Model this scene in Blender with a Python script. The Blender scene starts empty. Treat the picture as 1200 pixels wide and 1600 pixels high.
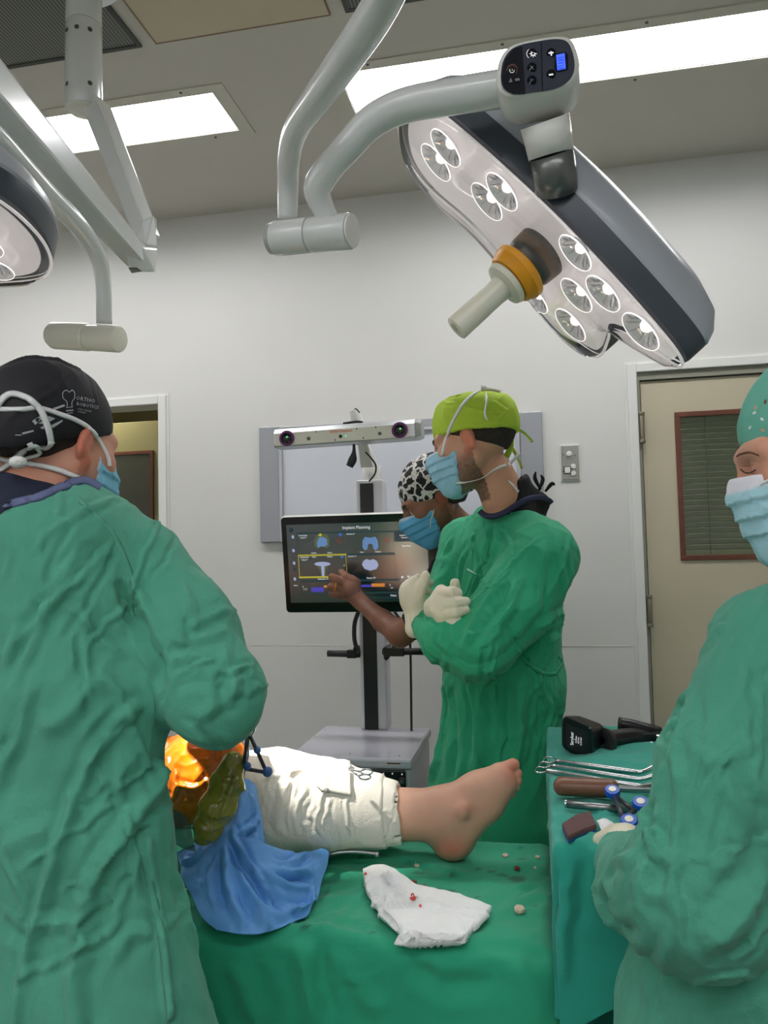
import bpy, bmesh, math, random
import numpy as np
from mathutils import Vector, Matrix
from mathutils.bvhtree import BVHTree
random.seed(7)
SC = bpy.context.scene
COL = SC.collection
# ------------------------------------------------------------------ camera, world, lights, exposure
FPX = 1200.0
YAW, PITCH, ROLL = math.atan(.2), math.radians(3.2), math.radians(1.29)
RM = (Matrix.Rotation(YAW, 3, 'Z') @ Matrix.Rotation(math.pi/2+PITCH, 3, 'X') @ Matrix.Rotation(-ROLL, 3, 'Z'))
CAM = Vector((0, 0, 1.42))
cd = bpy.data.cameras.new('camera'); co = bpy.data.objects.new('camera', cd); COL.objects.link(co)
cd.sensor_fit = 'VERTICAL'; cd.sensor_height = 36; cd.sensor_width = 27; cd.lens = 36*FPX/1600; cd.clip_start = .02
co.matrix_world = Matrix.Translation(CAM) @ RM.to_4x4()
SC.camera = co
w = bpy.data.worlds.new('world'); SC.world = w; w.use_nodes = True
w.node_tree.nodes['Background'].inputs[0].default_value = (.75, .8, .85, 1)
w.node_tree.nodes['Background'].inputs[1].default_value = .05
SC.view_settings.view_transform = 'Standard'; SC.view_settings.look = 'None'
SC.view_settings.exposure = 0.0; SC.view_settings.gamma = 1; SC.view_settings.use_curve_mapping = False
TROFFER_STRENGTH = 15.5        # ceiling light diffusers
SITE_SPOT = 400.0              # surgical lamp beam on the knee
H = 2.965; YW = 3.159
XL, XR, YB = -3.1, 2.6, -2.4

# ------------------------------------------------------------------ pixel helpers (1200x1600 frame -> world points)
def ray(x, y): return RM @ Vector(((x-600)/FPX, -(y-800)/FPX, -1))
def c(x, y, d): return CAM + ray(x, y)*d
def onz(x, y, z): r = ray(x, y); return CAM + r*((z-CAM.z)/r.z)
def ony(x, y, Y): r = ray(x, y); return CAM + r*((Y-CAM.y)/r.y)
def pxr(r, d): return r*d/FPX
def cdir(x, y, d): return (RM @ Vector((x, y, -d))).normalized()
RMN = np.array(RM); CN = np.array(CAM)
def topx(V):
    L = (V-CN) @ RMN
    return 600+FPX*L[:, 0]/-L[:, 2], 800-FPX*L[:, 1]/-L[:, 2], -L[:, 2]

# ------------------------------------------------------------------ materials
def lin(r, g, b): return tuple(((v/255)/12.92 if v/255 <= .04045 else ((v/255+.055)/1.055)**2.4) for v in (r, g, b))
MATS = {}
CR = []
def mat(name, col=(200, 200, 200), rough=.5, metal=0, emit=None, es=0, bump=0, bscale=200, var=0, vscale=4, attr=False, coat=0, alpha=1, sss=0, sheen=0, trans=0, aniso=None, spec=.5):
    m = bpy.data.materials.new(name); m.use_nodes = True
    nt = m.node_tree; b = nt.nodes['Principled BSDF']; N = nt.nodes.new; L = nt.links.new
    cc = lin(*col)+(1,)
    b.inputs['Base Color'].default_value = cc
    b.inputs['Roughness'].default_value = rough; b.inputs['Metallic'].default_value = metal
    b.inputs['Specular IOR Level'].default_value = spec
    b.inputs['Coat Weight'].default_value = coat; b.inputs['Coat Roughness'].default_value = .12
    b.inputs['Alpha'].default_value = alpha; b.inputs['Transmission Weight'].default_value = trans
    if sss:
        b.inputs['Subsurface Weight'].default_value = sss
        b.inputs['Subsurface Radius'].default_value = (.012, .005, .003); b.inputs['Subsurface Scale'].default_value = 1
    if sheen: b.inputs['Sheen Weight'].default_value = sheen; b.inputs['Sheen Roughness'].default_value = .5
    if emit: b.inputs['Emission Color'].default_value = lin(*emit)+(1,); b.inputs['Emission Strength'].default_value = es
    src = None
    if attr:
        a = N('ShaderNodeAttribute'); a.attribute_name = 'col'; src = a.outputs['Color']
        L(src, b.inputs['Base Color'])
    tc = N('ShaderNodeTexCoord')
    if var:
        n = N('ShaderNodeTexNoise'); n.inputs['Scale'].default_value = vscale; n.inputs['Detail'].default_value = 5
        L(tc.outputs['Object'], n.inputs['Vector'])
        r = N('ShaderNodeMapRange'); r.inputs['From Min'].default_value = .3; r.inputs['From Max'].default_value = .7
        r.inputs['To Min'].default_value = 1-var; r.inputs['To Max'].default_value = 1+var
        L(n.outputs['Fac'], r.inputs['Value'])
        mx = N('ShaderNodeMix'); mx.data_type = 'RGBA'; mx.blend_type = 'MULTIPLY'; mx.inputs['Factor'].default_value = 1
        if src: L(src, mx.inputs['A'])
        else: mx.inputs['A'].default_value = cc
        L(r.outputs['Result'], mx.inputs['B']); L(mx.outputs['Result'], b.inputs['Base Color'])
    if bump:
        n = N('ShaderNodeTexNoise'); n.inputs['Scale'].default_value = bscale; n.inputs['Detail'].default_value = 4
        L(tc.outputs['Object'], n.inputs['Vector'])
        bp = N('ShaderNodeBump'); bp.inputs['Strength'].default_value = bump; bp.inputs['Distance'].default_value = .004
        L(n.outputs['Fac'], bp.inputs['Height']); L(bp.outputs['Normal'], b.inputs['Normal'])
    if name in ('cloth_a', 'cloth_b', 'cloth_c', 'drape_table', 'drape_teal'):
        mp = N('ShaderNodeMapping'); mp.inputs['Scale'].default_value = (1, 1, .55); L(tc.outputs['Object'], mp.inputs['Vector'])
        wn = N('ShaderNodeTexNoise'); wn.noise_type = 'RIDGED_MULTIFRACTAL'; wn.inputs['Scale'].default_value = 11; wn.inputs['Detail'].default_value = 2.5; wn.inputs['Distortion'].default_value = .5
        L(mp.outputs['Vector'], wn.inputs['Vector'])
        b2 = N('ShaderNodeBump'); b2.inputs['Strength'].default_value = .8; b2.inputs['Distance'].default_value = .006
        L(wn.outputs['Fac'], b2.inputs['Height']); L(b2.outputs['Normal'], bp.inputs['Normal'])
    MATS[name] = m
    return m
mat('wall_paint', (214, 213, 209), .45, bump=.05, bscale=90, var=.02, vscale=2)
mat('ceiling_paint', (208, 202, 192), .7, bump=.05, bscale=60, var=.015)
mat('floor_vinyl', (120, 130, 128), .35, var=.06, vscale=12)
mat('trim_white', (222, 222, 218), .4)
mat('jamb_grey', (140, 138, 124), .5)
mat('door_beige', (190, 181, 156), .45, var=.02, vscale=3)
mat('beading_brown', (104, 58, 40), .45, var=.15, vscale=30)
mat('room_olive', (150, 146, 104), .6)
mat('dark_glass', (72, 74, 60), .12, spec=.6)
mat('blind_slat', (206, 210, 188), .5)
mat('blind_back', (22, 22, 18), .6)
mat('hinge_metal', (150, 142, 125), .35, metal=.8)
mat('grille_grey', (120, 122, 114), .5, metal=.3)
mat('grille_dark', (70, 72, 68), .6)
mat('panel_beige', (205, 190, 164), .6)
mat('panel_edge', (140, 110, 84), .6)
mat('light_frame', (205, 200, 186), .45)
mat('light_inner', (215, 222, 230), .3)
mat('diffuser', (255, 255, 255), .4, emit=(254, 252, 252), es=TROFFER_STRENGTH)
mat('screw_grey', (95, 95, 92), .4, metal=.7)
mat('board_white', (205, 208, 216), .12, coat=.4)
mat('board_grey', (158, 160, 166), .35, metal=.3)
mat('alu', (190, 192, 196), .3, metal=.7)
mat('plate_steel', (160, 160, 152), .4, metal=.6)
mat('plastic_white', (226, 226, 220), .3)
mat('plastic_cream', (232, 230, 216), .3, coat=.3)
mat('arm_white', (218, 221, 219), .22, coat=.5)
mat('arm_grey', (168, 170, 168), .3, coat=.3)
mat('neck_grey', (112, 114, 112), .25, metal=.5)
mat('lamp_shell', (165, 170, 178), .35, coat=.2)
mat('lamp_band', (62, 70, 80), .35)
mat('lamp_plate', (222, 218, 217), .25, metal=.15, emit=(255, 246, 244), es=.28)
mat('lens_rim', (250, 248, 245), .2, emit=(255, 250, 245), es=1.3)
mat('lens_dish', (200, 198, 198), .12, metal=.6, emit=(235, 232, 230), es=.22)
mat('lens_led', (255, 255, 250), .2, emit=(255, 250, 240), es=1.1)
mat('yellow_plastic', (232, 158, 22), .38)
mat('handle_white', (226, 224, 208), .35, sss=.2)
mat('black_plastic', (16, 17, 20), .35)
mat('black_matt', (20, 21, 24), .6)
mat('rubber', (34, 36, 38), .55)
mat('panel_black', (14, 16, 28), .55, spec=.15)
mat('panel_slate', (58, 62, 74), .55, spec=.15)
mat('blue_lcd', (20, 60, 255), .3, emit=(20, 70, 255), es=1.6)
mat('ink_white', (235, 235, 235), .5, emit=(235, 235, 235), es=.45)
mat('ink_grey', (120, 122, 125), .5)
mat('orange_ink', (232, 128, 72), .5)
mat('screen_glass', (4, 6, 8), .2, emit=(8, 40, 44), es=.4, spec=.8)
mat('bezel_black', (5, 7, 12), .14, coat=.3)
mat('cart_grey', (196, 196, 206), .22, coat=.3)
mat('column_white', (206, 206, 210), .35)
mat('scrub_navy', (28, 34, 58), .85, bump=.2, bscale=400)
mat('scrub_black', (18, 18, 20), .85, bump=.2, bscale=400)
mat('cloth_a', (76, 156, 132), .85, bump=.22, bscale=260, var=.05, vscale=9, sheen=.1)
mat('cloth_b', (38, 158, 114), .85, bump=.22, bscale=260, var=.05, vscale=9, sheen=.1)
mat('cloth_c', (70, 150, 126), .85, bump=.22, bscale=260, var=.06, vscale=8, sheen=.1)
mat('drape_table', (16, 128, 96), .85, bump=.2, bscale=260, attr=True, var=.04, vscale=6, sheen=.15)
mat('drape_teal', (30, 150, 132), .85, bump=.2, bscale=260, var=.05, vscale=6, sheen=.15)
mat('collar_navy', (52, 54, 84), .85, bump=.3, bscale=300)
mat('collar_lilac', (104, 112, 152), .85, bump=.3, bscale=300)
mat('skin', (200, 150, 125), .5, attr=True, sss=.15, bump=.08, bscale=260, var=.05, vscale=18)
mat('hair_dark', (50, 40, 35), .7, bump=.9, bscale=500, var=.4, vscale=60)
mat('lash', (28, 20, 18), .6)
mat('brow_brown', (104, 70, 54), .8)
mat('latex', (226, 220, 196), .42, sss=.15, bump=.08, bscale=120)
mat('mask_cloth', (140, 190, 214), .8, attr=True, bump=.15, bscale=300, sss=.1)
mat('tie_white', (232, 232, 232), .7, bump=.3, bscale=250, sss=.1)
mat('cap_black', (19, 19, 27), .7, bump=.15, bscale=300, var=.15, vscale=8)
mat('cap_green', (182, 212, 62), .8, bump=.2, bscale=300, var=.04, vscale=8)
mat('cap_teal', (104, 180, 160), .8, bump=.2, bscale=300)
mat('bandage', (232, 226, 214), .85, bump=.4, bscale=280, var=.02)
mat('gauze', (240, 240, 240), .85, bump=.5, bscale=260, sss=.1)
mat('film_orange', (214, 108, 10), .22, coat=.7, bump=.5, bscale=28, var=.35, vscale=14)
mat('film_olive', (132, 126, 32), .22, coat=.7, bump=.5, bscale=30, var=.2, vscale=20)
mat('film_clear', (70, 96, 98), .15, coat=.6, alpha=.55, bump=.6, bscale=30)
mat('drape_blue', (92, 152, 216), .6, bump=.15, bscale=180, var=.05, vscale=10)
mat('steel', (200, 202, 204), .18, metal=1)
mat('steel_dull', (150, 152, 154), .32, metal=1)
mat('wood_brown', (112, 72, 52), .4, var=.18, vscale=40)
mat('disc_blue', (18, 86, 200), .35)
mat('carbon', (48, 50, 58), .35)
mat('ball_blue', (56, 92, 150), .4)
mat('pad_brown', (96, 66, 66), .8, bump=.5, bscale=200)
mat('pad_blue', (24, 84, 140), .7)
mat('bone', (214, 190, 168), .45, var=.2, vscale=120)
mat('tissue', (120, 44, 34), .3, var=.3, vscale=200)
mat('lens_purple', (92, 30, 96), .3)
mat('lens_dark', (8, 14, 12), .08, coat=.6)
mat('led_green', (90, 255, 160), .3, emit=(90, 255, 160), es=1.2)
mat('print_silver', (176, 178, 184), .6)
mat('print_coral', (222, 160, 132), .7)

def node_grille(name, horizontal):
    m = MATS[name]; nt = m.node_tree; b = nt.nodes['Principled BSDF']
    tc = nt.nodes.new('ShaderNodeTexCoord'); wv = nt.nodes.new('ShaderNodeTexWave'); wv.inputs['Scale'].default_value = 30
    wv.bands_direction = 'X'
    nt.links.new(tc.outputs['Object'], wv.inputs['Vector'])
    r = nt.nodes.new('ShaderNodeValToRGB'); r.color_ramp.elements[0].color = (*lin(72, 74, 70), 1); r.color_ramp.elements[1].color = (*lin(134, 136, 128), 1)
    nt.links.new(wv.outputs['Fac'], r.inputs['Fac']); nt.links.new(r.outputs['Color'], b.inputs['Base Color'])
node_grille('grille_grey', False)
# printed surgeon cap: black petals and scribbles on white
m = mat('cap_print', (200, 198, 194), .8, bump=.2, bscale=300); nt = m.node_tree; b = nt.nodes['Principled BSDF']
tc = nt.nodes.new('ShaderNodeTexCoord')
nz = nt.nodes.new('ShaderNodeTexNoise'); nz.inputs['Scale'].default_value = 30; nt.links.new(tc.outputs['Object'], nz.inputs['Vector'])
mx = nt.nodes.new('ShaderNodeMix'); mx.data_type = 'VECTOR'; mx.inputs[0].default_value = .045
nt.links.new(tc.outputs['Object'], mx.inputs[4]); nt.links.new(nz.outputs['Color'], mx.inputs[5])
vo = nt.nodes.new('ShaderNodeTexVoronoi'); vo.feature = 'DISTANCE_TO_EDGE'; vo.inputs['Scale'].default_value = 34
nt.links.new(mx.outputs[1], vo.inputs['Vector'])
n2 = nt.nodes.new('ShaderNodeTexNoise'); n2.inputs['Scale'].default_value = 120; n2.inputs['Detail'].default_value = 6
nt.links.new(tc.outputs['Object'], n2.inputs['Vector'])
ad = nt.nodes.new('ShaderNodeMath'); ad.operation = 'MULTIPLY_ADD'; ad.inputs[1].default_value = .26; 
nt.links.new(n2.outputs['Fac'], ad.inputs[0]); nt.links.new(vo.outputs['Distance'], ad.inputs[2])
r = nt.nodes.new('ShaderNodeValToRGB'); r.color_ramp.interpolation = 'CONSTANT'
r.color_ramp.elements[0].color = (*lin(212, 208, 204), 1); r.color_ramp.elements[0].position = 0
r.color_ramp.elements[1].color = (*lin(24, 22, 24), 1); r.color_ramp.elements[1].position = .235
nt.links.new(ad.outputs[0], r.inputs['Fac']); nt.links.new(r.outputs['Color'], b.inputs['Base Color'])
MATS['screen_glass'].node_tree.nodes['Principled BSDF'].inputs['IOR'].default_value = 2.2
# clear cover of the surgical lamps
m = bpy.data.materials.new('clear_cover'); m.use_nodes = True; nt = m.node_tree
for n in list(nt.nodes):
    if n.type == 'BSDF_PRINCIPLED': nt.nodes.remove(n)
out = [n for n in nt.nodes if n.type == 'OUTPUT_MATERIAL'][0]
t = nt.nodes.new('ShaderNodeBsdfTransparent'); t.inputs[0].default_value = (.93, .93, .93, 1)
g = nt.nodes.new('ShaderNodeBsdfGlossy'); g.inputs['Roughness'].default_value = .06
fr = nt.nodes.new('ShaderNodeFresnel'); fr.inputs[0].default_value = 1.45
ms = nt.nodes.new('ShaderNodeMixShader')
nt.links.new(fr.outputs[0], ms.inputs[0]); nt.links.new(t.outputs[0], ms.inputs[1]); nt.links.new(g.outputs[0], ms.inputs[2]); nt.links.new(ms.outputs[0], out.inputs[0])
MATS['clear_cover'] = m

# ------------------------------------------------------------------ mesh helpers
def link(name, me, mt=None, parent=None, smooth=False):
    o = bpy.data.objects.new(name, me); COL.objects.link(o)
    if mt: me.materials.append(MATS[mt])
    if smooth: me.shade_smooth()
    if parent: o.parent = parent
    return o
def tag(o, label=None, cat=None, group=None, kind=None):
    if label: o['label'] = label
    if cat: o['category'] = cat
    if group: o['group'] = group
    if kind: o['kind'] = kind
    return o
def thing(name, loc, label, cat, group=None):
    o = bpy.data.objects.new(name, None); COL.objects.link(o); o.location = loc; o.empty_display_size = .05
    return tag(o, label, cat, group)
def base(parent): return np.array(parent['_b']) if parent is not None and '_b' in parent else (np.array(parent.location) if parent is not None else np.zeros(3))
def worldloc(parent):
    v = Vector((0, 0, 0)); p = parent
    while p is not None: v += p.location; p = p.parent
    return v
def mk(name, V, Fq, mt, parent=None, smooth=True, col=None, origin=None):
    """V world coords (n,3); Fq (m,k) int array or list of faces"""
    V = np.asarray(V, dtype=np.float64)
    off = np.array(worldloc(parent)) if parent is not None else (np.array(origin) if origin is not None else np.zeros(3))
    me = bpy.data.meshes.new(name)
    if isinstance(Fq, np.ndarray):
        me.vertices.add(len(V)); me.vertices.foreach_set('co', (V-off).ravel().astype(np.float32))
        k = Fq.shape[1]; me.loops.add(Fq.size); me.loops.foreach_set('vertex_index', Fq.ravel().astype(np.int32))
        me.polygons.add(len(Fq)); me.polygons.foreach_set('loop_start', np.arange(0, Fq.size, k, dtype=np.int32))
        me.update(calc_edges=True); me.validate()
    else:
        me.from_pydata([tuple(v) for v in (V-off)], [], Fq); me.update()
    if col is not None:
        a = me.color_attributes.new('col', 'FLOAT_COLOR', 'POINT')
        a.data.foreach_set('color', np.concatenate([np.asarray(col), np.ones((len(V), 1))], 1).ravel().astype(np.float32))
    o = link(name, me, mt, parent, smooth)
    if parent is None and origin is not None: o.location = origin
    return o
def from_bm(name, bm, mt, parent=None, smooth=False, origin=None):
    bmesh.ops.recalc_face_normals(bm, faces=bm.faces)
    off = worldloc(parent) if parent is not None else Vector(origin or (0, 0, 0))
    bmesh.ops.translate(bm, verts=bm.verts, vec=-off)
    me = bpy.data.meshes.new(name); bm.to_mesh(me); bm.free()
    o = link(name, me, mt, parent, smooth)
    if parent is None and origin is not None: o.location = origin
    return o
def bm_box(bm, a, b, bev=0, M=None):
    a, b = Vector(a), Vector(b); ce = (a+b)/2; s = b-a
    r = bmesh.ops.create_cube(bm, size=1, matrix=(M or Matrix.Identity(4)) @ Matrix.Translation(ce) @ Matrix.Diagonal((abs(s.x), abs(s.y), abs(s.z), 1)))
    if bev:
        es = list({e for v in r['verts'] for e in v.link_edges})
        bmesh.ops.bevel(bm, geom=es, offset=bev, segments=2, profile=.5, affect='EDGES')
def box(name, a, b, mt, parent=None, bev=0, M=None):
    bm = bmesh.new(); bm_box(bm, a, b, bev, M)
    return from_bm(name, bm, mt, parent)
def struct(name, bm, mt, parent=None):
    o = from_bm(name, bm, mt, parent)
    if parent is None: o['kind'] = 'structure'
    return o
def hull(name, pts, mt, parent=None, bev=.003, origin=None, smooth=False):
    bm = bmesh.new()
    for p in pts: bm.verts.new(p)
    r = bmesh.ops.convex_hull(bm, input=bm.verts)
    bmesh.ops.delete(bm, geom=[g for g in r['geom_interior'] if isinstance(g, bmesh.types.BMVert)], context='VERTS')
    bmesh.ops.dissolve_limit(bm, angle_limit=math.radians(4), verts=bm.verts, edges=bm.edges)
    if bev: bmesh.ops.bevel(bm, geom=list(bm.edges), offset=bev, segments=2, profile=.6, affect='EDGES')
    return from_bm(name, bm, mt, parent, origin=origin, smooth=smooth)
def cr(P, n):
    """Catmull-Rom through rows of P"""
    P = np.asarray(P, float)
    if len(P) == 2: return P[0]+(P[1]-P[0])*np.linspace(0, 1, n*1+1)[:, None]
    Q = np.vstack([2*P[0]-P[1], P, 2*P[-1]-P[-2]]); out = []
    for i in range(1, len(Q)-2):
        for k in range(n):
            t = k/n
            out.append(.5*((2*Q[i])+(-Q[i-1]+Q[i+1])*t+(2*Q[i-1]-5*Q[i]+4*Q[i+1]-Q[i+2])*t*t+(-Q[i-1]+3*Q[i]-3*Q[i+1]+Q[i+2])*t**3))
    out.append(P[-1]); return np.array(out)
def tube_vf(pts, rad, seg=16, sub=6, smooth=True, flat=None):
    pts = [tuple(p) for p in pts]
    if not hasattr(rad, '__len__'): rad = [rad]*len(pts)
    A = np.array([list(p)+[r] for p, r in zip(pts, rad)])
    if smooth and len(pts) > 2: A = cr(A, sub)
    P, R = A[:, :3], A[:, 3]
    T = np.gradient(P, axis=0); T /= np.linalg.norm(T, axis=1)[:, None]+1e-12
    ref = np.array([0, 0, 1.]) if abs(T[0][2]) < .9 else np.array([1., 0, 0])
    n = np.cross(T[0], ref); n /= np.linalg.norm(n)
    V = []; 
    an = np.linspace(0, 2*np.pi, seg, endpoint=False)
    for i in range(len(P)):
        n = n-T[i]*np.dot(n, T[i]); n /= np.linalg.norm(n)+1e-12
        bb = np.cross(T[i], n)
        V.append(P[i]+R[i]*(np.cos(an)[:, None]*n+np.sin(an)[:, None]*bb))
    V = np.vstack(V); F = []
    for i in range(len(P)-1):
        for j in range(seg):
            a = i*seg+j; b2 = i*seg+(j+1) % seg
            F.append((a, b2, b2+seg, a+seg))
    F.append(tuple(range(seg))[::-1]); F.append(tuple(range((len(P)-1)*seg, len(P)*seg)))
    return V, F
def tube(name, pts, rad, mt, parent=None, seg=16, sub=6, smooth=True, origin=None):
    V, F = tube_vf(pts, rad, seg, sub, smooth)
    o = mk(name, V, F, mt, parent, True, origin=origin)
    for p in o.data.polygons[-2:]: p.use_smooth = False
    return o
def tubes(name, lst, mt, parent=None, seg=12, sub=6, smooth=True, origin=None):
    VV, FF, n = [], [], 0
    for pts, rad in lst:
        V, F = tube_vf(pts, rad, seg, sub, smooth)
        VV.append(V); FF += [tuple(i+n for i in f) for f in F]; n += len(V)
    return mk(name, np.vstack(VV), FF, mt, parent, True, origin=origin)
def cylinder(name, a, b, r, mt, parent=None, bev=.004, seg=32, r2=None, origin=None):
    a, b = Vector(a), Vector(b); d = (b-a).normalized(); L = (b-a).length; r2 = r if r2 is None else r2
    prof = [(0, 0), (0, r-bev), (bev*.3, r-bev*.3), (bev, r), (L-bev, r2), (L-bev*.3, r2-bev*.3), (L, r2-bev), (L, 0)]
    return lathe(name, a, d, prof, mt, parent, seg, origin)
def lathe(name, a, d, prof, mt, parent=None, seg=32, origin=None):
    a = Vector(a); d = Vector(d).normalized(); q = d.to_track_quat('Z', 'Y').to_matrix()
    V = []; F = []
    for (z, r) in prof:
        for j in range(seg):
            t = 2*math.pi*j/seg; V.append(a+q @ Vector((max(r, 1e-5)*math.cos(t), max(r, 1e-5)*math.sin(t), z)))
    for i in range(len(prof)-1):
        for j in range(seg):
            k = (j+1) % seg; F.append((i*seg+j, i*seg+k, (i+1)*seg+k, (i+1)*seg+j))
    o = mk(name, np.array([tuple(v) for v in V]), F, mt, parent, True, origin=origin)
    o.data.set_sharp_from_angle(angle=math.radians(40))
    return o
def sphere(name, p, r, mt, parent=None, scale=(1, 1, 1)):
    bm = bmesh.new(); bmesh.ops.create_uvsphere(bm, u_segments=20, v_segments=12, radius=r, matrix=Matrix.Translation(p) @ Matrix.Diagonal((*scale, 1)))
    return from_bm(name, bm, mt, parent, smooth=True)
def text(name, s, M, size, mt, parent=None, ext=.0003, bold=0):
    cu = bpy.data.curves.new(name, 'FONT'); cu.body = s; cu.size = size; cu.extrude = ext; cu.align_x = 'CENTER'; cu.align_y = 'CENTER'; cu.resolution_u = 3
    cu.offset = bold
    o = bpy.data.objects.new(name, cu); COL.objects.link(o)
    me = bpy.data.meshes.new_from_object(o); COL.objects.unlink(o); bpy.data.objects.remove(o)
    T = M.copy()
    if parent is not None: T = Matrix.Translation(-worldloc(parent)) @ M
    me.transform(T)
    return link(name, me, mt, parent)
def frameM(o, x, y):
    x = Vector(x).normalized(); y = Vector(y); z = x.cross(y).normalized(); y = z.cross(x)
    return Matrix(((x.x, y.x, z.x, o[0]), (x.y, y.y, z.y, o[1]), (x.z, y.z, z.z, o[2]), (0, 0, 0, 1)))
def copy_tree(o, parent=None):
    q = o.copy(); COL.objects.link(q); q.parent = parent
    for ch in list(o.children): copy_tree(ch, q)
    return q

# ------------------------------------------------------------------ noise
_rs = np.random.RandomState(3); _pt = _rs.permutation(256); _pt = np.concatenate([_pt, _pt, _pt]); _gr = _rs.normal(size=(256, 3)); _gr /= np.linalg.norm(_gr, axis=1)[:, None]
def pn(P):
    I = np.floor(P).astype(int); f = P-I; I &= 255; u = f*f*f*(f*(f*6-15)+10); r = 0
    for dx in (0, 1):
        wx = u[:, 0] if dx else 1-u[:, 0]
        for dy in (0, 1):
            wy = u[:, 1] if dy else 1-u[:, 1]
            for dz in (0, 1):
                wz = u[:, 2] if dz else 1-u[:, 2]
                h = _pt[_pt[_pt[(I[:, 0]+dx) & 255]+((I[:, 1]+dy) & 255)]+((I[:, 2]+dz) & 255)]
                g = _gr[h]
                r = r+wx*wy*wz*(g[:, 0]*(f[:, 0]-dx)+g[:, 1]*(f[:, 1]-dy)+g[:, 2]*(f[:, 2]-dz))
    return r
def ridge(P, p=3): return np.clip(1-2.2*np.abs(pn(P)), 0, 1)**p
def warp(P, f=4, a=.06): return P+a*np.stack([pn(P*f+7), pn(P*f+31), pn(P*f+77)], 1)

# ------------------------------------------------------------------ signed distance modelling
def A(v): return np.array(v, dtype=float)
def cone(a, b, ra, rb):
    a, b = A(a), A(b); ba = b-a; L2 = ba @ ba+1e-12
    def f(P):
        pa = P-a; h = np.clip(pa @ ba/L2, 0, 1)
        return np.linalg.norm(pa-h[:, None]*ba, axis=1)-(ra+(rb-ra)*h)
    return f
def ecap(a, b, ra, rb, U):
    a, b, U = A(a), A(b), A(U); ba = b-a; L2 = ba @ ba+1e-12; Ax = ba/math.sqrt(L2); U = U-Ax*(U @ Ax); U /= np.linalg.norm(U); Vv = np.cross(Ax, U)
    def f(P):
        pa = P-a; h = np.clip(pa @ ba/L2, 0, 1); q = pa-h[:, None]*ba
        ru = ra[0]+(rb[0]-ra[0])*h; rv = ra[1]+(rb[1]-ra[1])*h; rz = np.minimum(ru, rv)*.8
        k = np.sqrt((q @ U/ru)**2+(q @ Vv/rv)**2+(q @ Ax/rz)**2)+1e-6
        l = np.linalg.norm(q, axis=1)
        return np.where(k > .05, l*(1-1/k), -np.minimum(ru, rv))
    return f
def ell(p, r, M=None):
    p, r = A(p), A(r)
    def f(P):
        q = P-p
        if M is not None: q = q @ M
        k = np.linalg.norm(q/r, axis=1)+1e-6; l = np.linalg.norm(q, axis=1)
        return np.where(k > .05, l*(1-1/k), -r.min())
    return f
def plane(p, n):
    p, n = A(p), A(n); n = n/np.linalg.norm(n)
    return lambda P: (P-p) @ n
class S:
    def __init__(s): s.o = []
    def add(s, f, k=.02): s.o.append((0, f, k)); return s
    def sub(s, f, k=.01): s.o.append((1, f, k)); return s
    def cut(s, f, k=0): s.o.append((2, f, k)); return s
    def __call__(s, P):
        d = None
        for t, f, k in s.o:
            e = f(P)
            if d is None: d = e; continue
            if t == 0:
                if k: h = np.clip(.5+.5*(e-d)/k, 0, 1); d = e*(1-h)+d*h-k*h*(1-h)
                else: d = np.minimum(d, e)
            else:
                if t == 1: e = -e
                if k: h = np.clip(.5-.5*(e-d)/k, 0, 1); d = e*(1-h)+d*h+k*h*(1-h)
                else: d = np.maximum(d, e)
        return d
def xform(f, M):
    """f in local coords, M local->world (rigid)"""
    Mi = np.array(M.inverted())
    return lambda P: f(P @ Mi[:3, :3].T+Mi[:3, 3])
def axis(lo, hi, step, fine=()):
    xs = [lo]
    while xs[-1] < hi:
        x = xs[-1]; st = step
        for (a, b, s) in fine:
            if a-1e-6 <= x < b: st = min(st, s)
            elif x < a < x+st: st = max(a-x, s)
        xs.append(x+st)
    return np.array(xs)
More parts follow.
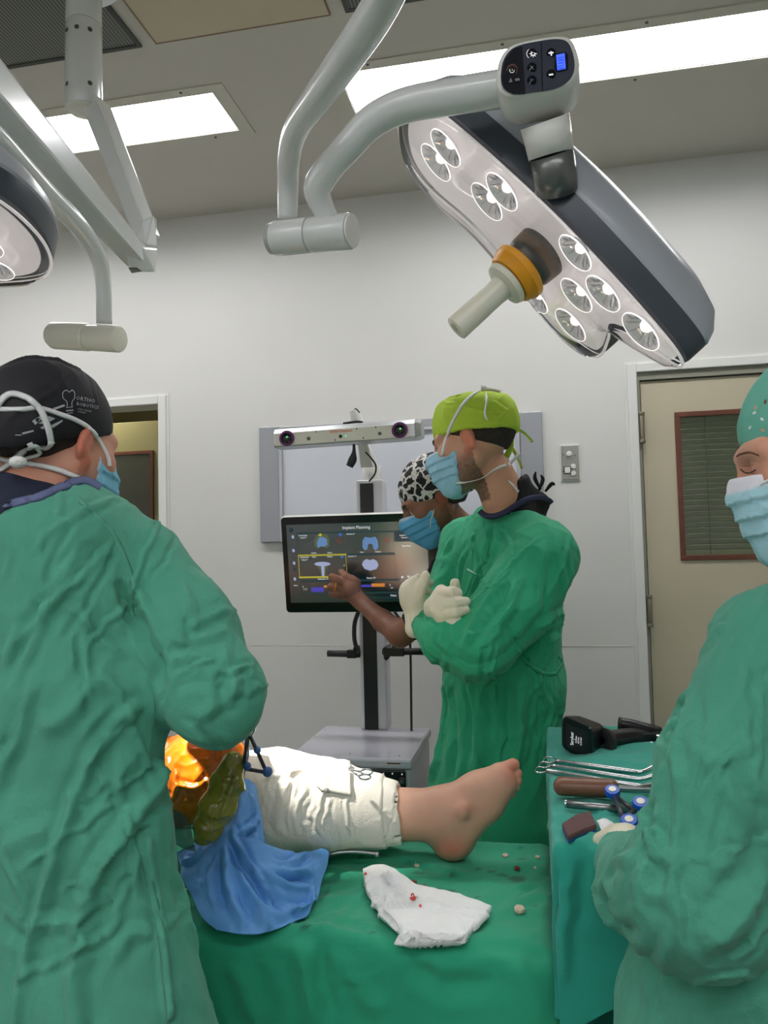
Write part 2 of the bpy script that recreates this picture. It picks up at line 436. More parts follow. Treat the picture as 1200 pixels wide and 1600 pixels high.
def nets(f, xs, ys, zs):
    nx, ny, nz = len(xs), len(ys), len(zs)
    G = np.empty((nx, ny, nz), np.float32)
    YY, ZZ = np.meshgrid(ys, zs, indexing='ij'); yz = np.stack([YY.ravel(), ZZ.ravel()], 1); n = len(yz)
    stp = max(1, int(250000/n))
    for i in range(0, nx, stp):
        k = min(stp, nx-i); P = np.empty((k*n, 3)); P[:, 1:] = np.tile(yz, (k, 1)); P[:, 0] = np.repeat(xs[i:i+k], n)
        G[i:i+k] = f(P).reshape(k, ny, nz)
    s = G < 0
    sc = s[:-1, :-1, :-1].astype(np.int8)
    for a in (0, 1):
        for b in (0, 1):
            for d in (0, 1):
                if a+b+d: sc = sc+s[a:nx-1+a, b:ny-1+b, d:nz-1+d]
    I, J, K = np.nonzero((sc > 0) & (sc < 8)); n = len(I)
    cv = {}; cp = {}
    for a in (0, 1):
        for b in (0, 1):
            for d in (0, 1):
                cv[a, b, d] = G[I+a, J+b, K+d]; cp[a, b, d] = np.stack([xs[I+a], ys[J+b], zs[K+d]], 1)
    pos = np.zeros((n, 3)); cnt = np.zeros(n)
    ks = list(cv)
    for u in ks:
        for ax in range(3):
            if u[ax] == 0:
                v = list(u); v[ax] = 1; v = tuple(v); fa, fb = cv[u], cv[v]; m = (fa < 0) != (fb < 0)
                t = np.where(m, fa/np.where(m, fa-fb, 1), 0)
                pos += np.where(m[:, None], cp[u]+(cp[v]-cp[u])*t[:, None], 0); cnt += m
    V = pos/cnt[:, None]
    vid = np.full((nx, ny, nz), -1, np.int64); vid[I, J, K] = np.arange(n)
    Fs = []
    for ax in range(3):
        o1, o2 = [(1, 2), (2, 0), (0, 1)][ax]
        sl0 = [slice(1, None)]*3; sl1 = [slice(1, None)]*3
        sl0[ax] = slice(0, -1); sl1[ax] = slice(1, None)
        a, b = s[tuple(sl0)], s[tuple(sl1)]
        m = a != b; ii = np.stack(np.nonzero(m), 1)
        inside_first = a[m]
        ii = ii+1; ii[:, ax] -= 1
        def g(d1, d2):
            q = ii.copy(); q[:, o1] -= d1; q[:, o2] -= d2
            return vid[q[:, 0], q[:, 1], q[:, 2]]
        Q = np.stack([g(1, 1), g(0, 1), g(0, 0), g(1, 0)], 1)
        Q[~inside_first] = Q[~inside_first][:, ::-1]
        Fs.append(Q[(Q >= 0).all(1)])
    return V, np.vstack(Fs)
def cc(V, Q):
    n = len(V); fc = V[Q].mean(1)
    E = np.concatenate([Q[:, [0, 1]], Q[:, [1, 2]], Q[:, [2, 3]], Q[:, [3, 0]]]); Es = np.sort(E, 1)
    key = Es[:, 0]*n+Es[:, 1]; u, idx, inv, cnt = np.unique(key, return_index=True, return_inverse=True, return_counts=True)
    inv = inv.ravel()
    ue = Es[idx]; ne = len(u); fi = np.tile(np.arange(len(Q)), 4)
    sf = np.stack([np.bincount(inv, fc[fi][:, k], ne) for k in range(3)], 1)
    mid = (V[ue[:, 0]]+V[ue[:, 1]])/2
    ep = np.where((cnt >= 2)[:, None], (mid*2+sf)/(2+cnt)[:, None], mid)
    val = np.bincount(ue.ravel(), minlength=n).astype(float); val[val == 0] = 1
    sm = np.stack([np.bincount(ue[:, 0], mid[:, k], n)+np.bincount(ue[:, 1], mid[:, k], n) for k in range(3)], 1)/val[:, None]
    fv = np.bincount(Q.ravel(), minlength=n).astype(float); fv[fv == 0] = 1
    sF = np.stack([np.bincount(Q.ravel(), np.repeat(fc[:, k], 4), n) for k in range(3)], 1)/fv[:, None]
    vp = (sF+2*sm+(val[:, None]-3)*V)/val[:, None]
    m = len(Q); e = inv.reshape(4, m).T+n; f = np.arange(m)+n+ne
    nQ = np.concatenate([np.stack([Q[:, k], e[:, k], f, e[:, k-1]], 1) for k in range(4)])
    return np.vstack([vp, ep, fc]), nQ
def norms(V, Q):
    d1 = V[Q[:, 2]]-V[Q[:, 0]]; d2 = V[Q[:, 3]]-V[Q[:, 1]]; fn = np.cross(d1, d2); n = len(V)
    N = np.stack([np.bincount(Q.ravel(), np.repeat(fn[:, k], Q.shape[1]), n) for k in range(3)], 1)
    return N/(np.linalg.norm(N, axis=1)[:, None]+1e-12)
def project(f, V, it=1):
    e = .0015
    for _ in range(it):
        d = f(V); g = np.stack([f(V+np.eye(3)[k]*e)-d for k in range(3)], 1)/e
        g2 = (g*g).sum(1)+1e-6; st = -(d/g2)[:, None]*g
        l = np.linalg.norm(st, axis=1)[:, None]; st *= np.minimum(1, .006/(l+1e-9)); V = V+st
    return V
def build(f, lo, hi, step, sub=1, fine=((), (), ()), proj=True):
    V, Q = nets(f, axis(lo[0], hi[0], step, fine[0]), axis(lo[1], hi[1], step, fine[1]), axis(lo[2], hi[2], step, fine[2]))
    if proj: V = project(f, V)
    for _ in range(sub): V, Q = cc(V, Q)
    return V, Q
def bounds(ps, pad): ps = np.array([tuple(p) for p in ps]); return ps.min(0)-pad, ps.max(0)+pad
def seg_dist(V, pl):
    """distance to polyline and relative position along"""
    best = np.full(len(V), 1e9); par = np.zeros(len(V)); L = np.linalg.norm(np.diff(pl, axis=0), axis=1); T = L.sum(); acc = 0
    for a, b, l in zip(pl[:-1], pl[1:], L):
        ba = b-a; h = np.clip((V-a) @ ba/(ba @ ba+1e-12), 0, 1); d = np.linalg.norm(V-a-h[:, None]*ba, axis=1)
        m = d < best; best = np.where(m, d, best); par = np.where(m, (acc+h*l)/T, par); acc += l
    return best, par
def creases(V, Q, strokes):
    """fold lines given along the cloth (seen points), each a real ridge or valley in 3D"""
    N = norms(V, Q); X, Y, D = topx(V); view = V-CN; fr = (N*view).sum(1) < 0
    idx = np.nonzero(fr)[0]; T = np.stack([X[idx], Y[idx]], 1); Df = D[idx]
    disp = np.zeros(len(V))
    for st in strokes:
        pts, wd, amp = st[:3]
        P = cr(A([p+(0,) if len(p) == 2 else p for p in pts]), 4)[:, :2]; out = []
        for p in P:
            q = ((T-p)**2).sum(1); m = q < max(36, q.min()*1.5+1); k = idx[m][np.argmin(Df[m])]; out.append(V[k])
        pl = A(out)
        lo, hi = pl.min(0)-wd*3.5, pl.max(0)+wd*3.5; sel = np.nonzero(((V > lo) & (V < hi)).all(1))[0]
        d, t = seg_dist(V[sel], pl)
        env = np.clip(np.minimum(t, 1-t)*5, 0, 1)**.7 if not (len(st) > 3) else 1
        disp[sel] += amp*env*np.exp(-(d/wd)**1.25) - .45*amp*env*np.exp(-((d-wd*1.9)/(wd*.9))**2)
    return V+N*disp[:, None]
def auto_creases(V, Q, n, seed, reg, ang=-60, spread=35, ln=(40, 130), wd=.006, amp=.005):
    rr = np.random.RandomState(seed); st = []
    for i in range(n):
        x = rr.uniform(reg[0], reg[2]); y = rr.uniform(reg[1], reg[3]); a = math.radians(ang+rr.normal()*spread); l = rr.uniform(*ln); b = rr.normal()*.35; pts = []
        for k in range(5): pts.append((x, y)); x += math.cos(a)*l/4; y -= math.sin(a)*l/4; a += b/4
        st.append((pts, wd*rr.uniform(.6, 1.5), amp*rr.uniform(.5, 1.2)*(1 if rr.rand() < .62 else -1)))
    return creases(V, Q, st)
def surf(o_bvh, x, y, off=.0015):
    d = ray(x, y).normalized(); best = None
    for bv in (o_bvh if isinstance(o_bvh, (list, tuple)) else [o_bvh]):
        p, n, i, t = bv.ray_cast(CAM, d)
        if p is not None and (best is None or t < best[2]): best = (p, -n if n.dot(d) > 0 else n, t)
    return (best[0]+best[1]*off, best[1]) if best else (None, None)
def bvh(V, Q): return BVHTree.FromPolygons([tuple(v) for v in V], [tuple(int(i) for i in q) for q in Q])
def ribbon(name, pts, nrm, width, mt, parent=None, th=.0008, sub=5, twist=0):
    P = cr(A([tuple(p) for p in pts]), sub); Nn = cr(A([tuple(n) for n in nrm]), sub); Nn /= np.linalg.norm(Nn, axis=1)[:, None]
    T = np.gradient(P, axis=0); T /= np.linalg.norm(T, axis=1)[:, None]+1e-9
    if twist:
        a = np.sin(np.linspace(0, twist, len(P)))*.9; B = np.cross(T, Nn); Nn = Nn*np.cos(a)[:, None]+B*np.sin(a)[:, None]
    B = np.cross(T, Nn); B /= np.linalg.norm(B, axis=1)[:, None]+1e-9; w2 = width/2
    prof = [(-1, -1), (-.3, .6), (.3, .6), (1, -1), (.3, -1.6), (-.3, -1.6)]
    V = np.concatenate([P+B*w2*a+Nn*th*b for a, b in prof]); m = len(P); F = []
    for k in range(6):
        for i in range(m-1): a = k*m+i; b2 = ((k+1) % 6)*m+i; F.append((a, a+1, b2+1, b2))
    F += [tuple(k*m for k in range(6)), tuple(k*m+m-1 for k in range(6))[::-1]]
    return mk(name, V, F, mt, parent)
def patch_mesh(rows, n=10, m=10):
    """bicubic patch through rows of world points"""
    R = [cr(A([tuple(p) for p in r]), n) for r in rows]; G = cr(np.array([r.ravel() for r in R]), m)
    G = G.reshape(len(G), -1, 3); a, b = G.shape[:2]; V = G.reshape(-1, 3)
    ii, jj = np.meshgrid(np.arange(a-1), np.arange(b-1), indexing='ij'); k = (ii*b+jj).ravel()
    return V, np.stack([k, k+1, k+b+1, k+b], 1), (a, b)
def solid(V, Q, th, shape):
    """thicken a patch with closed rim"""
    N = norms(V, Q); n = len(V); a, b = shape
    V2 = np.vstack([V, V-N*th]); F = [Q, Q[:, ::-1]+n]
    rim = [i*b for i in range(a)]; top = list(range(b)); bot = [(a-1)*b+j for j in range(b)]; rt = [i*b+b-1 for i in range(a)]
    for L, fl in ((rim, 0), (rt, 1), (top, 1), (bot, 0)):
        L = np.array(L); q = np.stack([L[:-1], L[1:], L[1:]+n, L[:-1]+n], 1); F.append(q if fl else q[:, ::-1])
    return V2, np.vstack(F)
# ================================================================== ROOM
def plate(axis_, pos, th, u0, u1, v0, v1, holes):
    """slab with rectangular holes. axis 'z': u=x v=y ; axis 'y': u=x v=z"""
    us = sorted({u0, u1, *[h[0] for h in holes], *[h[1] for h in holes]}); vs = sorted({v0, v1, *[h[2] for h in holes], *[h[3] for h in holes]})
    us = [u for u in us if u0 <= u <= u1]; vs = [v for v in vs if v0 <= v <= v1]
    bm = bmesh.new()
    inside = lambda u, v: u0 < u < u1 and v0 < v < v1 and not any(h[0] < u < h[1] and h[2] < v < h[3] for h in holes)
    for i in range(len(us)-1):
        for j in range(len(vs)-1):
            if inside((us[i]+us[i+1])/2, (vs[j]+vs[j+1])/2):
                if axis_ == 'z': bm_box(bm, (us[i], vs[j], pos), (us[i+1], vs[j+1], pos+th))
                else: bm_box(bm, (us[i], pos, vs[j]), (us[i+1], pos+th, vs[j+1]))
    bmesh.ops.remove_doubles(bm, verts=bm.verts, dist=1e-5)
    ks = {}
    for f in bm.faces: ks.setdefault(tuple(sorted(v.index for v in f.verts)), []).append(f)
    bm.verts.index_update(); ks = {}
    for f in bm.faces: ks.setdefault(tuple(sorted(v.index for v in f.verts)), []).append(f)
    bmesh.ops.delete(bm, geom=[f for l in ks.values() if len(l) > 1 for f in l], context='FACES')
    return bm
TR = [(-2.9, -.96, 2.27, 2.575), (-.627, 1.35, 2.27, 2.575), (-2.9, -.96, -.6, -.3), (-.627, 1.35, -.6, -.3), (-2.9, -.96, -2.05, -1.75), (-.627, 1.35, -2.05, -1.75)]
holes = [(a+.05, b-.05, e+.04, f-.035) for a, b, e, f in TR]
struct('ceiling', plate('z', H, .02, XL, XR, YB, YW, holes), 'ceiling_paint')
bm = bmesh.new(); bm_box(bm, (XL, YB, H+.14), (XR, YW, H+.18)); struct('ceiling_slab', bm, 'ceiling_paint')
bm = bmesh.new(); bm_box(bm, (XL-.1, YB-.1, -.05), (XR+.1, YW+1.7, 0)); struct('floor', bm, 'floor_vinyl')
DL = (-2.52, -1.652, 0, 2.119); DR = (.402, 1.34, 0, 2.12)
struct('wall_back', plate('y', YW, .12, XL, XR, 0, H+.14, [DL, DR]), 'wall_paint')
for nm, a, b in (('wall_left', (XL-.1, YB, 0), (XL, YW+.12, H+.14)), ('wall_right', (XR, YB, 0), (XR+.1, YW+.12, H+.14)), ('wall_front', (XL, YB-.1, 0), (XR, YB, H+.14))):
    bm = bmesh.new(); bm_box(bm, a, b); struct(nm, bm, 'wall_paint')
# skirting along the back wall
for i, (a, b) in enumerate(((XL, -2.58), (-1.6, .36), (1.39, XR))):
    bm = bmesh.new(); bm_box(bm, (a, YW-.012, 0), (b, YW, .1), .003); struct('baseboard_back' + ('' if not i else '.%03d' % i), bm, 'trim_white')
# scuffed repair line low on the wall, a thin proud seam
V = []; F = []
bm = bmesh.new()
bm_box(bm, (-1.6, YW-.0012, 1.043), (-.62, YW+.001, 1.0455)); bm_box(bm, (.07, YW-.0012, 1.041), (.34, YW+.001, 1.0435)); o = struct('trim_3', bm, 'wall_paint')

# ceiling lights
def troffer(rc, label, grp):
    x0, x1, y0, y1 = rc; L = thing('ceiling_light', ((x0+x1)/2, (y0+y1)/2, H), label, 'ceiling light', grp)
    bm = bmesh.new(); t = .004; w_ = .05
    for a, b in (((x0, y0), (x1, y0+.04)), ((x0, y1-.035), (x1, y1)), ((x0, y0+.04), (x0+w_, y1-.035)), ((x1-w_, y0+.04), (x1, y1-.035))):
        bm_box(bm, (a[0], a[1], H-t), (b[0], b[1], H-.0002))
    from_bm('frame', bm, 'light_frame', L)
    bm = bmesh.new(); X0, X1, Y0, Y1 = x0+w_, x1-w_, y0+.04, y1-.035
    e = .0015
    for a, b in (((X0+e, Y0+e, H), (X0+.003, Y1-e, H+.07)), ((X1-.003, Y0+e, H), (X1-e, Y1-e, H+.07)), ((X0+e, Y0+e, H), (X1-e, Y0+.003, H+.07)), ((X0+e, Y1-.003, H), (X1-e, Y1-e, H+.07))): bm_box(bm, a, b)
    from_bm('reflector', bm, 'light_inner', L)
    box('diffuser', (X0+.004, Y0+.004, H+.036), (X1-.004, Y1-.004, H+.05), 'diffuser', L)
    n = 5
    for k in range(n):
        for yy in (y0+.014, y1-.012):
            xx = x0+.15+(x1-x0-.3)*k/(n-1); cylinder('screw', (xx, yy, H-.0065), (xx, yy, H-.0038), .005, 'screw_grey', L, .0008, 10)
    return L
troffer(TR[0], 'long lit ceiling panel at the left, behind the column', 'ceiling lights over the back wall')
troffer(TR[1], 'long lit ceiling panel at the right, behind the lamp control box', 'ceiling lights over the back wall')
for i, t_ in enumerate(TR[2:]): troffer(t_, ['unseen lit panel added in the row overhead, left run', 'unseen lit panel added in the row overhead, right run', 'unseen lit panel added behind the viewer, left run', 'unseen lit panel added behind the viewer, right run'][i], 'added ceiling lights behind the viewer')  # out-of-view panels, mirrored from the visible pair to light the room
# ventilation grilles and access panel
def grille(x0, x1, y0, y1, label):
    g = thing('ceiling_grille', ((x0+x1)/2, (y0+y1)/2, H), label, 'vent')
    box('mesh_panel', (x0+.012, y0+.012, H-.004), (x1-.012, y1-.012, H-.0005), 'grille_grey', g)
    bm = bmesh.new()
    for a, b in (((x0, y0), (x1, y0+.012)), ((x0, y1-.012), (x1, y1)), ((x0, y0+.012), (x0+.012, y1-.012)), ((x1-.012, y0+.012), (x1, y1-.012))): bm_box(bm, (*a, H-.007), (*b, H-.0003))
    from_bm('frame', bm, 'grille_dark', g)
grille(-2.3, -1.118, .85, 2.045, 'large grey perforated vent panel in the ceiling at the left')
grille(-.487, .7, .85, 2.043, 'grey perforated vent panel at the top edge, right of the beige one')
g = thing('ceiling_panel', (-.8, 1.45, H), 'smooth beige ceiling panel between the two grey vents', 'ceiling panel')
box('board', (-1.068, .85, H-.005), (-.535, 2.04, H-.0005), 'panel_beige', g)
bm = bmesh.new()
for a, b in (((-1.072, 2.04), (-.531, 2.044)), ((-1.072, .85), (-1.068, 2.04)), ((-.535, .85), (-.531, 2.04))): bm_box(bm, (*a, H-.006), (*b, H-.0003))
from_bm('edge_strip', bm, 'panel_edge', g)

# ---- left opening (door_1): architrave, lining; passage beyond with another door
def architrave(name, x0, x1, top, wd=.045, proud=.014):
    bm = bmesh.new()
    bm_box(bm, (x0-wd, YW-proud, 0), (x0, YW-.0002, top+wd), .003); bm_box(bm, (x1, YW-proud, 0), (x1+wd, YW-.0002, top+wd), .003); bm_box(bm, (x0, YW-proud, top), (x1, YW-.0002, top+wd), .003)
    bm_box(bm, (x0-wd-.01, YW-.004, 0), (x0-wd, YW-.0002, top+wd+.01)); bm_box(bm, (x1+wd, YW-.004, 0), (x1+wd+.01, YW-.0002, top+wd+.01)); bm_box(bm, (x0-wd, YW-.004, top+wd), (x1+wd, YW-.0002, top+wd+.01))
    return struct(name, bm, 'trim_white')
architrave('trim_1', DL[0], DL[1], DL[3], .038)
architrave('trim_2', DR[0], DR[1], DR[3], .036)
XP0, YP = -3.3, YW+1.45
for i, (nm, a, b) in enumerate((('wall_passage_back', (XP0, YP, 0), (-1.2, YP+.1, 2.7)), ('wall_passage_left', (XP0-.1, YW+.12, 0), (XP0, YP, 2.7)), ('wall_passage_right', (-1.2, YW+.12, 0), (-1.1, YP, 2.7)))):
    bm = bmesh.new(); bm_box(bm, a, b); struct(nm, bm, 'room_olive')
bm = bmesh.new(); bm_box(bm, (XP0-.1, YW+.12, 2.42), (-1.1, YP+.1, 2.5)); struct('ceiling_passage', bm, 'room_olive')
# door standing open in the left opening
d1 = thing('door_1', (-2.3, YW+.5, 0), 'olive door with brown-edged dark glass, seen through left opening', 'door'); d1['kind'] = 'structure'
Yd = YW+.42
box('door_leaf', (-2.75, Yd, 0.01), (-1.86+.12, Yd+.04, 2.13), 'room_olive', d1, .003)
pc = ony(236, 709, Yd)
x1, z1 = pc.x, pc.z
box('vision_glass', (-2.6, Yd-.004, 1.2), (x1, Yd-.0003, z1), 'dark_glass', d1)
bm = bmesh.new()
for a, b in (((-2.62, 1.18), (x1+.016, 1.2)), ((-2.62, z1), (x1+.016, z1+.016)), ((-2.62, 1.2), (-2.6, z1)), ((x1, 1.2), (x1+.016, z1))): bm_box(bm, (a[0], Yd-.012, a[1]), (b[0], Yd-.0003, b[1]))
from_bm('beading', bm, 'beading_brown', d1)
pl = thing('passage_fill_light', (-2.2, YW+.8, 2.42), 'unseen round light added to brighten the passage beyond the left opening', 'ceiling light')  # out-of-view lamp added to brighten the dark passage
cylinder('fill_base', (-2.2, YW+.25, 2.419), (-2.2, YW+.25, 2.39), .12, 'light_frame', pl)
mat('passage_fill_glow', (255, 245, 225), .4, emit=(255, 244, 222), es=26); cylinder('diffuser', (-2.2, YW+.25, 2.389), (-2.2, YW+.25, 2.36), .1, 'passage_fill_glow', pl)
# ---- right door (door_2)
d2 = thing('door_2', (.87, YW+.05, 0), 'beige door with brown-edged blind window, behind the right-hand woman', 'door'); d2['kind'] = 'structure'
bm = bmesh.new()
bm_box(bm, (DR[0]+.0005, YW+.0, 0), (DR[0]+.012, YW+.119, DR[3]-.0005)); bm_box(bm, (DR[1]-.012, YW, 0), (DR[1]-.0005, YW+.119, DR[3]-.0005)); bm_box(bm, (DR[0]+.012, YW, DR[3]-.03), (DR[1]-.012, YW+.119, DR[3]-.0005))
from_bm('frame', bm, 'jamb_grey', d2)
YL = YW+.012; wx0, wx1, wz0, wz1 = .541, 1.18, 1.372, 1.955
bm = plate('y', YL, .045, DR[0]+.016, DR[1]-.016, .008, DR[3]-.035, [(wx0+.02, wx1-.02, wz0+.02, wz1-.02)])
from_bm('door_leaf', bm, 'door_beige', d2)
bm = bmesh.new()
for a, b in (((wx0, wz0), (wx1, wz0+.02)), ((wx0, wz1-.02), (wx1, wz1)), ((wx0, wz0+.02), (wx0+.02, wz1-.02)), ((wx1-.02, wz0+.02), (wx1, wz1-.02))): bm_box(bm, (a[0], YL-.007, a[1]), (b[0], YL-.0003, b[1]), .002)
from_bm('beading', bm, 'beading_brown', d2)
box('blind_backing', (wx0+.021, YL+.036, wz0+.021), (wx1-.021, YL+.042, wz1-.021), 'blind_back', d2)
ns = 25
me = None
for k in range(ns):
    z = wz0+.03+(wz1-wz0-.06)*k/(ns-1); dark = .30 if True else 0
    if me is None:
        bm = bmesh.new(); bm_box(bm, (wx0+.024, -.011, -.0009), (wx1-.024, .011, .0009), 0)
        bmesh.ops.transform(bm, matrix=Matrix.Rotation(math.radians(-50), 4, 'X'), verts=[v for v in bm.verts]); me = bpy.data.meshes.new('slat'); bm.to_mesh(me); bm.free(); me.materials.append(MATS['blind_slat'])
    o = bpy.data.objects.new('slat', me); COL.objects.link(o); o.parent = d2; o.location = Vector((0, YL+.022, z))-d2.location
    o.rotation_euler.x = random.uniform(-.02, .02)
for xx in (.655, .86, 1.06): tube('ladder_cord', [(xx, YL+.0095, wz0+.022), (xx, YL+.0095, wz1-.022)], .0014, 'blind_back', d2, 6, smooth=False)
mm = bpy.data.materials.new('window_pane'); mm.use_nodes = True; nt = mm.node_tree
for n in list(nt.nodes):
    if n.type == 'BSDF_PRINCIPLED': nt.nodes.remove(n)
out = [n for n in nt.nodes if n.type == 'OUTPUT_MATERIAL'][0]
t = nt.nodes.new('ShaderNodeBsdfTransparent'); t.inputs[0].default_value = (.8, .83, .76, 1); g = nt.nodes.new('ShaderNodeBsdfGlossy'); g.inputs['Roughness'].default_value = .05
ms = nt.nodes.new('ShaderNodeMixShader'); ms.inputs[0].default_value = .1
nt.links.new(t.outputs[0], ms.inputs[1]); nt.links.new(g.outputs[0], ms.inputs[2]); nt.links.new(ms.outputs[0], out.inputs[0]); MATS['window_pane'] = mm
box('pane', (wx0+.0205, YL+.001, wz0+.0205), (wx1-.0205, YL+.005, wz1-.0205), 'window_pane', d2)
for py in (668, 955):
    p = ony(1000+(12 if py > 800 else 0), py, YW-.01); hx = DR[0]+.014
    hg = cylinder('hinge', (hx, YW-.008, p.z-.062), (hx, YW-.008, p.z+.062), .009, 'hinge_metal', d2, .002, 16)
    for zz in (-.062, .048): cylinder('knuckle', (hx, YW-.008, p.z+zz), (hx, YW-.008, p.z+zz+.014), .0115, 'hinge_metal', hg, .002, 16)

# ---- white board with grey side panels
wb = thing('whiteboard', (-.57, YW, 1.49), 'wide wall whiteboard with grey side panels, behind the monitor stand', 'whiteboard')
bm = bmesh.new(); bm_box(bm, (-1.173, YW-.022, 1.485), (-1.083, YW-.0003, 1.985), .003); from_bm('side_panel', bm, 'board_grey', wb)
bm = bmesh.new(); bm_box(bm, (-.06, YW-.022, 1.485), (.03, YW-.0003, 1.985), .003); from_bm('side_panel', bm, 'board_grey', wb)
box('top_strip', (-1.083, YW-.018, 1.945), (-.06, YW-.0003, 1.982), 'board_grey', wb, .002)
box('board', (-1.083, YW-.014, 1.487), (-.06, YW-.0003, 1.944), 'board_white', wb)
bm = bmesh.new()
for a, b in (((-1.083, 1.485), (-.06, 1.497)), ((-1.083, 1.933), (-.06, 1.945)), ((-1.083, 1.497), (-1.069, 1.933)), ((-.074, 1.497), (-.06, 1.933))): bm_box(bm, (a[0], YW-.027, a[1]), (b[0], YW-.0145, b[1]), .002)
from_bm('rim', bm, 'alu', wb)
# ---- steel wall plate with sockets
wp = thing('wall_plate', (.135, YW, 1.77), 'small steel wall plate with switch, knob and two gas outlets', 'switch plate')
box('surround', (.096, YW-.005, 1.697), (.174, YW-.0003, 1.848), 'trim_white', wp, .002)
box('face_plate', (.101, YW-.009, 1.703), (.169, YW-.0052, 1.842), 'plate_steel', wp, .002)
def onwall(x, y, off=.0): return Vector((ony(x, y, YW).x, YW-off, ony(x, y, YW).z))
p = onwall(889, 710); cylinder('knob', (p.x, YW-.0095, p.z), (p.x, YW-.024, p.z), .011, 'plastic_white', wp, .002, 24)
for q in ((895.5, 729), (896, 740)):
    p = onwall(*q); cylinder('outlet', (p.x, YW-.0095, p.z), (p.x, YW-.015, p.z), .010, 'plastic_white', wp, .002, 24)
    
p = onwall(886.5, 735); sw = box('switch', (p.x-.011, YW-.014, p.z-.0125), (p.x+.011, YW-.0095, p.z+.0125), 'plastic_white', wp, .002)
box('rim', (p.x-.014, YW-.0105, p.z-.0155), (p.x+.014, YW-.0092, p.z+.0155), 'black_matt', wp)
for q in ((880, 711), (898, 712), (880, 737)): p = onwall(*q); cylinder('screw', (p.x, YW-.0095, p.z), (p.x, YW-.011, p.z), .0028, 'screw_grey', wp, .0005, 10)

# ================================================================== NAVIGATION CART
cart = thing('navigation_cart', (-.6, 2.45, 0), 'grey equipment cart with a tall black-fronted column, carrying the screen', 'cart')
CX0, CX1, CY0, CY1, CZ = -.765, -.385, 2.255, 2.67, .82
box('top_cover', (CX0, CY0, CZ-.03), (CX1, CY1, CZ), 'cart_grey', cart, .008)
box('body', (CX0+.006, CY0+.012, .14), (CX1-.006, CY1-.005, CZ-.031), 'cart_grey', cart, .01)
fp = box('front_panel', (CX0+.012, CY0+.002, .2), (CX1-.02, CY0+.0118, CZ-.034), 'black_plastic', cart, .004)
def oncf(x, y): v = ony(x, y, CY0); return v
for i, (x, y) in enumerate(((599, 1209), (613, 1209), (628, 1210))):
    p = oncf(x, y); cylinder('led', (p.x, CY0-.001, p.z), (p.x, CY0+.003, p.z), .0022, 'ink_white', fp, .0005, 10)
for i, (x, y, r) in enumerate(((612, 1222, .009), (629, 1220, .011), (598, 1224, .008))):
    p = oncf(x, y); q = cylinder('socket', (p.x, CY0-.012, p.z), (p.x, CY0+.002, p.z), r, 'rubber', cart, .002, 24)
    cylinder('contact', (p.x, CY0-.0135, p.z), (p.x, CY0-.0115, p.z), r*.5, 'steel_dull', q, .0005, 16)
p = oncf(615, 1193); box('badge', (p.x-.02, CY0-.0002, p.z-.002), (p.x+.02, CY0+.0035, p.z+.002), 'wood_brown', cart)
for x in (CX0+.05, CX1-.05):
    for y in (CY0+.05, CY1-.05):
        cw = cylinder('caster', (x-.012, y, .045), (x+.012, y, .045), .045, 'rubber', cart, .005, 24); box('fork', (x-.018, y-.015, .05), (x+.018, y+.015, .138), 'alu', cw, .003)
for x, y in ((508, 1140), (577, 1141), (645, 1142), (474, 1174), (547, 1178), (624, 1181)):
    p = onz(x, y, CZ); cylinder('screw', (p.x, p.y, CZ-.001), (p.x, p.y, CZ+.001), .003, 'screw_grey', cart, .0005, 10)
KX = -.581; KY = 2.62
col = box('column', (KX-.042, KY, CZ), (KX+.052, KY+.08, 1.685), 'column_white', cart, .006)
box('column_face', (KX-.027, KY-.004, CZ+.001), (KX+.021, KY+.001, 1.672), 'black_plastic', cart, .001)
cylinder('collar', (KX+.008, KY+.04, 1.685), (KX+.008, KY+.04, 1.74), .033, 'plastic_white', cart, .004)
# push handles
for s, (xa, xb) in ((-1, (512, 562)), (1, (598, 668))):
    a = ony(xa, 1021 if s < 0 else 1018, KY-.03); b = ony(xb, 1022 if s < 0 else 1018, KY-.03)
    if s < 0: tube('push_handle', [a, b], [.011, .012], 'rubber', cart, 16, smooth=False); m0 = ony(545, 1021.5, KY-.03); box('handle_clamp', (m0.x-.004, m0.y-.014, m0.z-.014), (KX-.043, m0.y+.014, m0.z+.014), 'black_plastic', cart, .002)
    else: tube('push_handle', [b, a], [.012, .011], 'rubber', cart, 16, smooth=False); m0 = ony(632, 1018.5, KY-.03); box('handle_clamp', (KX+.053, m0.y-.014, m0.z-.014), (m0.x, m0.y+.014, m0.z+.014), 'black_plastic', cart, .002)
box('handle_bracket', (KX-.0525, KY-.045, m0.z-.015), (KX-.0425, KY+.05, m0.z+.017), 'black_plastic', cart, .002)
box('handle_bracket', (KX+.0525, KY-.045, m0.z-.015), (KX+.0625, KY+.05, m0.z+.017), 'black_plastic', cart, .002)
# cables
def cab(name, pts, r, Y=KY-.03, parent=cart, m='rubber'): return tube(name, [ony(x, y, Y) for x, y in pts], r, m, parent, 10, 8)
cab('cable', [(560, 955), (554, 975), (554, 1000), (560, 1022)], .0075)
cab('cable', [(628, 940), (638, 975), (641, 1010), (642, 1060), (643, 1142)], .004, KY-.02)
cab('cable', [(605, 955), (614, 985), (616, 1010), (602, 1030)], .008)
cab('cable', [(606, 955), (613, 966), (622, 978)], .005, KY); cab('cable', [(616, 955), (624, 966), (636, 980)], .005, KY)
box('monitor_mount', (KX-.03, 2.495, 1.36), (KX+.03, KY-.0045, 1.44), 'black_plastic', cart, .004)
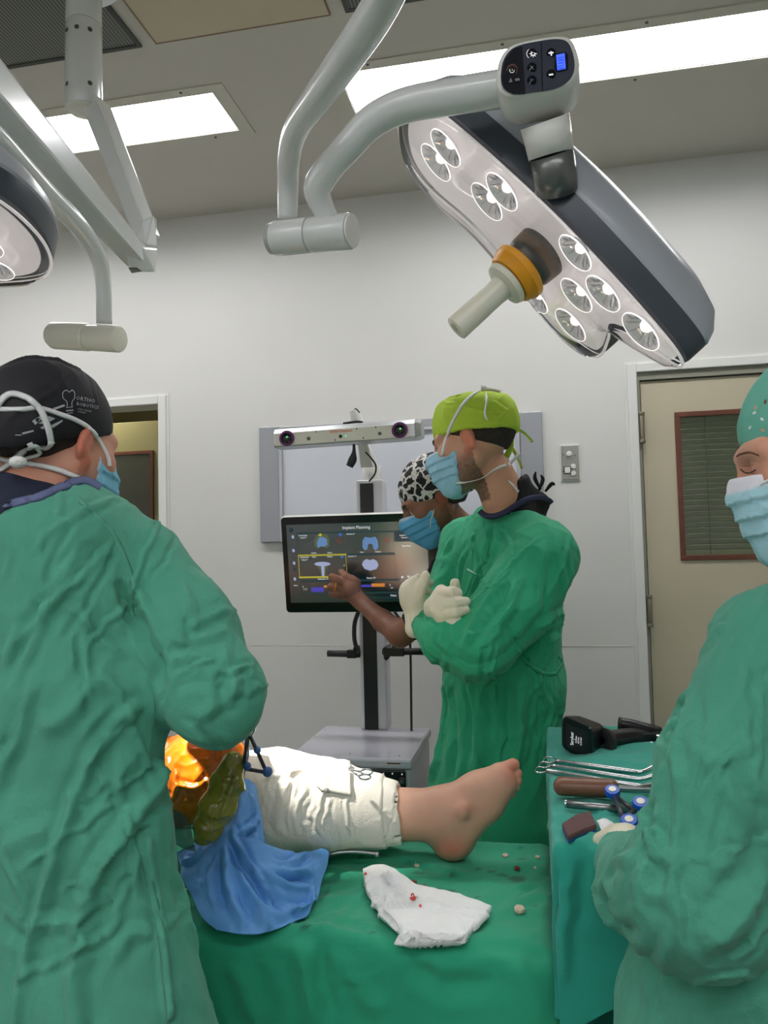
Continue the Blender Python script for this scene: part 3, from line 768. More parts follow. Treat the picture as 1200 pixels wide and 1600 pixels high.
# ---- monitor
MY = 2.45; mx0, mx1, mz0, mz1 = -.835, -.315, 1.233, 1.553
mon = thing('monitor', ((mx0+mx1)/2, MY, (mz0+mz1)/2), 'flat touch monitor showing an implant planning page', 'monitor')
box('rear_case', (mx0-.004, MY+.004, mz0-.004), (mx1+.004, MY+.038, mz1+.004), 'plastic_white', mon, .012)
def rounded(x0, x1, z0, z1, y0, y1, r, name, mt, parent):
    bm = bmesh.new(); bm_box(bm, (x0, y0, z0), (x1, y1, z1)); es = [e for e in bm.edges if abs(e.verts[0].co.y-e.verts[1].co.y) > 1e-5]
    bmesh.ops.bevel(bm, geom=es, offset=r, segments=5, profile=.5, affect='EDGES'); return from_bm(name, bm, mt, parent)
rounded(mx0, mx1, mz0, mz1, MY, MY+.0038, .012, 'bezel', 'bezel_black', mon)
def spx(x, y): return 430+x/4.444, 790+y/4.444
def srect(x0, y0, x1, y1, mt, name='display_element', lay=.0008, th=.0004):
    a = ony(*spx(x0, y0), MY); b = ony(*spx(x1, y1), MY); a2 = ony(*spx(x0, y1), MY)
    return box(name, (min(a.x, b.x), MY-lay-th, min(a.z, b.z)), (max(a.x, b.x), MY-lay, max(a.z, b.z)), mt, scr)
scr = box('screen', (ony(*spx(97, 660), MY).x, MY-.0007, ony(*spx(110, 680), MY).z), (ony(*spx(1062, 300), MY).x, MY-.0002, ony(*spx(560, 118), MY).z), 'screen_glass', mon)
for nm, colr, s_ in (('ui_white', (235, 240, 245), .8), ('ui_blue', (120, 165, 220), .75), ('ui_pale', (190, 200, 240), .8), ('ui_violet', (92, 84, 214), .75), ('ui_orange', (238, 150, 70), .85), ('ui_line', (60, 92, 96), .5), ('ui_yellow', (214, 205, 70), .8), ('ui_red', (170, 62, 52), .7), ('ui_bone', (120, 130, 96), .6), ('ui_panel', (58, 92, 110), .35), ('ui_bluebtn', (70, 120, 220), .8)):
    mat(nm, tuple(int(v*.1) for v in colr), .25, emit=colr, es=s_*.75)
def uframe(x0, y0, x1, y1, t, mt):
    bm = bmesh.new()
    for a, b, e, f in ((x0, y0, x1, y0+t), (x0, y1-t, x1, y1), (x0, y0+t, x0+t, y1-t), (x1-t, y0+t, x1, y1-t)):
        p = ony(*spx(a, b), MY); q = ony(*spx(e, f), MY); bm_box(bm, (min(p.x, q.x), MY-.0013, min(p.z, q.z)), (max(p.x, q.x), MY-.0009, max(p.z, q.z)))
    return from_bm('display_element', bm, mt, scr)
def stext(s, x, y, size, mt='ui_white'):
    p = ony(*spx(x, y), MY-.0012); return text('display_text', s, frameM((p.x, p.y, p.z), (1, 0, 0), (0, 0, 1)), size, mt, scr, .0001, .0002)
def spoly(pts, mt, lay=.0014):
    P = [ony(*spx(x, y), MY-lay) for x, y in pts]; bm = bmesh.new(); f = bm.faces.new([bm.verts.new(p) for p in P])
    r = bmesh.ops.extrude_face_region(bm, geom=[f]); bmesh.ops.translate(bm, vec=(0, .0004, 0), verts=[v for v in r['geom'] if isinstance(v, bmesh.types.BMVert)])
    return from_bm('display_element', bm, mt, scr)
def arc(cx, cy, rx, ry, a0=0, a1=360, n=24): return [(cx+rx*math.cos(math.radians(a0+(a1-a0)*k/n)), cy+ry*math.sin(math.radians(a0+(a1-a0)*k/n))) for k in range(n if a1-a0 >= 360 else n+1)]
stext('Implant Planning', 570, 150, .0142)
for q in ((160, 186, 492, 338), (492, 180, 828, 334), (495, 338, 835, 520), (170, 520, 860, 612), (828, 170, 1000, 245)): uframe(*q, 3, 'ui_line')
uframe(162, 338, 498, 500, 6, 'ui_yellow')
srect(832, 172, 1000, 245, 'ui_panel')
spoly([(290, 215), (305, 195), (335, 188), (370, 200), (385, 230), (382, 280), (360, 297), (330, 280), (300, 297), (282, 285), (278, 245)], 'ui_bone', .0012)
spoly([(310, 222), (340, 215), (365, 232), (368, 270), (345, 284), (325, 280), (300, 292), (296, 260)], 'ui_blue')
spoly([(305, 205), (322, 188), (335, 200), (325, 214)], 'ui_yellow')
spoly([(612, 240), (630, 215), (665, 222), (700, 213), (716, 240), (720, 290), (700, 310), (684, 296), (680, 268), (662, 262), (648, 270), (644, 300), (625, 310), (610, 288)], 'ui_blue')
spoly(arc(328, 405, 56, 15), 'ui_pale'); spoly([(285, 412), (370, 412), (352, 445), (345, 492), (315, 492), (308, 445)], 'ui_bone', .0012); spoly([(318, 420), (342, 420), (338, 492), (322, 492)], 'ui_pale', .0016)
spoly([(602, 410), (612, 385), (635, 370), (658, 378), (682, 370), (706, 384), (717, 412), (702, 440), (660, 453), (620, 440)], 'ui_pale')
for cx, cy, col_ in ((452, 242, 'ui_red'), (785, 238, 'ui_red')):
    bm = bmesh.new(); o_ = arc(cx, cy, 18, 18); i_ = arc(cx, cy, 13, 13)
    vo_ = [bm.verts.new(ony(*spx(*p), MY-.0014)) for p in o_]; vi_ = [bm.verts.new(ony(*spx(*p), MY-.0014)) for p in i_]
    for k in range(24): bm.faces.new((vo_[k], vo_[(k+1) % 24], vi_[(k+1) % 24], vi_[k]))
    from_bm('display_element', bm, col_, scr)
spoly(arc(460, 200, 11, 11), 'ui_bluebtn'); spoly(arc(465, 355, 10, 10), 'ui_bluebtn')
srect(244, 570, 332, 602, 'ui_violet', lay=.001); srect(332, 556, 440, 571, 'ui_orange', lay=.001); srect(575, 552, 665, 567, 'ui_violet', lay=.001); srect(665, 543, 757, 565, 'ui_orange', lay=.001)
srect(600, 608, 875, 611, 'ui_line'); srect(600, 642, 875, 645, 'ui_line')
for s, x, y, z in (('Component', 200, 205, .0062), ('Varus 0°', 203, 222, .0058), ('Rotation 0°', 532, 195, .0062), ('Component', 205, 358, .0062), ('Valgus 0°', 206, 376, .0058), ('9mm', 272, 356, .0062), ('8.5mm', 382, 354, .0062), ('Rotation 3°', 537, 351, .0062), ('5.5mm', 272, 328, .0065), ('10mm', 381, 326, .0065), ('9mm', 604, 322, .0062), ('10.5mm', 716, 319, .0062), ('Extension 10°', 331, 511, .0068), ('Flexion 90°', 664, 504, .0068), ('Next', 815, 628, .0095), ('9', 186, 567, .0075), ('11.5', 200, 583, .0075), ('9', 793, 555, .0085), ('8.3', 806, 574, .0065), ('Smith+Nephew', 912, 204, .0065), ('Genesis 2 CR', 912, 220, .0055), ('Show Bone', 915, 278, .0062), ('More', 136, 557, .006)): stext(s, x, y, z)
for y in (215, 310, 398, 440, 510):
    spoly([(126, y-12), (138, y-8), (142, y+6), (134, y+14), (122, y+6)], 'ui_pale' if y != 440 else 'ui_line'); spoly(arc(140, y+6, 8, 8, n=12), 'ui_line', .0012)
spoly(arc(122, 168, 16, 16), 'ui_panel'); spoly([(476, 408), (484, 414), (476, 422)], 'ui_white'); spoly(arc(880, 498, 8, 8, n=12), 'ui_white'); spoly(arc(922, 494, 8, 8, n=12), 'ui_white')
mon.rotation_euler.x = math.radians(8.5)
# ---- tracking camera bar
TB = 2.42
cb = thing('tracking_camera', tuple(c(548, 690, TB)), 'long silver camera bar with two purple-ringed lenses above the monitor', 'camera')
ux = (c(658, 671, TB-.055)-c(436, 687, TB+.045)); hw = ux.length/2; ux.normalize(); uz = Vector((0, 0, 1)); uz = (uz-ux*uz.dot(ux)).normalized(); uy = uz.cross(ux)
ctr = (c(658, 671, TB-.055)+c(436, 687, TB+.045))/2
MB_ = Matrix(((ux.x, uy.x, uz.x, ctr.x), (ux.y, uy.y, uz.y, ctr.y), (ux.z, uy.z, uz.z, ctr.z), (0, 0, 0, 1)))
bm = bmesh.new(); prof = [(-.045, -.031), (-.048, -.026), (-.048, .012), (-.036, .026), (-.012, .032), (.02, .032), (.032, .02), (.032, -.024), (.024, -.031)]
va = [bm.verts.new(MB_ @ Vector((-hw, y, z))) for y, z in prof]; vb = [bm.verts.new(MB_ @ Vector((hw-.012, y, z))) for y, z in prof]
n = len(prof)
for k in range(n): bm.faces.new((va[k], va[(k+1) % n], vb[(k+1) % n], vb[k]))
bm.faces.new(va[::-1]); bm.faces.new(vb); from_bm('housing', bm, 'alu', cb)
box('front_face', (-hw+.004, -.0505, -.028), (hw-.03, -.0478, .012), 'plastic_cream', cb, .001, MB_)
hull('end_cap', [MB_ @ Vector(v) for x, s_ in ((hw-.012, 1), (hw+.006, .8)) for v in ((x, -.048*s_, -.031*s_), (x, -.048*s_, .016*s_), (x, -.012, .034*s_), (x, .02, .034*s_), (x, .032*s_, -.03*s_))], 'arm_grey', cb, .002)
for s_ in (-1, 1):
    p = MB_ @ Vector((s_*(hw-.045)+(-.012 if s_ > 0 else 0), -.0508, -.006)); l = lathe('lens', p, -uy, [(0, .0245), (.004, .0245), (.006, .022), (.006, .0175), (.002, .0165), (.0015, 0)], 'lens_purple', cb, 32)
    lathe('lens_glass', p-uy*.002, -uy, [(0, .016), (.003, .012), (.0045, .006), (.005, 0)], 'lens_dark', l, 24)
    for k in range(28):
        a = 2*math.pi*k/28; q = p-uy*.0062+ux*(.0198*math.cos(a))+uz*(.0198*math.sin(a))
    sphere('led_dot', p-uy*.0072+ux*.003+uz*.003, .0022, 'led_green', l)
for xx, zz in ((-.115, -.012), (.112, -.012)):
    p = MB_ @ Vector((xx, -.0507, zz)); cylinder('screw', p, p-uy*.002, .0055, 'screw_grey', cb, .0008, 12)
for xx, zz in ((-.17, .008), (-.09, .008), (.04, .008), (.1, .008), (-.03, -.022), (.06, -.022)):
    p = MB_ @ Vector((xx, -.0507, zz)); cylinder('screw', p, p-uy*.0012, .0024, 'black_matt', cb, .0004, 8)
p = MB_ @ Vector((-.012, -.0507, -.012)); cylinder('sensor_port', p, p-uy*.0015, .0055, 'black_matt', cb, .0005, 16); sphere('status_led', MB_ @ Vector((.004, -.0515, -.012)), .0022, 'led_green', cb)
text('logo', 'Smith+Nephew', Matrix.Translation(MB_ @ Vector((-.01, -.0512, .004)))@ frameM((0, 0, 0), ux, uz), .0115, 'orange_ink', cb, .0002, .0002)
# its arm on the column
sa = thing('camera_arm', tuple(c(580, 745, 2.6)), 'white jointed arm holding the camera bar on the column', 'arm')
hull('lower_link', [c(x, y, d) for x, y, d in ((558, 692, 2.5), (574, 692, 2.5), (583, 730, 2.58), (563, 731, 2.58), (576, 692, 2.58), (592, 729, 2.66), (570, 731, 2.66), (566, 692, 2.56))], 'plastic_white', sa, .004)
tube('upper_link', [c(553, 641, 2.5), c(556, 650, 2.5), c(560, 662, 2.5)], [.015, .018, .019], 'plastic_white', sa, 20)
tube('upper_link_ring', [c(550, 644, 2.488), c(556, 639, 2.488), c(562, 645, 2.49)], .0025, 'black_matt', sa, 8)
tube('tilt_bracket', [c(536, 662, 2.48), c(556, 659, 2.48), c(567, 660, 2.48)], .004, 'black_plastic', sa, 10)
tube('grip_handle', [c(553, 694, 2.36), c(553, 706, 2.36), c(551, 718, 2.36), c(546, 729, 2.36)], [.004, .006, .013, .011], 'rubber', sa, 16)
tube('cable', [c(571, 706, 2.5), c(580, 716, 2.5), c(587, 727, 2.5), c(586, 740, 2.52), c(577, 752, 2.56)], .0028, 'black_matt', sa, 8)

# ================================================================== CEILING COLUMN AND ARMS (left)
cl = thing('ceiling_column', tuple(c(133, 150, 2.0)), 'white screw-fixed column hanging from the ceiling at the left', 'column')
def up(p, z): return Vector((p.x, p.y, z))
pb = c(131, 172, 2.0); r0 = .046
cylinder('lower_sleeve', pb, up(pb, c(133, 36, 2.0).z), r0, 'arm_white', cl, .003, 40)
cylinder('upper_tube', up(pb, c(133, 35, 2.0).z), up(pb, H-.01), r0*.985, 'arm_white', cl, .002, 40)
cylinder('ceiling_flange', up(pb, H-.03), up(pb, H-.001), .09, 'arm_white', cl, .004, 40)
cylinder('bottom_cap', pb-Vector((0, 0, .003)), pb+Vector((0, 0, .001)), r0*.9, 'plastic_cream', cl, .001, 40)
for zpx in (56, 142):
    z = c(133, zpx, 2.0).z
    for an in (-130, -90, -50, 30, 90, 150):
        a = math.radians(an)+YAW; dv = Vector((math.cos(a), math.sin(a), 0)); q = Vector((pb.x, pb.y, z))+dv*(r0-.0005)
        if zpx == 142 and an == -90: continue
        cylinder('screw', q, q+dv*.002, .0062, 'screw_grey', cl, .001, 12)
def beam(name, a, b, ha, hb, va_, vb_, mt, parent, bev=.006):
    """rectangular beam a->b, half widths h (sideways) and v (vertical-ish)"""
    a, b = Vector(a), Vector(b); t = (b-a).normalized(); s_ = t.cross(Vector((0, 0, 1))).normalized(); u_ = s_.cross(t)
    return hull(name, [a+s_*ha*i+u_*va_*j for i in (-1, 1) for j in (-1, 1)]+[b+s_*hb*i+u_*vb_*j for i in (-1, 1) for j in (-1, 1)], mt, parent, bev)
ar = thing('suspension_arm', tuple(c(240, 380, 1.9)), 'angular white arm pair meeting at a square elbow, left of the wall centre', 'arm')
beam('upper_arm', c(150, 165, 2.0), c(231, 372, 1.9), .026, .026, .026, .021, 'arm_white', ar)
hull('elbow_housing', [c(x, y, d) for x, y, d in ((222, 345, 1.86), (240, 337, 1.86), (245, 342, 1.93), (246, 385, 1.93), (228, 382, 1.86), (212, 372, 1.88), (222, 350, 1.95))], 'arm_white', ar, .004)
hull('lower_elbow', [c(x, y, d) for x, y, d in ((205, 425, 1.80), (243, 425, 1.84), (246, 388, 1.86), (222, 385, 1.80), (196, 395, 1.78), (205, 425, 1.9), (244, 425, 1.93), (246, 388, 1.93), (210, 388, 1.9))], 'arm_white', ar, .005)
beam('spring_arm', c(216, 404, 1.84), c(-60, 88, 1.25), .026, .036, .022, .036, 'arm_white', ar, .008)
box_p = c(209, 423, 1.785); hull('badge', [c(x, y, d) for x, y, d in ((200, 418, 1.79), (214, 418, 1.795), (222, 424, 1.795), (206, 427, 1.79), (200, 418, 1.8), (214, 418, 1.805), (222, 424, 1.805), (206, 427, 1.8))], 'screw_grey', ar, 0)
# curved lamp yoke at the left
ly = thing('lamp_yoke', tuple(c(132, 527, 1.62)), 'curved white tube ending in a short horizontal joint above the black cap', 'lamp arm')
tube('curved_tube', [c(-60, 160, 1.2), c(0, 222, 1.33), c(62, 290, 1.43), (c(118, 348, 1.51)), c(150, 395, 1.57), c(161, 440, 1.6), c(163, 506, 1.62)], [pxr(20, 1.2), pxr(19, 1.33), pxr(17, 1.43), pxr(15.5, 1.51), pxr(14, 1.57), pxr(12, 1.6), pxr(12, 1.62)], 'arm_white', ly, 28, 8)
a, b = c(84, 524, 1.66), c(187, 530, 1.60); mid = a+(b-a)*.54
cylinder('joint', a, mid, pxr(21.5, 1.63), 'plastic_cream', ly, .003, 40); cylinder('joint', mid+(b-a)*.004, b, pxr(20.5, 1.62), 'plastic_cream', ly, .004, 40)
lathe('end_cap', a, (a-b), [(0, pxr(20, 1.6)), (.006, pxr(18, 1.6)), (.009, pxr(12, 1.6)), (.0095, 0)], 'plastic_white', ly)

# ================================================================== MAIN SURGICAL LAMP (right)
yk = thing('swing_arm', tuple(c(490, 368, 1.3)), 'thick curved white tubes and joint carrying the large surgical lamp', 'lamp arm')
tube('upper_tube', [c(640, -90, .78), c(588, 20, .9), c(520, 120, 1.05), c(466, 196, 1.2), c(452, 245, 1.27), c(450, 290, 1.31), c(449, 342, 1.33)], [pxr(31, .78), pxr(29, .9), pxr(25, 1.05), pxr(20, 1.2), pxr(17.5, 1.27), pxr(16.5, 1.31), pxr(15.5, 1.33)], 'arm_white', yk, 32, 8)
a, b = c(430, 373, 1.33), c(549, 361, 1.27); mid = a+(b-a)*.47
cylinder('joint', a, mid, pxr(27, 1.3), 'arm_white', yk, .004, 48); cylinder('joint', mid+(b-a)*.004, b, pxr(27, 1.3), 'arm_white', yk, .004, 48)
lathe('end_cap', a, (a-b), [(0, pxr(25, 1.3)), (.008, pxr(24, 1.3)), (.011, pxr(18, 1.3)), (.011, 0)], 'arm_grey', yk, 48); lathe('end_cap', b, (b-a), [(0, pxr(26, 1.27)), (.003, pxr(25.5, 1.27)), (.004, pxr(23, 1.27)), (.004, 0)], 'plastic_white', yk, 48)
tube('lower_tube', [c(519, 352, 1.285), c(505, 325, 1.28), c(496, 296, 1.27), c(512, 265, 1.26), c(545, 228, 1.25), c(582, 190, 1.235), c(630, 166, 1.225), c(700, 152, 1.215), c(790, 138, 1.205)], [pxr(v, 1.25) for v in (16, 18, 22, 22.5, 23, 24, 25, 26, 27)], 'arm_white', yk, 32, 8)
# control box
bx = thing('lamp_control', tuple(c(840, 150, 1.2)), 'grey rounded control head with dark keypad and blue level display', 'control panel')
OUT = [(776, 122), (779, 98), (790, 78), (808, 67), (840, 60), (872, 56), (890, 60), (899, 74), (904, 96), (902, 116), (890, 132), (868, 143), (830, 149), (802, 152), (786, 146), (778, 136)]
pc_ = (840, 105)
def loftpoly(name, layers, mt, parent, capend=True, smooth=True):
    V = []; F = []; n = len(layers[0])
    for L_ in layers: V += [tuple(p) for p in L_]
    for i in range(len(layers)-1):
        for k in range(n): F.append((i*n+k, i*n+(k+1) % n, (i+1)*n+(k+1) % n, (i+1)*n+k))
    F.append(tuple(range(n))[::-1]); F.append(tuple(range((len(layers)-1)*n, len(layers)*n)))
    o = mk(name, V, F, mt, parent, smooth); bm = bmesh.new(); bm.from_mesh(o.data); bmesh.ops.recalc_face_normals(bm, faces=bm.faces); bm.to_mesh(o.data); bm.free(); o.data.set_sharp_from_angle(angle=math.radians(35)); return o
OC = [tuple(p) for p in cr(A([(*p, 0) for p in OUT+OUT[:1]]), 4)[:-1, :2]]
def lay(sc, dx, dy, d, tilt=.0): return [c(pc_[0]+(x-pc_[0])*sc+dx, pc_[1]+(y-pc_[1])*sc+dy, d-(y-pc_[1])*tilt) for x, y in OC]
loftpoly('housing', [lay(.94, 0, 0, 1.148), lay(1.0, 0, 1, 1.151), lay(1.015, 1, 6, 1.16), lay(1.0, 2, 24, 1.19), lay(.96, 3, 42, 1.225), lay(.9, 4, 47, 1.24)], 'plastic_white', bx)
pn_ = loftpoly('keypad', [lay(.9, 0, 0, 1.146), lay(.9, 0, 0, 1.1495)], 'panel_slate', bx)
hull('keypad_dark', [c(x, y, d) for d in (1.1448, 1.1462) for x, y in ((783, 118), (790, 92), (803, 76), (816, 72), (821, 147), (802, 147), (788, 138))], 'panel_black', pn_, 0)
hull('keypad_divider', [c(x, y, d) for d in (1.1448, 1.1462) for x, y in ((845, 66), (846.5, 66), (848.5, 143), (847, 143))], 'panel_black', pn_, 0)
def kp(x, y): return c(x, y, 1.1445)
def ktext(s, x, y, sz, mt='ink_white'): return text('key_symbol', s, frameM(kp(x, y), cdir(1, .12, 0), cdir(-.08, 1, 0)), sz, mt, pn_, .0002, .0003)
for x, y, mt, r in ((800, 110, 'wood_brown', 9), (831, 84, 'panel_black', 7.5), (831, 106, 'panel_black', 7.5), (831, 126, 'panel_black', 7.5), (861, 83, 'panel_black', 7), (861, 116, 'panel_black', 7)):
    nn_ = (kp(x, y)-CAM).normalized(); k_ = cylinder('key', kp(x, y), kp(x, y)-nn_*.001, pxr(r, 1.145), mt, pn_, .0003, 20)
    if mt == 'wood_brown': cylinder('key_face', kp(x, y)-nn_*.001, kp(x, y)-nn_*.0016, pxr(7, 1.145), 'black_plastic', k_, .0002, 20)
nn_ = (kp(840, 105)-CAM).normalized()
bm = bmesh.new()
def kq(pts, off=.002):
    f = bm.faces.new([bm.verts.new(kp(*p)-nn_*off) for p in pts]); r = bmesh.ops.extrude_face_region(bm, geom=[f]); bmesh.ops.translate(bm, vec=-nn_*.0004, verts=[v for v in r['geom'] if isinstance(v, bmesh.types.BMVert)])
def kline(p, q, w_=1.1):
    dx, dy = q[0]-p[0], q[1]-p[1]; l = math.hypot(dx, dy); nx, ny = -dy/l*w_/2, dx/l*w_/2; kq([(p[0]+nx, p[1]+ny), (q[0]+nx, q[1]+ny), (q[0]-nx, q[1]-ny), (p[0]-nx, p[1]-ny)])
kline((857, 83), (865, 82), 2.4); kline((861, 79), (861.5, 87), 2.4); kline((857.5, 117), (864.5, 116), 2.6)
for k in range(14):
    a0, a1 = math.radians(-50+k*20), math.radians(-50+(k+1)*20)
    if k < 13: kline((800+3.6*math.cos(a0), 110+3.6*math.sin(a0)), (800+3.6*math.cos(a1), 110+3.6*math.sin(a1)), .9)
kline((800.3, 105.5), (800.5, 110), 1)
for k in range(8): a0 = math.pi*k/4; kline((833+2*math.cos(a0), 84+2*math.sin(a0)), (833+6*math.cos(a0), 84+6*math.sin(a0)), 1.1)
for k in range(8): a0 = math.pi*k/4+.4; a1 = a0+.785; kline((833+3*math.cos(a0), 84+3*math.sin(a0)), (833+3*math.cos(a1), 84+3*math.sin(a1)), 2)
for k in range(5): a0 = 2.2+k*.4; kline((831+8*math.cos(a0), 84+8*math.sin(a0)), (831+8*math.cos(a0+.4), 84+8*math.sin(a0+.4)), 1)
from_bm('key_symbols', bm, 'ink_white', pn_)
bm = bmesh.new()
kq([(795, 129), (798, 121), (801, 128)]); kline((805, 125), (812, 124), 4); kline((827, 110), (835, 101), 1.5); kline((828, 102), (834, 109), 1); kline((827, 131), (831, 124), 1.4)
for k in range(8): a0 = math.pi*k/4; kline((832+3*math.cos(a0), 122+3*math.sin(a0)), (832+3*math.cos(a0+.785), 122+3*math.sin(a0+.785)), 1.2)
from_bm('key_symbols_grey', bm, 'ink_grey', pn_)
hull('display_surround', [c(x, y, d) for d in (1.1446, 1.146) for x, y in ((867, 84), (884, 81), (888, 86), (888, 108), (870, 112), (866, 107))], 'panel_black', pn_, 0)
lcd = hull('level_display', [c(x, y, d) for d in (1.1438, 1.1446) for x, y in ((869, 86), (882, 83), (884, 107), (871, 110))], 'blue_lcd', pn_, 0)
for k in range(5): y = 90+k*4.3; hull('level_bar', [c(x, yy, d) for d in (1.1432, 1.1438) for x, yy in ((872.5, y), (881, y-1.6), (881.1, y-.8), (872.6, y+.8))], 'panel_black', lcd, 0)
tube('neck_upper', [c(851, 190, 1.215), c(857, 218, 1.225), c(861, 243, 1.232)], [pxr(38, 1.22), pxr(37, 1.22), pxr(35, 1.23)], 'plastic_white', bx, 40, smooth=False)
tube('neck_lower', [c(861, 241, 1.232), c(867, 272, 1.245), c(869, 298, 1.262)], [pxr(34, 1.24), pxr(34, 1.25), pxr(33, 1.26)], 'neck_grey', bx, 40, smooth=False)
tube('neck_hub', [c(880, 283, 1.27), c(899, 270, 1.31)], [pxr(20, 1.28), pxr(16, 1.3)], 'neck_grey', bx, 28, smooth=False)
# lamp head
def lamp_frame(px_, py_, d, n_, u_):
    n_ = cdir(*n_); u_ = cdir(*u_); u_ = (u_-n_*u_.dot(n_)).normalized(); v_ = n_.cross(u_)
    o_ = c(px_, py_, d); return Matrix(((u_.x, v_.x, n_.x, o_.x), (u_.y, v_.y, n_.y, o_.y), (u_.z, v_.z, n_.z, o_.z), (0, 0, 0, 1)))
ML = lamp_frame(850, 390, 1.4, (-.75, -.68, -.03), (.67, -.74, 0))
PODS = [(691, 245), (707, 222), (771, 306), (795, 290), (845, 459), (901, 499), (911, 452), (953, 449), (1012, 508), (910, 385)]
_po = [(.31, .12), (.27, .15), (.1, .155), (-.07, .14), (-.28, .09), (-.35, .03), (-.375, -.07), (-.35, -.17), (-.28, -.195), (-.16, -.16), (-.05, -.16), (.06, -.175), (.15, -.175), (.205, -.145), (.215, -.1), (.2, -.03), (.19, .01), (.215, .05), (.27, .085)]
PO = [tuple(p) for p in cr(A([(*p, 0) for p in _po[-1:]+_po+_po[:2]]), 7)[7:-7, :2]]
PO = PO[:-1] if math.dist(PO[0], PO[-1]) < 1e-6 else PO
def make_lamp(M, label):
    R_ = thing('surgical_lamp', tuple(M.translation), label, 'surgical lamp')
    def ring(s_, z, off=0): 
        out = []
        for x, y in PO:
            r_ = math.hypot(x, y); q = s_+off/r_; out.append(M @ Vector((x*q, y*q, z)))
        return out
    loftpoly('shell', [ring(1.0, -.036), ring(1.01, -.044), ring(.985, -.066), ring(.92, -.092), ring(.78, -.114), ring(.5, -.13), ring(.2, -.135)], 'lamp_shell', R_)
    loftpoly('band', [ring(1, .002, .001), ring(1, -.004, .003), ring(1, -.038, .003)], 'lamp_band', R_)
    loftpoly('back_plate', [ring(.95, .006), ring(.95, .0045)], 'lamp_plate', R_)
    # clear cover
    L_ = [ring(1, .005, .0), ring(1, .018, -.004), ring(.95, .028), ring(.8, .036), ring(.55, .040)]
    V = [tuple(p) for l in L_ for p in l]; n = len(PO); F = [(i*n+k, i*n+(k+1) % n, (i+1)*n+(k+1) % n, (i+1)*n+k) for i in range(4) for k in range(n)]; F.append(tuple(range(4*n, 5*n)))
    mk('cover', V, F, 'clear_cover', R_)
    cv_ = ring(1, .012, .001); tube('cover_edge', [*cv_, cv_[0]], .0028, 'lamp_plate', R_, 8, smooth=False)
    n_ = M.to_3x3() @ Vector((0, 0, 1))
    for (px_, py_), r in zip(PODS, (.040, .038, .040, .038, .036, .040, .038, .038, .040, .036)):
        d_ = ray(px_, py_); o_ = M.translation+n_*.006; p = CAM+d_*((o_-CAM).dot(n_)/d_.dot(n_))
        q = M.inverted() @ p; p = M @ Vector((q.x, q.y, .0065))
        l = lathe('reflector', p, n_, [(0, .001), (.001, r*.45), (.008, r*.8), (.017, r)], 'lens_dish', R_, 32)
        lathe('reflector_rim', p+n_*.0165, n_, [(-.001, r-.0008), (.0012, r), (-.001, r+.0008)], 'lens_rim', l, 32)
        lathe('lens', p+n_*.0015, n_, [(0, r*.3), (.006, r*.25), (.01, r*.12), (.011, 0)], 'lens_led', l, 20)
        VV = []; FF = []
        for k in range(10):
            t = 2*math.pi*k/10; q = M.to_3x3() @ Vector((math.cos(t), math.sin(t), 0)); s3 = M.to_3x3() @ Vector((-math.sin(t), math.cos(t), 0)); i0 = len(VV)
            VV += [p+q*r*.4+n_*.002-s3*.0006, p+q*r*.92+n_*.0145-s3*.0006, p+q*r*.92+n_*.0145+s3*.0006, p+q*r*.4+n_*.002+s3*.0006, p+q*r*.66+n_*.013]
            FF += [(i0, i0+1, i0+4), (i0+1, i0+2, i0+4), (i0+2, i0+3, i0+4), (i0+3, i0, i0+4)]
        mk('facets', [tuple(v) for v in VV], FF, 'steel', l, False)
    # grip: metal hub, yellow ring, white disc and handle
    o_ = M.translation; lathe('hub', o_+n_*.006, n_, [(0, .052), (.03, .05), (.045, .044), (.046, 0)], 'screw_grey', R_, 40)
    lathe('grip_ring', o_+n_*.052, n_, [(0, .02), (0, .050), (.004, .056), (.016, .056), (.02, .052), (.03, .050), (.034, .046), (.034, .02)], 'yellow_plastic', R_, 48)
    lathe('handle_guard', o_+n_*.087, n_, [(0, .02), (0, .041), (.004, .044), (.012, .041), (.016, .030), (.018, .01)], 'handle_white', R_, 48)
    lathe('handle', o_+n_*.1, n_, [(0, .024), (.02, .022), (.1, .0235), (.116, .0235), (.118, .021), (.118, .012), (.108, .011), (.108, 0)], 'handle_white', R_, 40)
    return R_
lamp = make_lamp(ML, 'large white surgical lamp with dark edge band and yellow handle ring')
ML2 = lamp_frame(-252, 362, 1.3, (-.1, -.96, -.2), (-1, .08, 0))
lamp2 = copy_tree(lamp); lamp2.matrix_world = ML2 @ Matrix.Translation(-ML.translation) @ Matrix.Translation(ML.translation) @ ML.inverted() @ Matrix.Translation(ML.translation)
lamp2['label'] = 'surgical lamp cut by the left edge, only its tip showing'
p = Vector(ML2.translation); tgt = c(405, 1205, 1.44)
sl = bpy.data.lights.new('site_beam', 'SPOT'); so = bpy.data.objects.new('site_beam', sl); COL.objects.link(so)
so.location = ML2 @ Vector((-.28, -.05, .07)); sl.energy = SITE_SPOT; sl.spot_size = math.radians(22); sl.spot_blend = .85; sl.shadow_soft_size = .05; sl.color = (1, .96, .88)
so.rotation_euler = (tgt-so.location).to_track_quat('-Z', 'Y').to_euler()
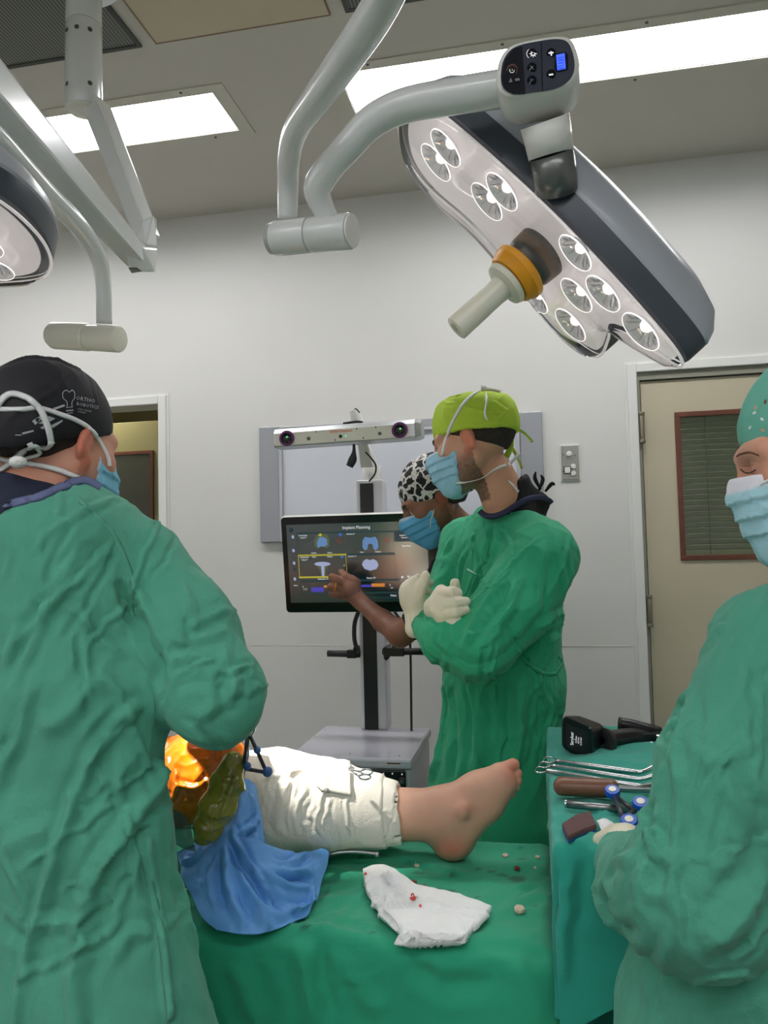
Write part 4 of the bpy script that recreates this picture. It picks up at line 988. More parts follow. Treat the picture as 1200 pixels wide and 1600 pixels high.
# ================================================================== PEOPLE
WH = (1, 1, 1)
def frame_head(px_, py_, d, fx, fd, pitch=0, rollh=0):
    """head frame: origin between the ears; face dir (fx right, fd away) in the picture's level plane, pitch down in degrees"""
    R2 = Matrix.Rotation(YAW, 3, 'Z'); f = (R2 @ Vector((fx, fd, 0))).normalized(); up_ = Vector((0, 0, 1)); x = f.cross(up_).normalized()
    f = Matrix.Rotation(math.radians(-pitch), 3, x) @ f; x = Matrix.Rotation(math.radians(rollh), 3, f) @ x; up_ = x.cross(f)
    o = c(px_, py_, d); return Matrix(((x.x, f.x, up_.x, o.x), (x.y, f.y, up_.y, o.y), (x.z, f.z, up_.z, o.z), (0, 0, 0, 1)))
def head_local(closed=False, fem=False, ears=True):
    s = S(); j = .92 if fem else 1
    s.add(ell((0, -.014, .045), (.077, .099, .086)))
    s.add(ell((0, .03, -.02), (.064*j, .064, .082)), .03)
    for k in (-1, 1):
        s.add(cone((.056*j*k, -.004, -.04), (.022*k, .072, -.096), .022, .019), .03)
        s.add(ell((.045*k*j, .056, -.012), (.024, .026, .022)), .025)
        s.add(cone((.046*k, .074, .03), (.016*k, .09, .026), .011, .013), .02)
    s.add(ell((0, .078, -.098), (.024, .02, .018)), .02)
    for k in (-1, 1): s.sub(ell((.031*k, .1, .008), (.019, .016, .013)), .016)
    nz_ = .010 if fem else 0; s.add(cone((0, .092-nz_*.3, .018), (0, .116-nz_, -.02), .0075, .0115-nz_*.2), .012)
    for k in (-1, 1): s.add(ell((.011*k, .103-nz_, -.026), (.0085, .011, .008)), .008)
    s.add(ell((0, .092, -.055), (.022, .014, .007)), .008); s.add(ell((0, .09, -.067), (.019, .014, .007)), .008)
    for k in (-1, 1):
        s.add(ell((.031*k, .0765, .008), (.0145, .0135, .0125)), .003)         # lids over the eyeball
        if not closed: s.sub(ell((.031*k, .0925, .0065), (.0125, .006, .0042)), .002)
    if ears:
        for k in (-1, 1):
            M = np.array(Matrix.Rotation(math.radians(-16), 3, 'X') @ Matrix.Rotation(math.radians(22*k), 3, 'Z'))
            s.add(ell((.0795*k, -.008, .002), (.009, .0165, .0285), M), .006)
            s.add(ell((.076*k, .0, -.024), (.009, .010, .012)), .006)
            s.sub(ell((.0905*k, -.003, .004), (.0085, .0105, .019), M), .005)
            s.add(cone((.082*k, -.016, .014), (.083*k, -.014, -.01), .0035, .003), .004)
    return s
def loc(M, V): 
    Mi = np.array(M.inverted()); return V @ Mi[:3, :3].T+Mi[:3, 3]
def skin_cols(V, M, tone, hairline=None, stubble=0, brow=True):
    q = loc(M, V); col = np.tile(np.array(lin(*tone)), (len(V), 1))
    red = np.array(lin(min(255, tone[0]+8), int(tone[1]*.8), int(tone[2]*.76)))
    ear = np.clip((np.abs(q[:, 0])-.074)/.008, 0, 1)*(np.abs(q[:, 1]+.008) < .03)*(np.abs(q[:, 2]) < .042); col = col*(1-.75*ear[:, None])+red*.75*ear[:, None]
    ck = np.exp(-(((np.abs(q[:, 0])-.045)/.022)**2+((q[:, 1]-.065)/.03)**2+((q[:, 2]+.02)/.02)**2)); col = col*(1-.3*ck[:, None])+red*.3*ck[:, None]
    if stubble:
        n = .85+.35*pn(V*130)+.3*pn(V*300); reg = 1/(1+np.exp((q[:, 2]+.03-(.0-q[:, 1])*.25)/.008))*(q[:, 1] > -.012)*(q[:, 2] > -.14)
        a = np.clip(reg*stubble*n, 0, .85)[:, None]; col = col*(1-a)+np.array(lin(46, 34, 28))*a
    return col
def cap_mesh(M, name, mt, parent, s, h=.006, strokes=(), noise=.002, sub=1, extent=.16):
    f = xform(s, M); o = np.array(M.translation); V, Q = build(f, o-extent, o+extent, h, sub)
    N = norms(V, Q); V = V+N*(noise*ridge(warp(V, 9, .05)*np.array([22, 22, 14]), 2))[:, None]
    if strokes: V = creases(V, Q, strokes)
    return mk(name, V, Q, mt, parent), bvh(V, Q)
def mask_mesh(M, parent, top=.004, white_band=False, pro=0, blue=(120, 184, 214), pale=(196, 214, 228)):
    s = S(); s.add(ell((0, .03, -.022), (.071, .069, .088))); s.add(ell((0, .078-pro, -.045), (.05, .048, .062)), .03); s.add(cone((0, .1-pro*.3, .012), (0, .118-pro, -.02), .012, .018-pro*.3), .02)
    for k in (-1, 1): s.add(cone((.05*k, .02, -.05), (.02*k, .075, -.098), .026, .024), .02)
    s.cut(plane((0, .03, 0), (0, -1, -.12))); s.cut(plane((0, .09, top), (0, -.15, 1))); s.cut(plane((0, .06, -.122), (0, .1, -1)))
    inner = S(); inner.add(ell((0, .03, -.022), (.064, .062, .1))); s.sub(inner, .002)
    f = xform(s, M); o = np.array(M.translation); V, Q = build(f, o-.17, o+.17, .005, 1)
    q = loc(M, V); N = norms(V, Q)
    pl = np.zeros(len(V))
    for z0 in (-.028, -.05, -.072): 
        t = (q[:, 2]-z0); pl += np.where((t > -.002) & (t < .014), (.0032*(1-t/.014)), 0)
    V = V+N*pl[:, None]; V = V+N*(.0012*ridge(V*40, 2))[:, None]
    col = np.tile(np.array(lin(*blue)), (len(V), 1)); wmix = 1/(1+np.exp(-(q[:, 2]-top+.016)/.0012)) if white_band else 1/(1+np.exp(-(q[:, 2]-top+.004)/.001))
    edge = np.maximum(wmix, np.clip((.036-q[:, 1])/.002, 0, 1)); pw = np.array(lin(*pale))
    col = col*(1-edge[:, None])+pw*edge[:, None]
    return mk('face_mask', V, Q, 'mask_cloth', parent, col=col), bvh(V, Q)
def ties(name, pts, bv, width, mt, parent, off=.0012, nrm=None, twist=0, face=.35):
    """pts: (x,y) laid on the seen surface, (x,y,d) hanging free"""
    if all(len(p) == 2 for p in pts) and len(pts) > 2: pts = [tuple(q[:2]) for q in cr(A([(*p, 0) for p in pts]), 4)]
    P = []; Nn = []
    for p in pts:
        if len(p) == 2:
            q, n = surf(bv, p[0], p[1], off)
            if q is None: continue
        else: q = c(*p); n = -ray(p[0], p[1]).normalized()
        P.append(q); Nn.append((n-ray(p[0], p[1]).normalized()*face).normalized())
    return ribbon(name, P, Nn, width, mt, parent, twist=twist)
def wrinkle(V, Q, big=.005, small=.0018, sc=(5, 5, 2.2), seed=0, sc2=(16, 16, 9)):
    N = norms(V, Q); W = warp(V+seed, 3, .12); small = small*1.5
    big = big*1.15; small = small*1.15; D_ = np.array([[.8, .2, .5], [-.3, .9, .2], [-.6, .1, .75]])
    d = big*(ridge(W*np.array(sc), 2.2)-.25)-big*.3*ridge(warp(V+seed+20, 6, .07) @ D_*np.array([11, 11, 4]), 2.2)+big*.6*(ridge(warp(V+seed+9, 5, .08)*np.array(sc)*1.9, 3)-.2)+small*(ridge(warp(V+seed+3, 7, .06)*np.array(sc2), 3)-.2)+small*.5*ridge(warp(V+seed+5, 12, .03)*np.array(sc2)*2.1, 2)
    return V+N*d[:, None]
def legs_feet(s, hipL, hipR, feet, fd):
    for hp, ft in zip((hipL, hipR), feet):
        kn = (Vector(hp)+Vector(ft))/2+Vector(fd)*.02; kn.z = .5
        s.add(cone(hp, kn, .068, .052), .03); s.add(cone(kn, Vector(ft)+Vector((0, 0, .09)), .055, .04), .02)
def shoes(parent, feet, fd, mt='black_matt'):
    for ft in feet:
        fd_ = Vector(fd).normalized(); s = S(); a = Vector(ft); 
        s.add(cone(a+Vector((0, 0, .05))-fd_*.04, a+fd_*.15+Vector((0, 0, .035)), .045, .038)); s.add(cone(a+Vector((0, 0, .09)), a+Vector((0, 0, .05)), .048, .045), .02)
        s.cut(plane(a, (0, 0, -1)))
        lo, hi = bounds([a-fd_*.1, a+fd_*.2, a+Vector((0, 0, .15))], .08); V, Q = build(s, lo, hi, .012, 1); mk('shoe', V, Q, mt, parent)

# ---------------------------------------------------------------- surgeon with his back turned (left)
def person_left():
    MH = frame_head(80, 702, 1.2, .42, .9, 10)
    H_ = head_local()
    base_ = c(75, 1000, 1.11); base_.z = 0
    fd = cdir(.45, 0, .9); fd.z = 0; fd.normalize(); sd = Vector((fd.y, -fd.x, 0))
    feet = [base_+sd*.13, base_-sd*.13]
    # body under the gown
    s = S(); s.add(xform(H_, MH), 0)
    n0 = c(62, 735, 1.2); n1 = c(52, 800, 1.17)
    s.add(cone(n0, n1, .062, .075), .025)
    s.add(ecap(c(60, 850, 1.18), c(70, 1080, 1.16), (.14, .07), (.12, .06), tuple(sd)), .05)
    s.add(cone(c(-70, 870, 1.18), c(190, 868, 1.18), .05, .05), .04)
    hipc = c(75, 1230, 1.13)
    legs_feet(s, hipc+sd*.08, hipc-sd*.08, feet, fd*0)
    s.add(cone(c(232, 892, 1.17), c(335, 1085, 1.10), .045, .04), .03); s.add(cone(c(335, 1085, 1.10), c(318, 1128, 1.33), .038, .028), .02)
    s.add(cone(c(-105, 892, 1.17), c(-165, 1080, 1.12), .045, .04), .03); s.add(cone(c(-165, 1080, 1.12), c(290, 1112, 1.34), .036, .022), .02)
    f = lambda P: s(P)
    hc_ = np.array(MH.translation)
    lo, hi = bounds([c(-200, 900, 1.2), c(420, 900, 1.1), c(80, 540, 1.2), *feet, c(318, 1128, 1.45)], .1); lo[2] = 0
    fine = [(hc_[k]-.15, hc_[k]+.15, .0065) for k in range(3)]
    V, Q = build(f, lo, hi, .02, 1, ([fine[0]], [fine[1]], [fine[2]]))
    P = mk('person', V, Q, 'skin', None, col=skin_cols(V, MH, (206, 146, 122), stubble=.35), origin=base_)
    hb = bvh(V, Q)
    tag(P, 'person seen from behind in green gown and black cap, bending over the knee at left', 'person')
    # navy scrub collar showing above the gown
    s2 = S(); s2.add(cone(c(50, 765, 1.185), c(48, 830, 1.17), .078, .10)); s2.add(cone(c(-40, 815, 1.17), c(150, 815, 1.17), .05, .05), .04); s2.cut(plane(c(60, 753, 1.2), (.25, .1, 1)))
    lo, hi = bounds([c(-60, 740, 1.2), c(170, 860, 1.2)], .12); V, Q = build(s2, lo, hi, .01, 1); mk('scrub_top', V, Q, 'scrub_navy', P)
    # gown
    g = S()
    g.add(ecap(c(62, 868, 1.17), c(84, 1100, 1.15), (.165, .115), (.186, .11), tuple(sd)))
    g.add(cone(c(10, 832, 1.17), c(110, 828, 1.17), .062, .062), .05)
    g.add(cone(c(110, 832, 1.17), c(215, 890, 1.17), .06, .064), .05); g.add(cone(c(10, 832, 1.17), c(-95, 890, 1.17), .06, .064), .05)
    g.add(ecap(c(84, 1100, 1.15), c(88, 1300, 1.12), (.186, .11), (.190, .105), tuple(sd)), .05)
    g.add(ecap(c(88, 1300, 1.12), c(110, 1640, 1.08), (.190, .105), (.235, .125), tuple(sd)), .05)
    lowc = c(110, 1640, 1.08); low2 = Vector((lowc.x, lowc.y, .3)); g.add(ecap(lowc, low2, (.235, .125), (.25, .135), tuple(sd)), .05)
    g.add(cone(c(222, 893, 1.17), c(285, 985, 1.14), pxr(70, 1.17), pxr(76, 1.14)), .03)
    g.add(cone(c(285, 985, 1.14), c(336, 1085, 1.09), pxr(76, 1.14), pxr(72, 1.09)), .03)
    g.add(cone(c(336, 1088, 1.09), c(326, 1118, 1.30), pxr(76, 1.09), .042), .02)
    g.add(cone(c(-98, 893, 1.17), c(-165, 1085, 1.12), pxr(70, 1.17), pxr(72, 1.12)), .03); g.add(cone(c(-165, 1085, 1.12), c(180, 1110, 1.31), pxr(70, 1.12), .04), .02)
    # neckline hole
    g.sub(cone(c(48, 720, 1.2), c(50, 796, 1.175), .07, .078), .01)
    g.cut(plane((0, 0, .3), (0, 0, -1)))
    lo, hi = bounds([c(-260, 900, 1.2), c(-160, 900, .98), c(60, 900, .92), c(420, 900, 1.1), c(60, 740, 1.2), c(-200, 1640, 1.05), c(380, 1640, 1.1), c(326, 1118, 1.34)], .08); lo[2] = .26
    V, Q = build(g, lo, hi, .016, 2)
    V = wrinkle(V, Q, .0055, .0016, (4.5, 4.5, 2.4), 1.3)
    k = 1
    st = [([(70, 936), (38, 985), (0, 1040)], .007, .005), ([(150, 840), (110, 890), (80, 935), (50, 1000), (20, 1070)], .007, .007), ([(84, 933), (150, 880), (190, 850)], .006, .003),
          ([(92, 940), (130, 962), (165, 1000), (205, 1022)], .006, .004), ([(140, 890), (95, 935), (60, 960)], .005, .003),
          ([(191, 900), (205, 935), (217, 968), (241, 1027), (250, 1075)], .009, -.014), ([(205, 895), (222, 950), (240, 1000)], .009, .006),
          ([(292, 905), (300, 940), (310, 985)], .006, .004), ([(300, 985), (330, 960), (358, 950)], .006, .004), ([(250, 985), (290, 1000), (350, 985), (372, 1000)], .007, .004), ([(350, 1000), (362, 1040), (372, 1090)], .008, .006), ([(370, 1020), (350, 1070), (355, 1120)], .007, -.005),
          ([(260, 1030), (300, 1020), (340, 1030)], .008, .004), ([(270, 1070), (310, 1060), (345, 1075)], .008, -.004), ([(300, 1120), (340, 1105), (380, 1060)], .008, .005),
          ([(52, 1040), (35, 1110), (12, 1190), (-3, 1240)], .008, .008), ([(40, 1060), (20, 1150), (0, 1200)], .007, -.004),
          ([(212, 1105), (175, 1145), (150, 1185), (125, 1235), (105, 1280), (80, 1345), (63, 1407), (48, 1460), (38, 1502), (21, 1593)], .008, .010, 1),
          ([(195, 1120), (165, 1150), (165, 1210)], .01, -.007), ([(163, 1222), (185, 1218), (205, 1190), (230, 1165)], .012, .006),
          ([(259, 1208), (224, 1267), (196, 1310), (168, 1348), (150, 1385), (133, 1418), (119, 1495), (119, 1596)], .011, .013, 1), ([(240, 1260), (200, 1325), (165, 1380), (150, 1450)], .011, -.010),
          ([(210, 1290), (215, 1340), (219, 1400)], .005, .006), ([(234, 1306), (245, 1370), (255, 1430), (259, 1480), (265, 1540), (269, 1586)], .0055, .006, 1),
          ([(259, 1345), (285, 1380), (300, 1440), (318, 1490)], .01, .006), ([(0, 1440), (20, 1455), (40, 1480)], .008, -.006), ([(45, 1440), (80, 1442), (118, 1432)], .009, .006), ([(120, 1300), (150, 1270), (170, 1245)], .006, .004),
          ([(130, 1255), (150, 1235), (166, 1200)], .006, .004), ([(0, 905), (14, 860), (0, 840)], .006, .003), ([(-5, 1330), (40, 1300), (90, 1290)], .01, .005), ([(60, 1150), (110, 1110), (160, 1060)], .012, .005), ([(200, 1080), (160, 1060), (130, 1050)], .008, .004), ([(180, 1500), (215, 1455), (250, 1462)], .008, .005)]
    V = creases(V, Q, st)
    V = auto_creases(V, Q, 26, 5, (0, 820, 250, 1560), 62, 22, (90, 240), .0042, .0042); V = auto_creases(V, Q, 11, 6, (260, 880, 380, 1130), 15, 35, (50, 110), .004, .0035)
    gb = bvh(V, Q); go = mk('gown', V, Q, 'cloth_a', P)
    # raised raglan seam, and the seam down the back edge
    ties('seam', [(120, 778), (145, 800), (168, 824), (184, 848), (196, 875), (206, 905), (211, 935), (212, 962)], gb, .0085, 'cloth_a', P, .0006)
    ties('seam', [(222, 1330), (243, 1420), (256, 1480), (262, 1540), (268, 1592)], gb, .012, 'cloth_a', P, .0006)
    tb0 = [gb]
    cpts = []
    for x in range(-60, 172, 8):
        for y in range(740, 830):
            p, n = surf([gb], x, y, .0)
            if p is not None: cpts.append((x, y+5)); break
    ties('collar', cpts[::3], [gb], .014, 'collar_lilac', P, .004, face=1.5)
    # cap
    cs = S(); cs.add(ell((0, -.014, .045), (.084, .106, .094))); cs.add(ell((0, -.075, .0), (.062, .045, .062)), .04); cs.cut(plane((0, 0, .012), (0, .42, -1))); 
    capo, capb = cap_mesh(MH, 'surgical_cap', 'cap_black', P, cs, strokes=[([(0, 565), (30, 548), (80, 552), (122, 565), (135, 572)], .004, .003), ([(135, 572), (150, 600), (160, 640)], .003, .0015), ([(135, 572), (90, 605), (30, 640), (0, 650)], .004, .002)], noise=.0018)
    hs = S(); hs.add(ell((0, -.014, .04), (.0785, .101, .088))); hs.cut(plane((0, -.0, -.022), (0, .35, -1))); hs.cut(plane((0, -.012, 0), (0, 1, 0))); hs.cut(plane((0, 0, .03), (0, 0, 1)))
    cap_mesh(MH, 'hair', 'hair_dark', P, hs, noise=.0006)
    tb = [capb, hb, gb]
    ties('mask_tie', [(-6, 640), (8, 622), (22, 617), (45, 625), (62, 642), (73, 668), (78, 690)], tb, .010, 'tie_white', P, .004)
    ties('mask_tie', [(-4, 640), (30, 640), (60, 638), (95, 648), (125, 660), (145, 675), (158, 695), (168, 715), (170, 728)], tb, .0075, 'tie_white', P, .002)
    ties('mask_tie', [(25, 722), (60, 728), (95, 736), (125, 748), (146, 757)], tb, .0085, 'tie_white', P, .004)
    ties('mask_tie', [(78, 688), (70, 697), (52, 693), (38, 703), (25, 720), (8, 735), (-4, 742)], tb, .010, 'tie_white', P, .006)
    ties('mask_tie', [(45, 690), (62, 705), (50, 712), (25, 722), (0, 716)], tb, .008, 'tie_white', P, .007, twist=4)
    s4 = S(); s4.add(ell(tuple(c(28, 722, 1.085)), (.012, .012, .009))); V, Q = build(s4, np.array(c(28, 722, 1.085))-.02, np.array(c(28, 722, 1.085))+.02, .003, 1); mk('tie_knot', V, Q, 'tie_white', P)
    mask_mesh(MH, P)
    # cap print: bone outline, lettering and silver tool shapes
    def decal(name, polys, mt):
        VV = []; FF = []
        for po in polys:
            i0 = len(VV); ok = True
            for x, y in po:
                p, n = surf([capb], x, y, .0009)
                if p is None: ok = False; break
                VV.append(tuple(p))
            if not ok: VV = VV[:i0]; continue
            FF.append(tuple(range(i0, len(VV))))
        return mk(name, VV, FF, mt, P, False)
    def strk(pts, wd):
        out = []; Pp = cr(A([(*p, 0) for p in pts]), 4)[:, :2] if len(pts) > 2 else A(pts)
        for a_, b_ in zip(Pp[:-1], Pp[1:]):
            t = b_-a_; l = np.linalg.norm(t)+1e-9; n = np.array([-t[1], t[0]])/l*wd/2; t = t/l*.2; out.append([tuple(a_+n-t), tuple(b_+n+t), tuple(b_-n+t), tuple(a_-n-t)])
        return out
    bone_ = strk([(104, 636), (104, 628), (98, 622), (98, 614), (103, 610), (108, 613), (112, 610), (116, 614), (116, 622), (112, 628), (112, 636)], 1.1)+strk([(103, 637), (113, 636)], 1)+strk([(103, 642), (114, 641)], 2)+strk([(104, 646), (113, 645)], 1)
    decal('print_bone', bone_, 'print_silver')
    sil = [[(82, 638), (100, 632), (101, 635), (84, 641)], [(60, 662), (75, 650), (86, 654), (70, 663)], [(78, 665), (97, 656), (98, 658), (82, 669)], [(34, 676), (52, 672), (53, 674), (36, 679)], [(50, 658), (62, 650), (68, 652), (55, 664)], [(62, 668), (74, 662), (76, 665), (66, 671)], [(24, 679), (34, 679), (34, 680.5), (24, 680.5)]]
    decal('print_tools', sil, 'print_silver')
    def ctext(s_, x, y, size, ang):
        cu = bpy.data.curves.new('t', 'FONT'); cu.body = s_; cu.size = size; cu.align_x = 'LEFT'; cu.align_y = 'CENTER'; cu.resolution_u = 1; cu.fill_mode = 'FRONT'
        o = bpy.data.objects.new('t', cu); COL.objects.link(o); me = bpy.data.meshes.new_from_object(o); COL.objects.unlink(o); bpy.data.objects.remove(o)
        ca, sa_ = math.cos(ang), math.sin(ang)
        for v in me.vertices:
            a_, b_ = v.co.x, v.co.y; p, n = surf([capb], x+a_*ca+b_*sa_, y+a_*sa_-b_*ca, .001)
            v.co = (p if p else Vector((0, 0, 0)))-Vector(base_)
        link('print_lettering', me, 'print_silver', P)
    ctext('ORTHO', 118, 622, 8.5, .18); ctext('ROBOTICS', 119, 631, 7.2, .18); ctext('JOINT CENTRE', 121, 639, 3.2, .2); ctext('SURGERY', 121, 643, 3.0, .2)
    # gloved hands over the knee
    for px_, s_ in ((330, 1), (300, -1)):
        w0 = c(px_, 1118 if s_ > 0 else 1112, 1.335 if s_ > 0 else 1.345); s5 = S(); hd = cdir(.1, -.35, 1)
        s5.add(cone(w0, w0+hd*.04, .028, .032)); side = Vector((hd.y, -hd.x, 0)).normalized()
        s5.add(ell(tuple(w0+hd*.07), (.036, .036, .02)), .02)
        for i in range(4):
            b0 = w0+hd*.095+side*(-.027+.018*i); b1 = b0+hd*.035-Vector((0, 0, .008)); b2 = b1+hd*.018-Vector((0, 0, .024)); s5.add(cone(b0, b1, .0095, .009), .005); s5.add(cone(b1, b2, .009, .0078), .003)
        t0 = w0+hd*.05-side*.03; t1 = t0+hd*.03-side*.02-Vector((0, 0, .01)); t2 = t1+hd*.025; s5.add(cone(t0, t1, .012, .0105), .008); s5.add(cone(t1, t2, .0105, .009), .003)
        lo, hi = bounds([w0, w0+hd*.16], .06); V, Q = build(s5, lo, hi, .0055, 1); mk('glove', V, Q, 'latex', P)
    shoes(P, feet, fd)
    return P
person_left()

# ---------------------------------------------------------------- man with crossed arms, green cap
def person_middle():
    MH = frame_head(741, 697, 1.97, -.93, .37, 10, 3)
    H_ = head_local()
    base_ = c(785, 1000, 2.06); base_.z = 0
    sd = cdir(.57, 0, -.82); sd.z = 0; sd.normalize(); fd = Vector((-sd.y, sd.x, 0)); 
    if fd.dot(cdir(-1, 0, 0)) < 0: fd = -fd
    feet = [base_+sd*.13, base_-sd*.13]
    s = S(); s.add(xform(H_, MH), 0)
    s.add(cone(c(770, 735, 1.99), c(800, 800, 2.02), .05, .056), .02); s.add(cone(c(756, 745, 1.985), c(776, 800, 2.0), .024, .03), .02)
    s.add(ecap(c(788, 860, 2.04), c(785, 1060, 2.04), (.15, .09), (.14, .09), tuple(sd)), .05)
    s.add(cone(c(730, 850, 2.13), c(845, 862, 1.92), .045, .045), .04)
    hipc = c(780, 1180, 2.06); legs_feet(s, hipc+sd*.08, hipc-sd*.08, feet, fd*0)
    s.add(cone(c(848, 868, 1.9), c(750, 1010, 1.8), .04, .036), .03); s.add(cone(c(750, 1010, 1.8), c(654, 968, 1.91), .034, .025), .02)
    s.add(cone(c(730, 850, 2.13), c(695, 985, 2.06), .04, .036), .03); s.add(cone(c(695, 985, 2.06), c(690, 955, 1.9), .034, .025), .02)
    hc_ = np.array(MH.translation)
    lo, hi = bounds([c(650, 900, 2.1), c(900, 900, 1.9), c(740, 600, 1.97), c(740, 900, 1.75), c(740, 900, 2.2), *feet], .1); lo[2] = 0
    fine = [(hc_[k]-.15, hc_[k]+.15, .0065) for k in range(3)]
    V, Q = build(s, lo, hi, .02, 1, ([fine[0]], [fine[1]], [fine[2]]))
    P = mk('person', V, Q, 'skin', None, col=skin_cols(V, MH, (204, 152, 124), stubble=.75), origin=base_)
    hb = bvh(V, Q)
    tag(P, 'person with arms crossed in bright green cap and gown, looking at the screen', 'person')
    s2 = S(); s2.add(cone(c(796, 758, 2.02), c(803, 830, 2.04), .054, .09)); s2.cut(plane(c(797, 768, 2.0), (-.74, .05, .66)))
    s2.add(cone(c(815, 776, 2.03), c(845, 786, 2.02), .026, .024), .03)
    lo, hi = bounds([c(740, 730, 2.0), c(870, 850, 2.05)], .1); V, Q = build(s2, lo, hi, .009, 1); V = wrinkle(V, Q, .002, .001); mk('scrub_top', V, Q, 'scrub_black', P)
    for pts in ([(845, 765, 2.0), (836, 748, 2.0), (837, 737, 2.0)], [(852, 768, 2.0), (862, 756, 2.0), (867, 758, 2.0)], [(842, 766, 2.0), (848, 750, 2.01), (845, 742, 2.01)]): tube('scrub_tie', [c(*p) for p in pts], [.003, .0052, .002], 'scrub_black', P, 8)
    g = S()
    g.add(ecap(c(790, 862, 2.04), c(785, 1060, 2.05), (.165, .12), (.165, .135), tuple(sd)))
    g.add(cone(c(790, 812, 2.04), c(850, 850, 1.92), .052, .062), .04); g.add(cone(c(778, 814, 2.04), c(728, 842, 2.13), .048, .05), .04)
    g.add(ecap(c(785, 1060, 2.05), c(770, 1280, 2.06), (.165, .135), (.19, .165), tuple(sd)), .05)
    lc = c(770, 1280, 2.06); g.add(ecap(lc, Vector((lc.x, lc.y, .3)), (.19, .165), (.215, .18), tuple(sd)), .05)
    g.add(cone(c(849, 872, 1.9), c(800, 950, 1.84), pxr(55, 1.9), pxr(56, 1.84)), .025); g.add(cone(c(800, 950, 1.84), c(748, 1012, 1.78), pxr(56, 1.84), pxr(50, 1.78)), .025)
    g.add(cone(c(748, 1014, 1.78), c(700, 1000, 1.82), pxr(49, 1.78), pxr(40, 1.82)), .015); g.add(cone(c(700, 1000, 1.82), c(660, 973, 1.89), pxr(39, 1.82), pxr(24, 1.89)), .01)
    g.add(cone(c(728, 850, 2.13), c(694, 960, 2.05), pxr(40, 2.1), pxr(34, 2.05)), .02); g.add(cone(c(694, 985, 2.05), c(688, 962, 1.92), pxr(36, 2.0), pxr(22, 1.9)), .015)
    g.sub(cone(c(785, 740, 2.02), c(802, 790, 2.03), .055, .064), .006)
    g.cut(plane((0, 0, .3), (0, 0, -1)))
    lo, hi = bounds([c(640, 900, 2.0), c(910, 900, 1.9), c(790, 760, 2.0), c(740, 900, 1.7), c(740, 1280, 2.3), c(640, 1280, 2.0), c(910, 1280, 2.0)], .07); lo[2] = .26
    V, Q = build(g, lo, hi, .014, 2)
    V = wrinkle(V, Q, .006, .0014, (6, 6, 2.6), 4.1)
    sx = lambda L: [(600+x/3.333, 590+y/3.333) for x, y in L]
    st = [(sx([(545, 760), (540, 830), (520, 900), (540, 960)]), .007, -.009), (sx([(470, 770), (440, 850), (450, 900)]), .007, .006), (sx([(560, 740), (575, 800), (600, 880)]), .007, .004), (sx([(690, 620), (620, 700), (560, 780)]), .007, .005), (sx([(420, 880), (380, 960), (370, 1040)]), .007, .005), (sx([(340, 820), (300, 900), (290, 980)]), .008, .006), (sx([(500, 980), (460, 1080), (430, 1140)]), .008, -.008),
          (sx([(620, 990), (560, 1100), (480, 1220), (420, 1330), (390, 1420)]), .009, .009), (sx([(640, 1050), (600, 1160), (520, 1280), (440, 1400)]), .008, -.006), (sx([(720, 1020), (660, 1180), (600, 1300), (520, 1420)]), .010, .006), (sx([(560, 1040), (520, 1130), (450, 1240)]), .007, .004),
          (sx([(900, 900), (870, 1050), (860, 1200), (800, 1300)]), .012, -.008), (sx([(990, 1250), (930, 1230), (850, 1290), (780, 1330)]), .010, .008), (sx([(980, 1300), (900, 1330), (840, 1380)]), .009, -.006), (sx([(930, 950), (960, 1050), (950, 1150)]), .009, .005),
          (sx([(170, 1210), (230, 1260), (290, 1310)]), .006, -.004), (sx([(270, 1330), (300, 1400), (350, 1480)]), .007, .004), (sx([(330, 1320), (330, 1380), (370, 1450)]), .006, -.004), (sx([(200, 1290), (260, 1370), (320, 1440)]), .006, .003),
          ([(672, 1060), (668, 1120), (655, 1200), (648, 1270)], .014, .009), ([(700, 1075), (705, 1150), (700, 1230)], .014, -.010), ([(740, 1075), (745, 1150), (735, 1250)], .014, .012), ([(780, 1060), (790, 1130), (780, 1230)], .014, -.010), ([(820, 1030), (815, 1110), (805, 1220)], .013, .010), ([(850, 1060), (848, 1110), (845, 1160)], .010, -.008), ([(690, 1020), (740, 1045), (800, 1020), (870, 950)], .012, -.006),
          ([(860, 1090), (868, 1110), (862, 1140)], .006, .008), ([(876, 1085), (880, 1110), (882, 1135)], .005, .008)]
    V = creases(V, Q, st); V = auto_creases(V, Q, 13, 8, (690, 820, 890, 1020), 55, 18, (50, 140), .0042, .004); V = auto_creases(V, Q, 14, 9, (650, 1060, 870, 1250), 88, 14, (70, 150), .006, .006); gb = bvh(V, Q)
    mk('gown', V, Q, 'cloth_b', P)
    ties('gown_tie', [(806, 1020), (830, 1040), (850, 1052), (868, 1052)], gb, .01, 'cloth_b', P, .003); ties('gown_tie', [(852, 1050), (849, 1075), (853, 1100), (850, 1118)], gb, .008, 'cloth_b', P, .003); ties('gown_tie', [(868, 1050), (878, 1035), (872, 1025)], gb, .007, 'cloth_b', P, .003)
    ties('seam', [(750, 800), (758, 830), (762, 850), (760, 880)], gb, .006, 'cloth_b', P, .0005)
    ties('print', [(730, 889), (737, 893), (744, 897)], gb, .003, 'tie_white', P, .0008)
    ties('collar', [(749, 798, 1.985), (757, 805, 1.955), (770, 807, 1.94), (786, 802, 1.935), (804, 791, 1.93), (824, 780, 1.935), (844, 777, 1.965), (857, 782, 2.0), (862, 787, 2.03)], None, .015, 'collar_navy', P)
    # cap
    cs = S(); cs.add(ell((0, -.014, .055), (.088, .113, .115))); cs.cut(plane((0, 0, .028), (0, .12, -1))); cs.cut(plane((0, 0, .133), (0, -.13, 1)), .035)
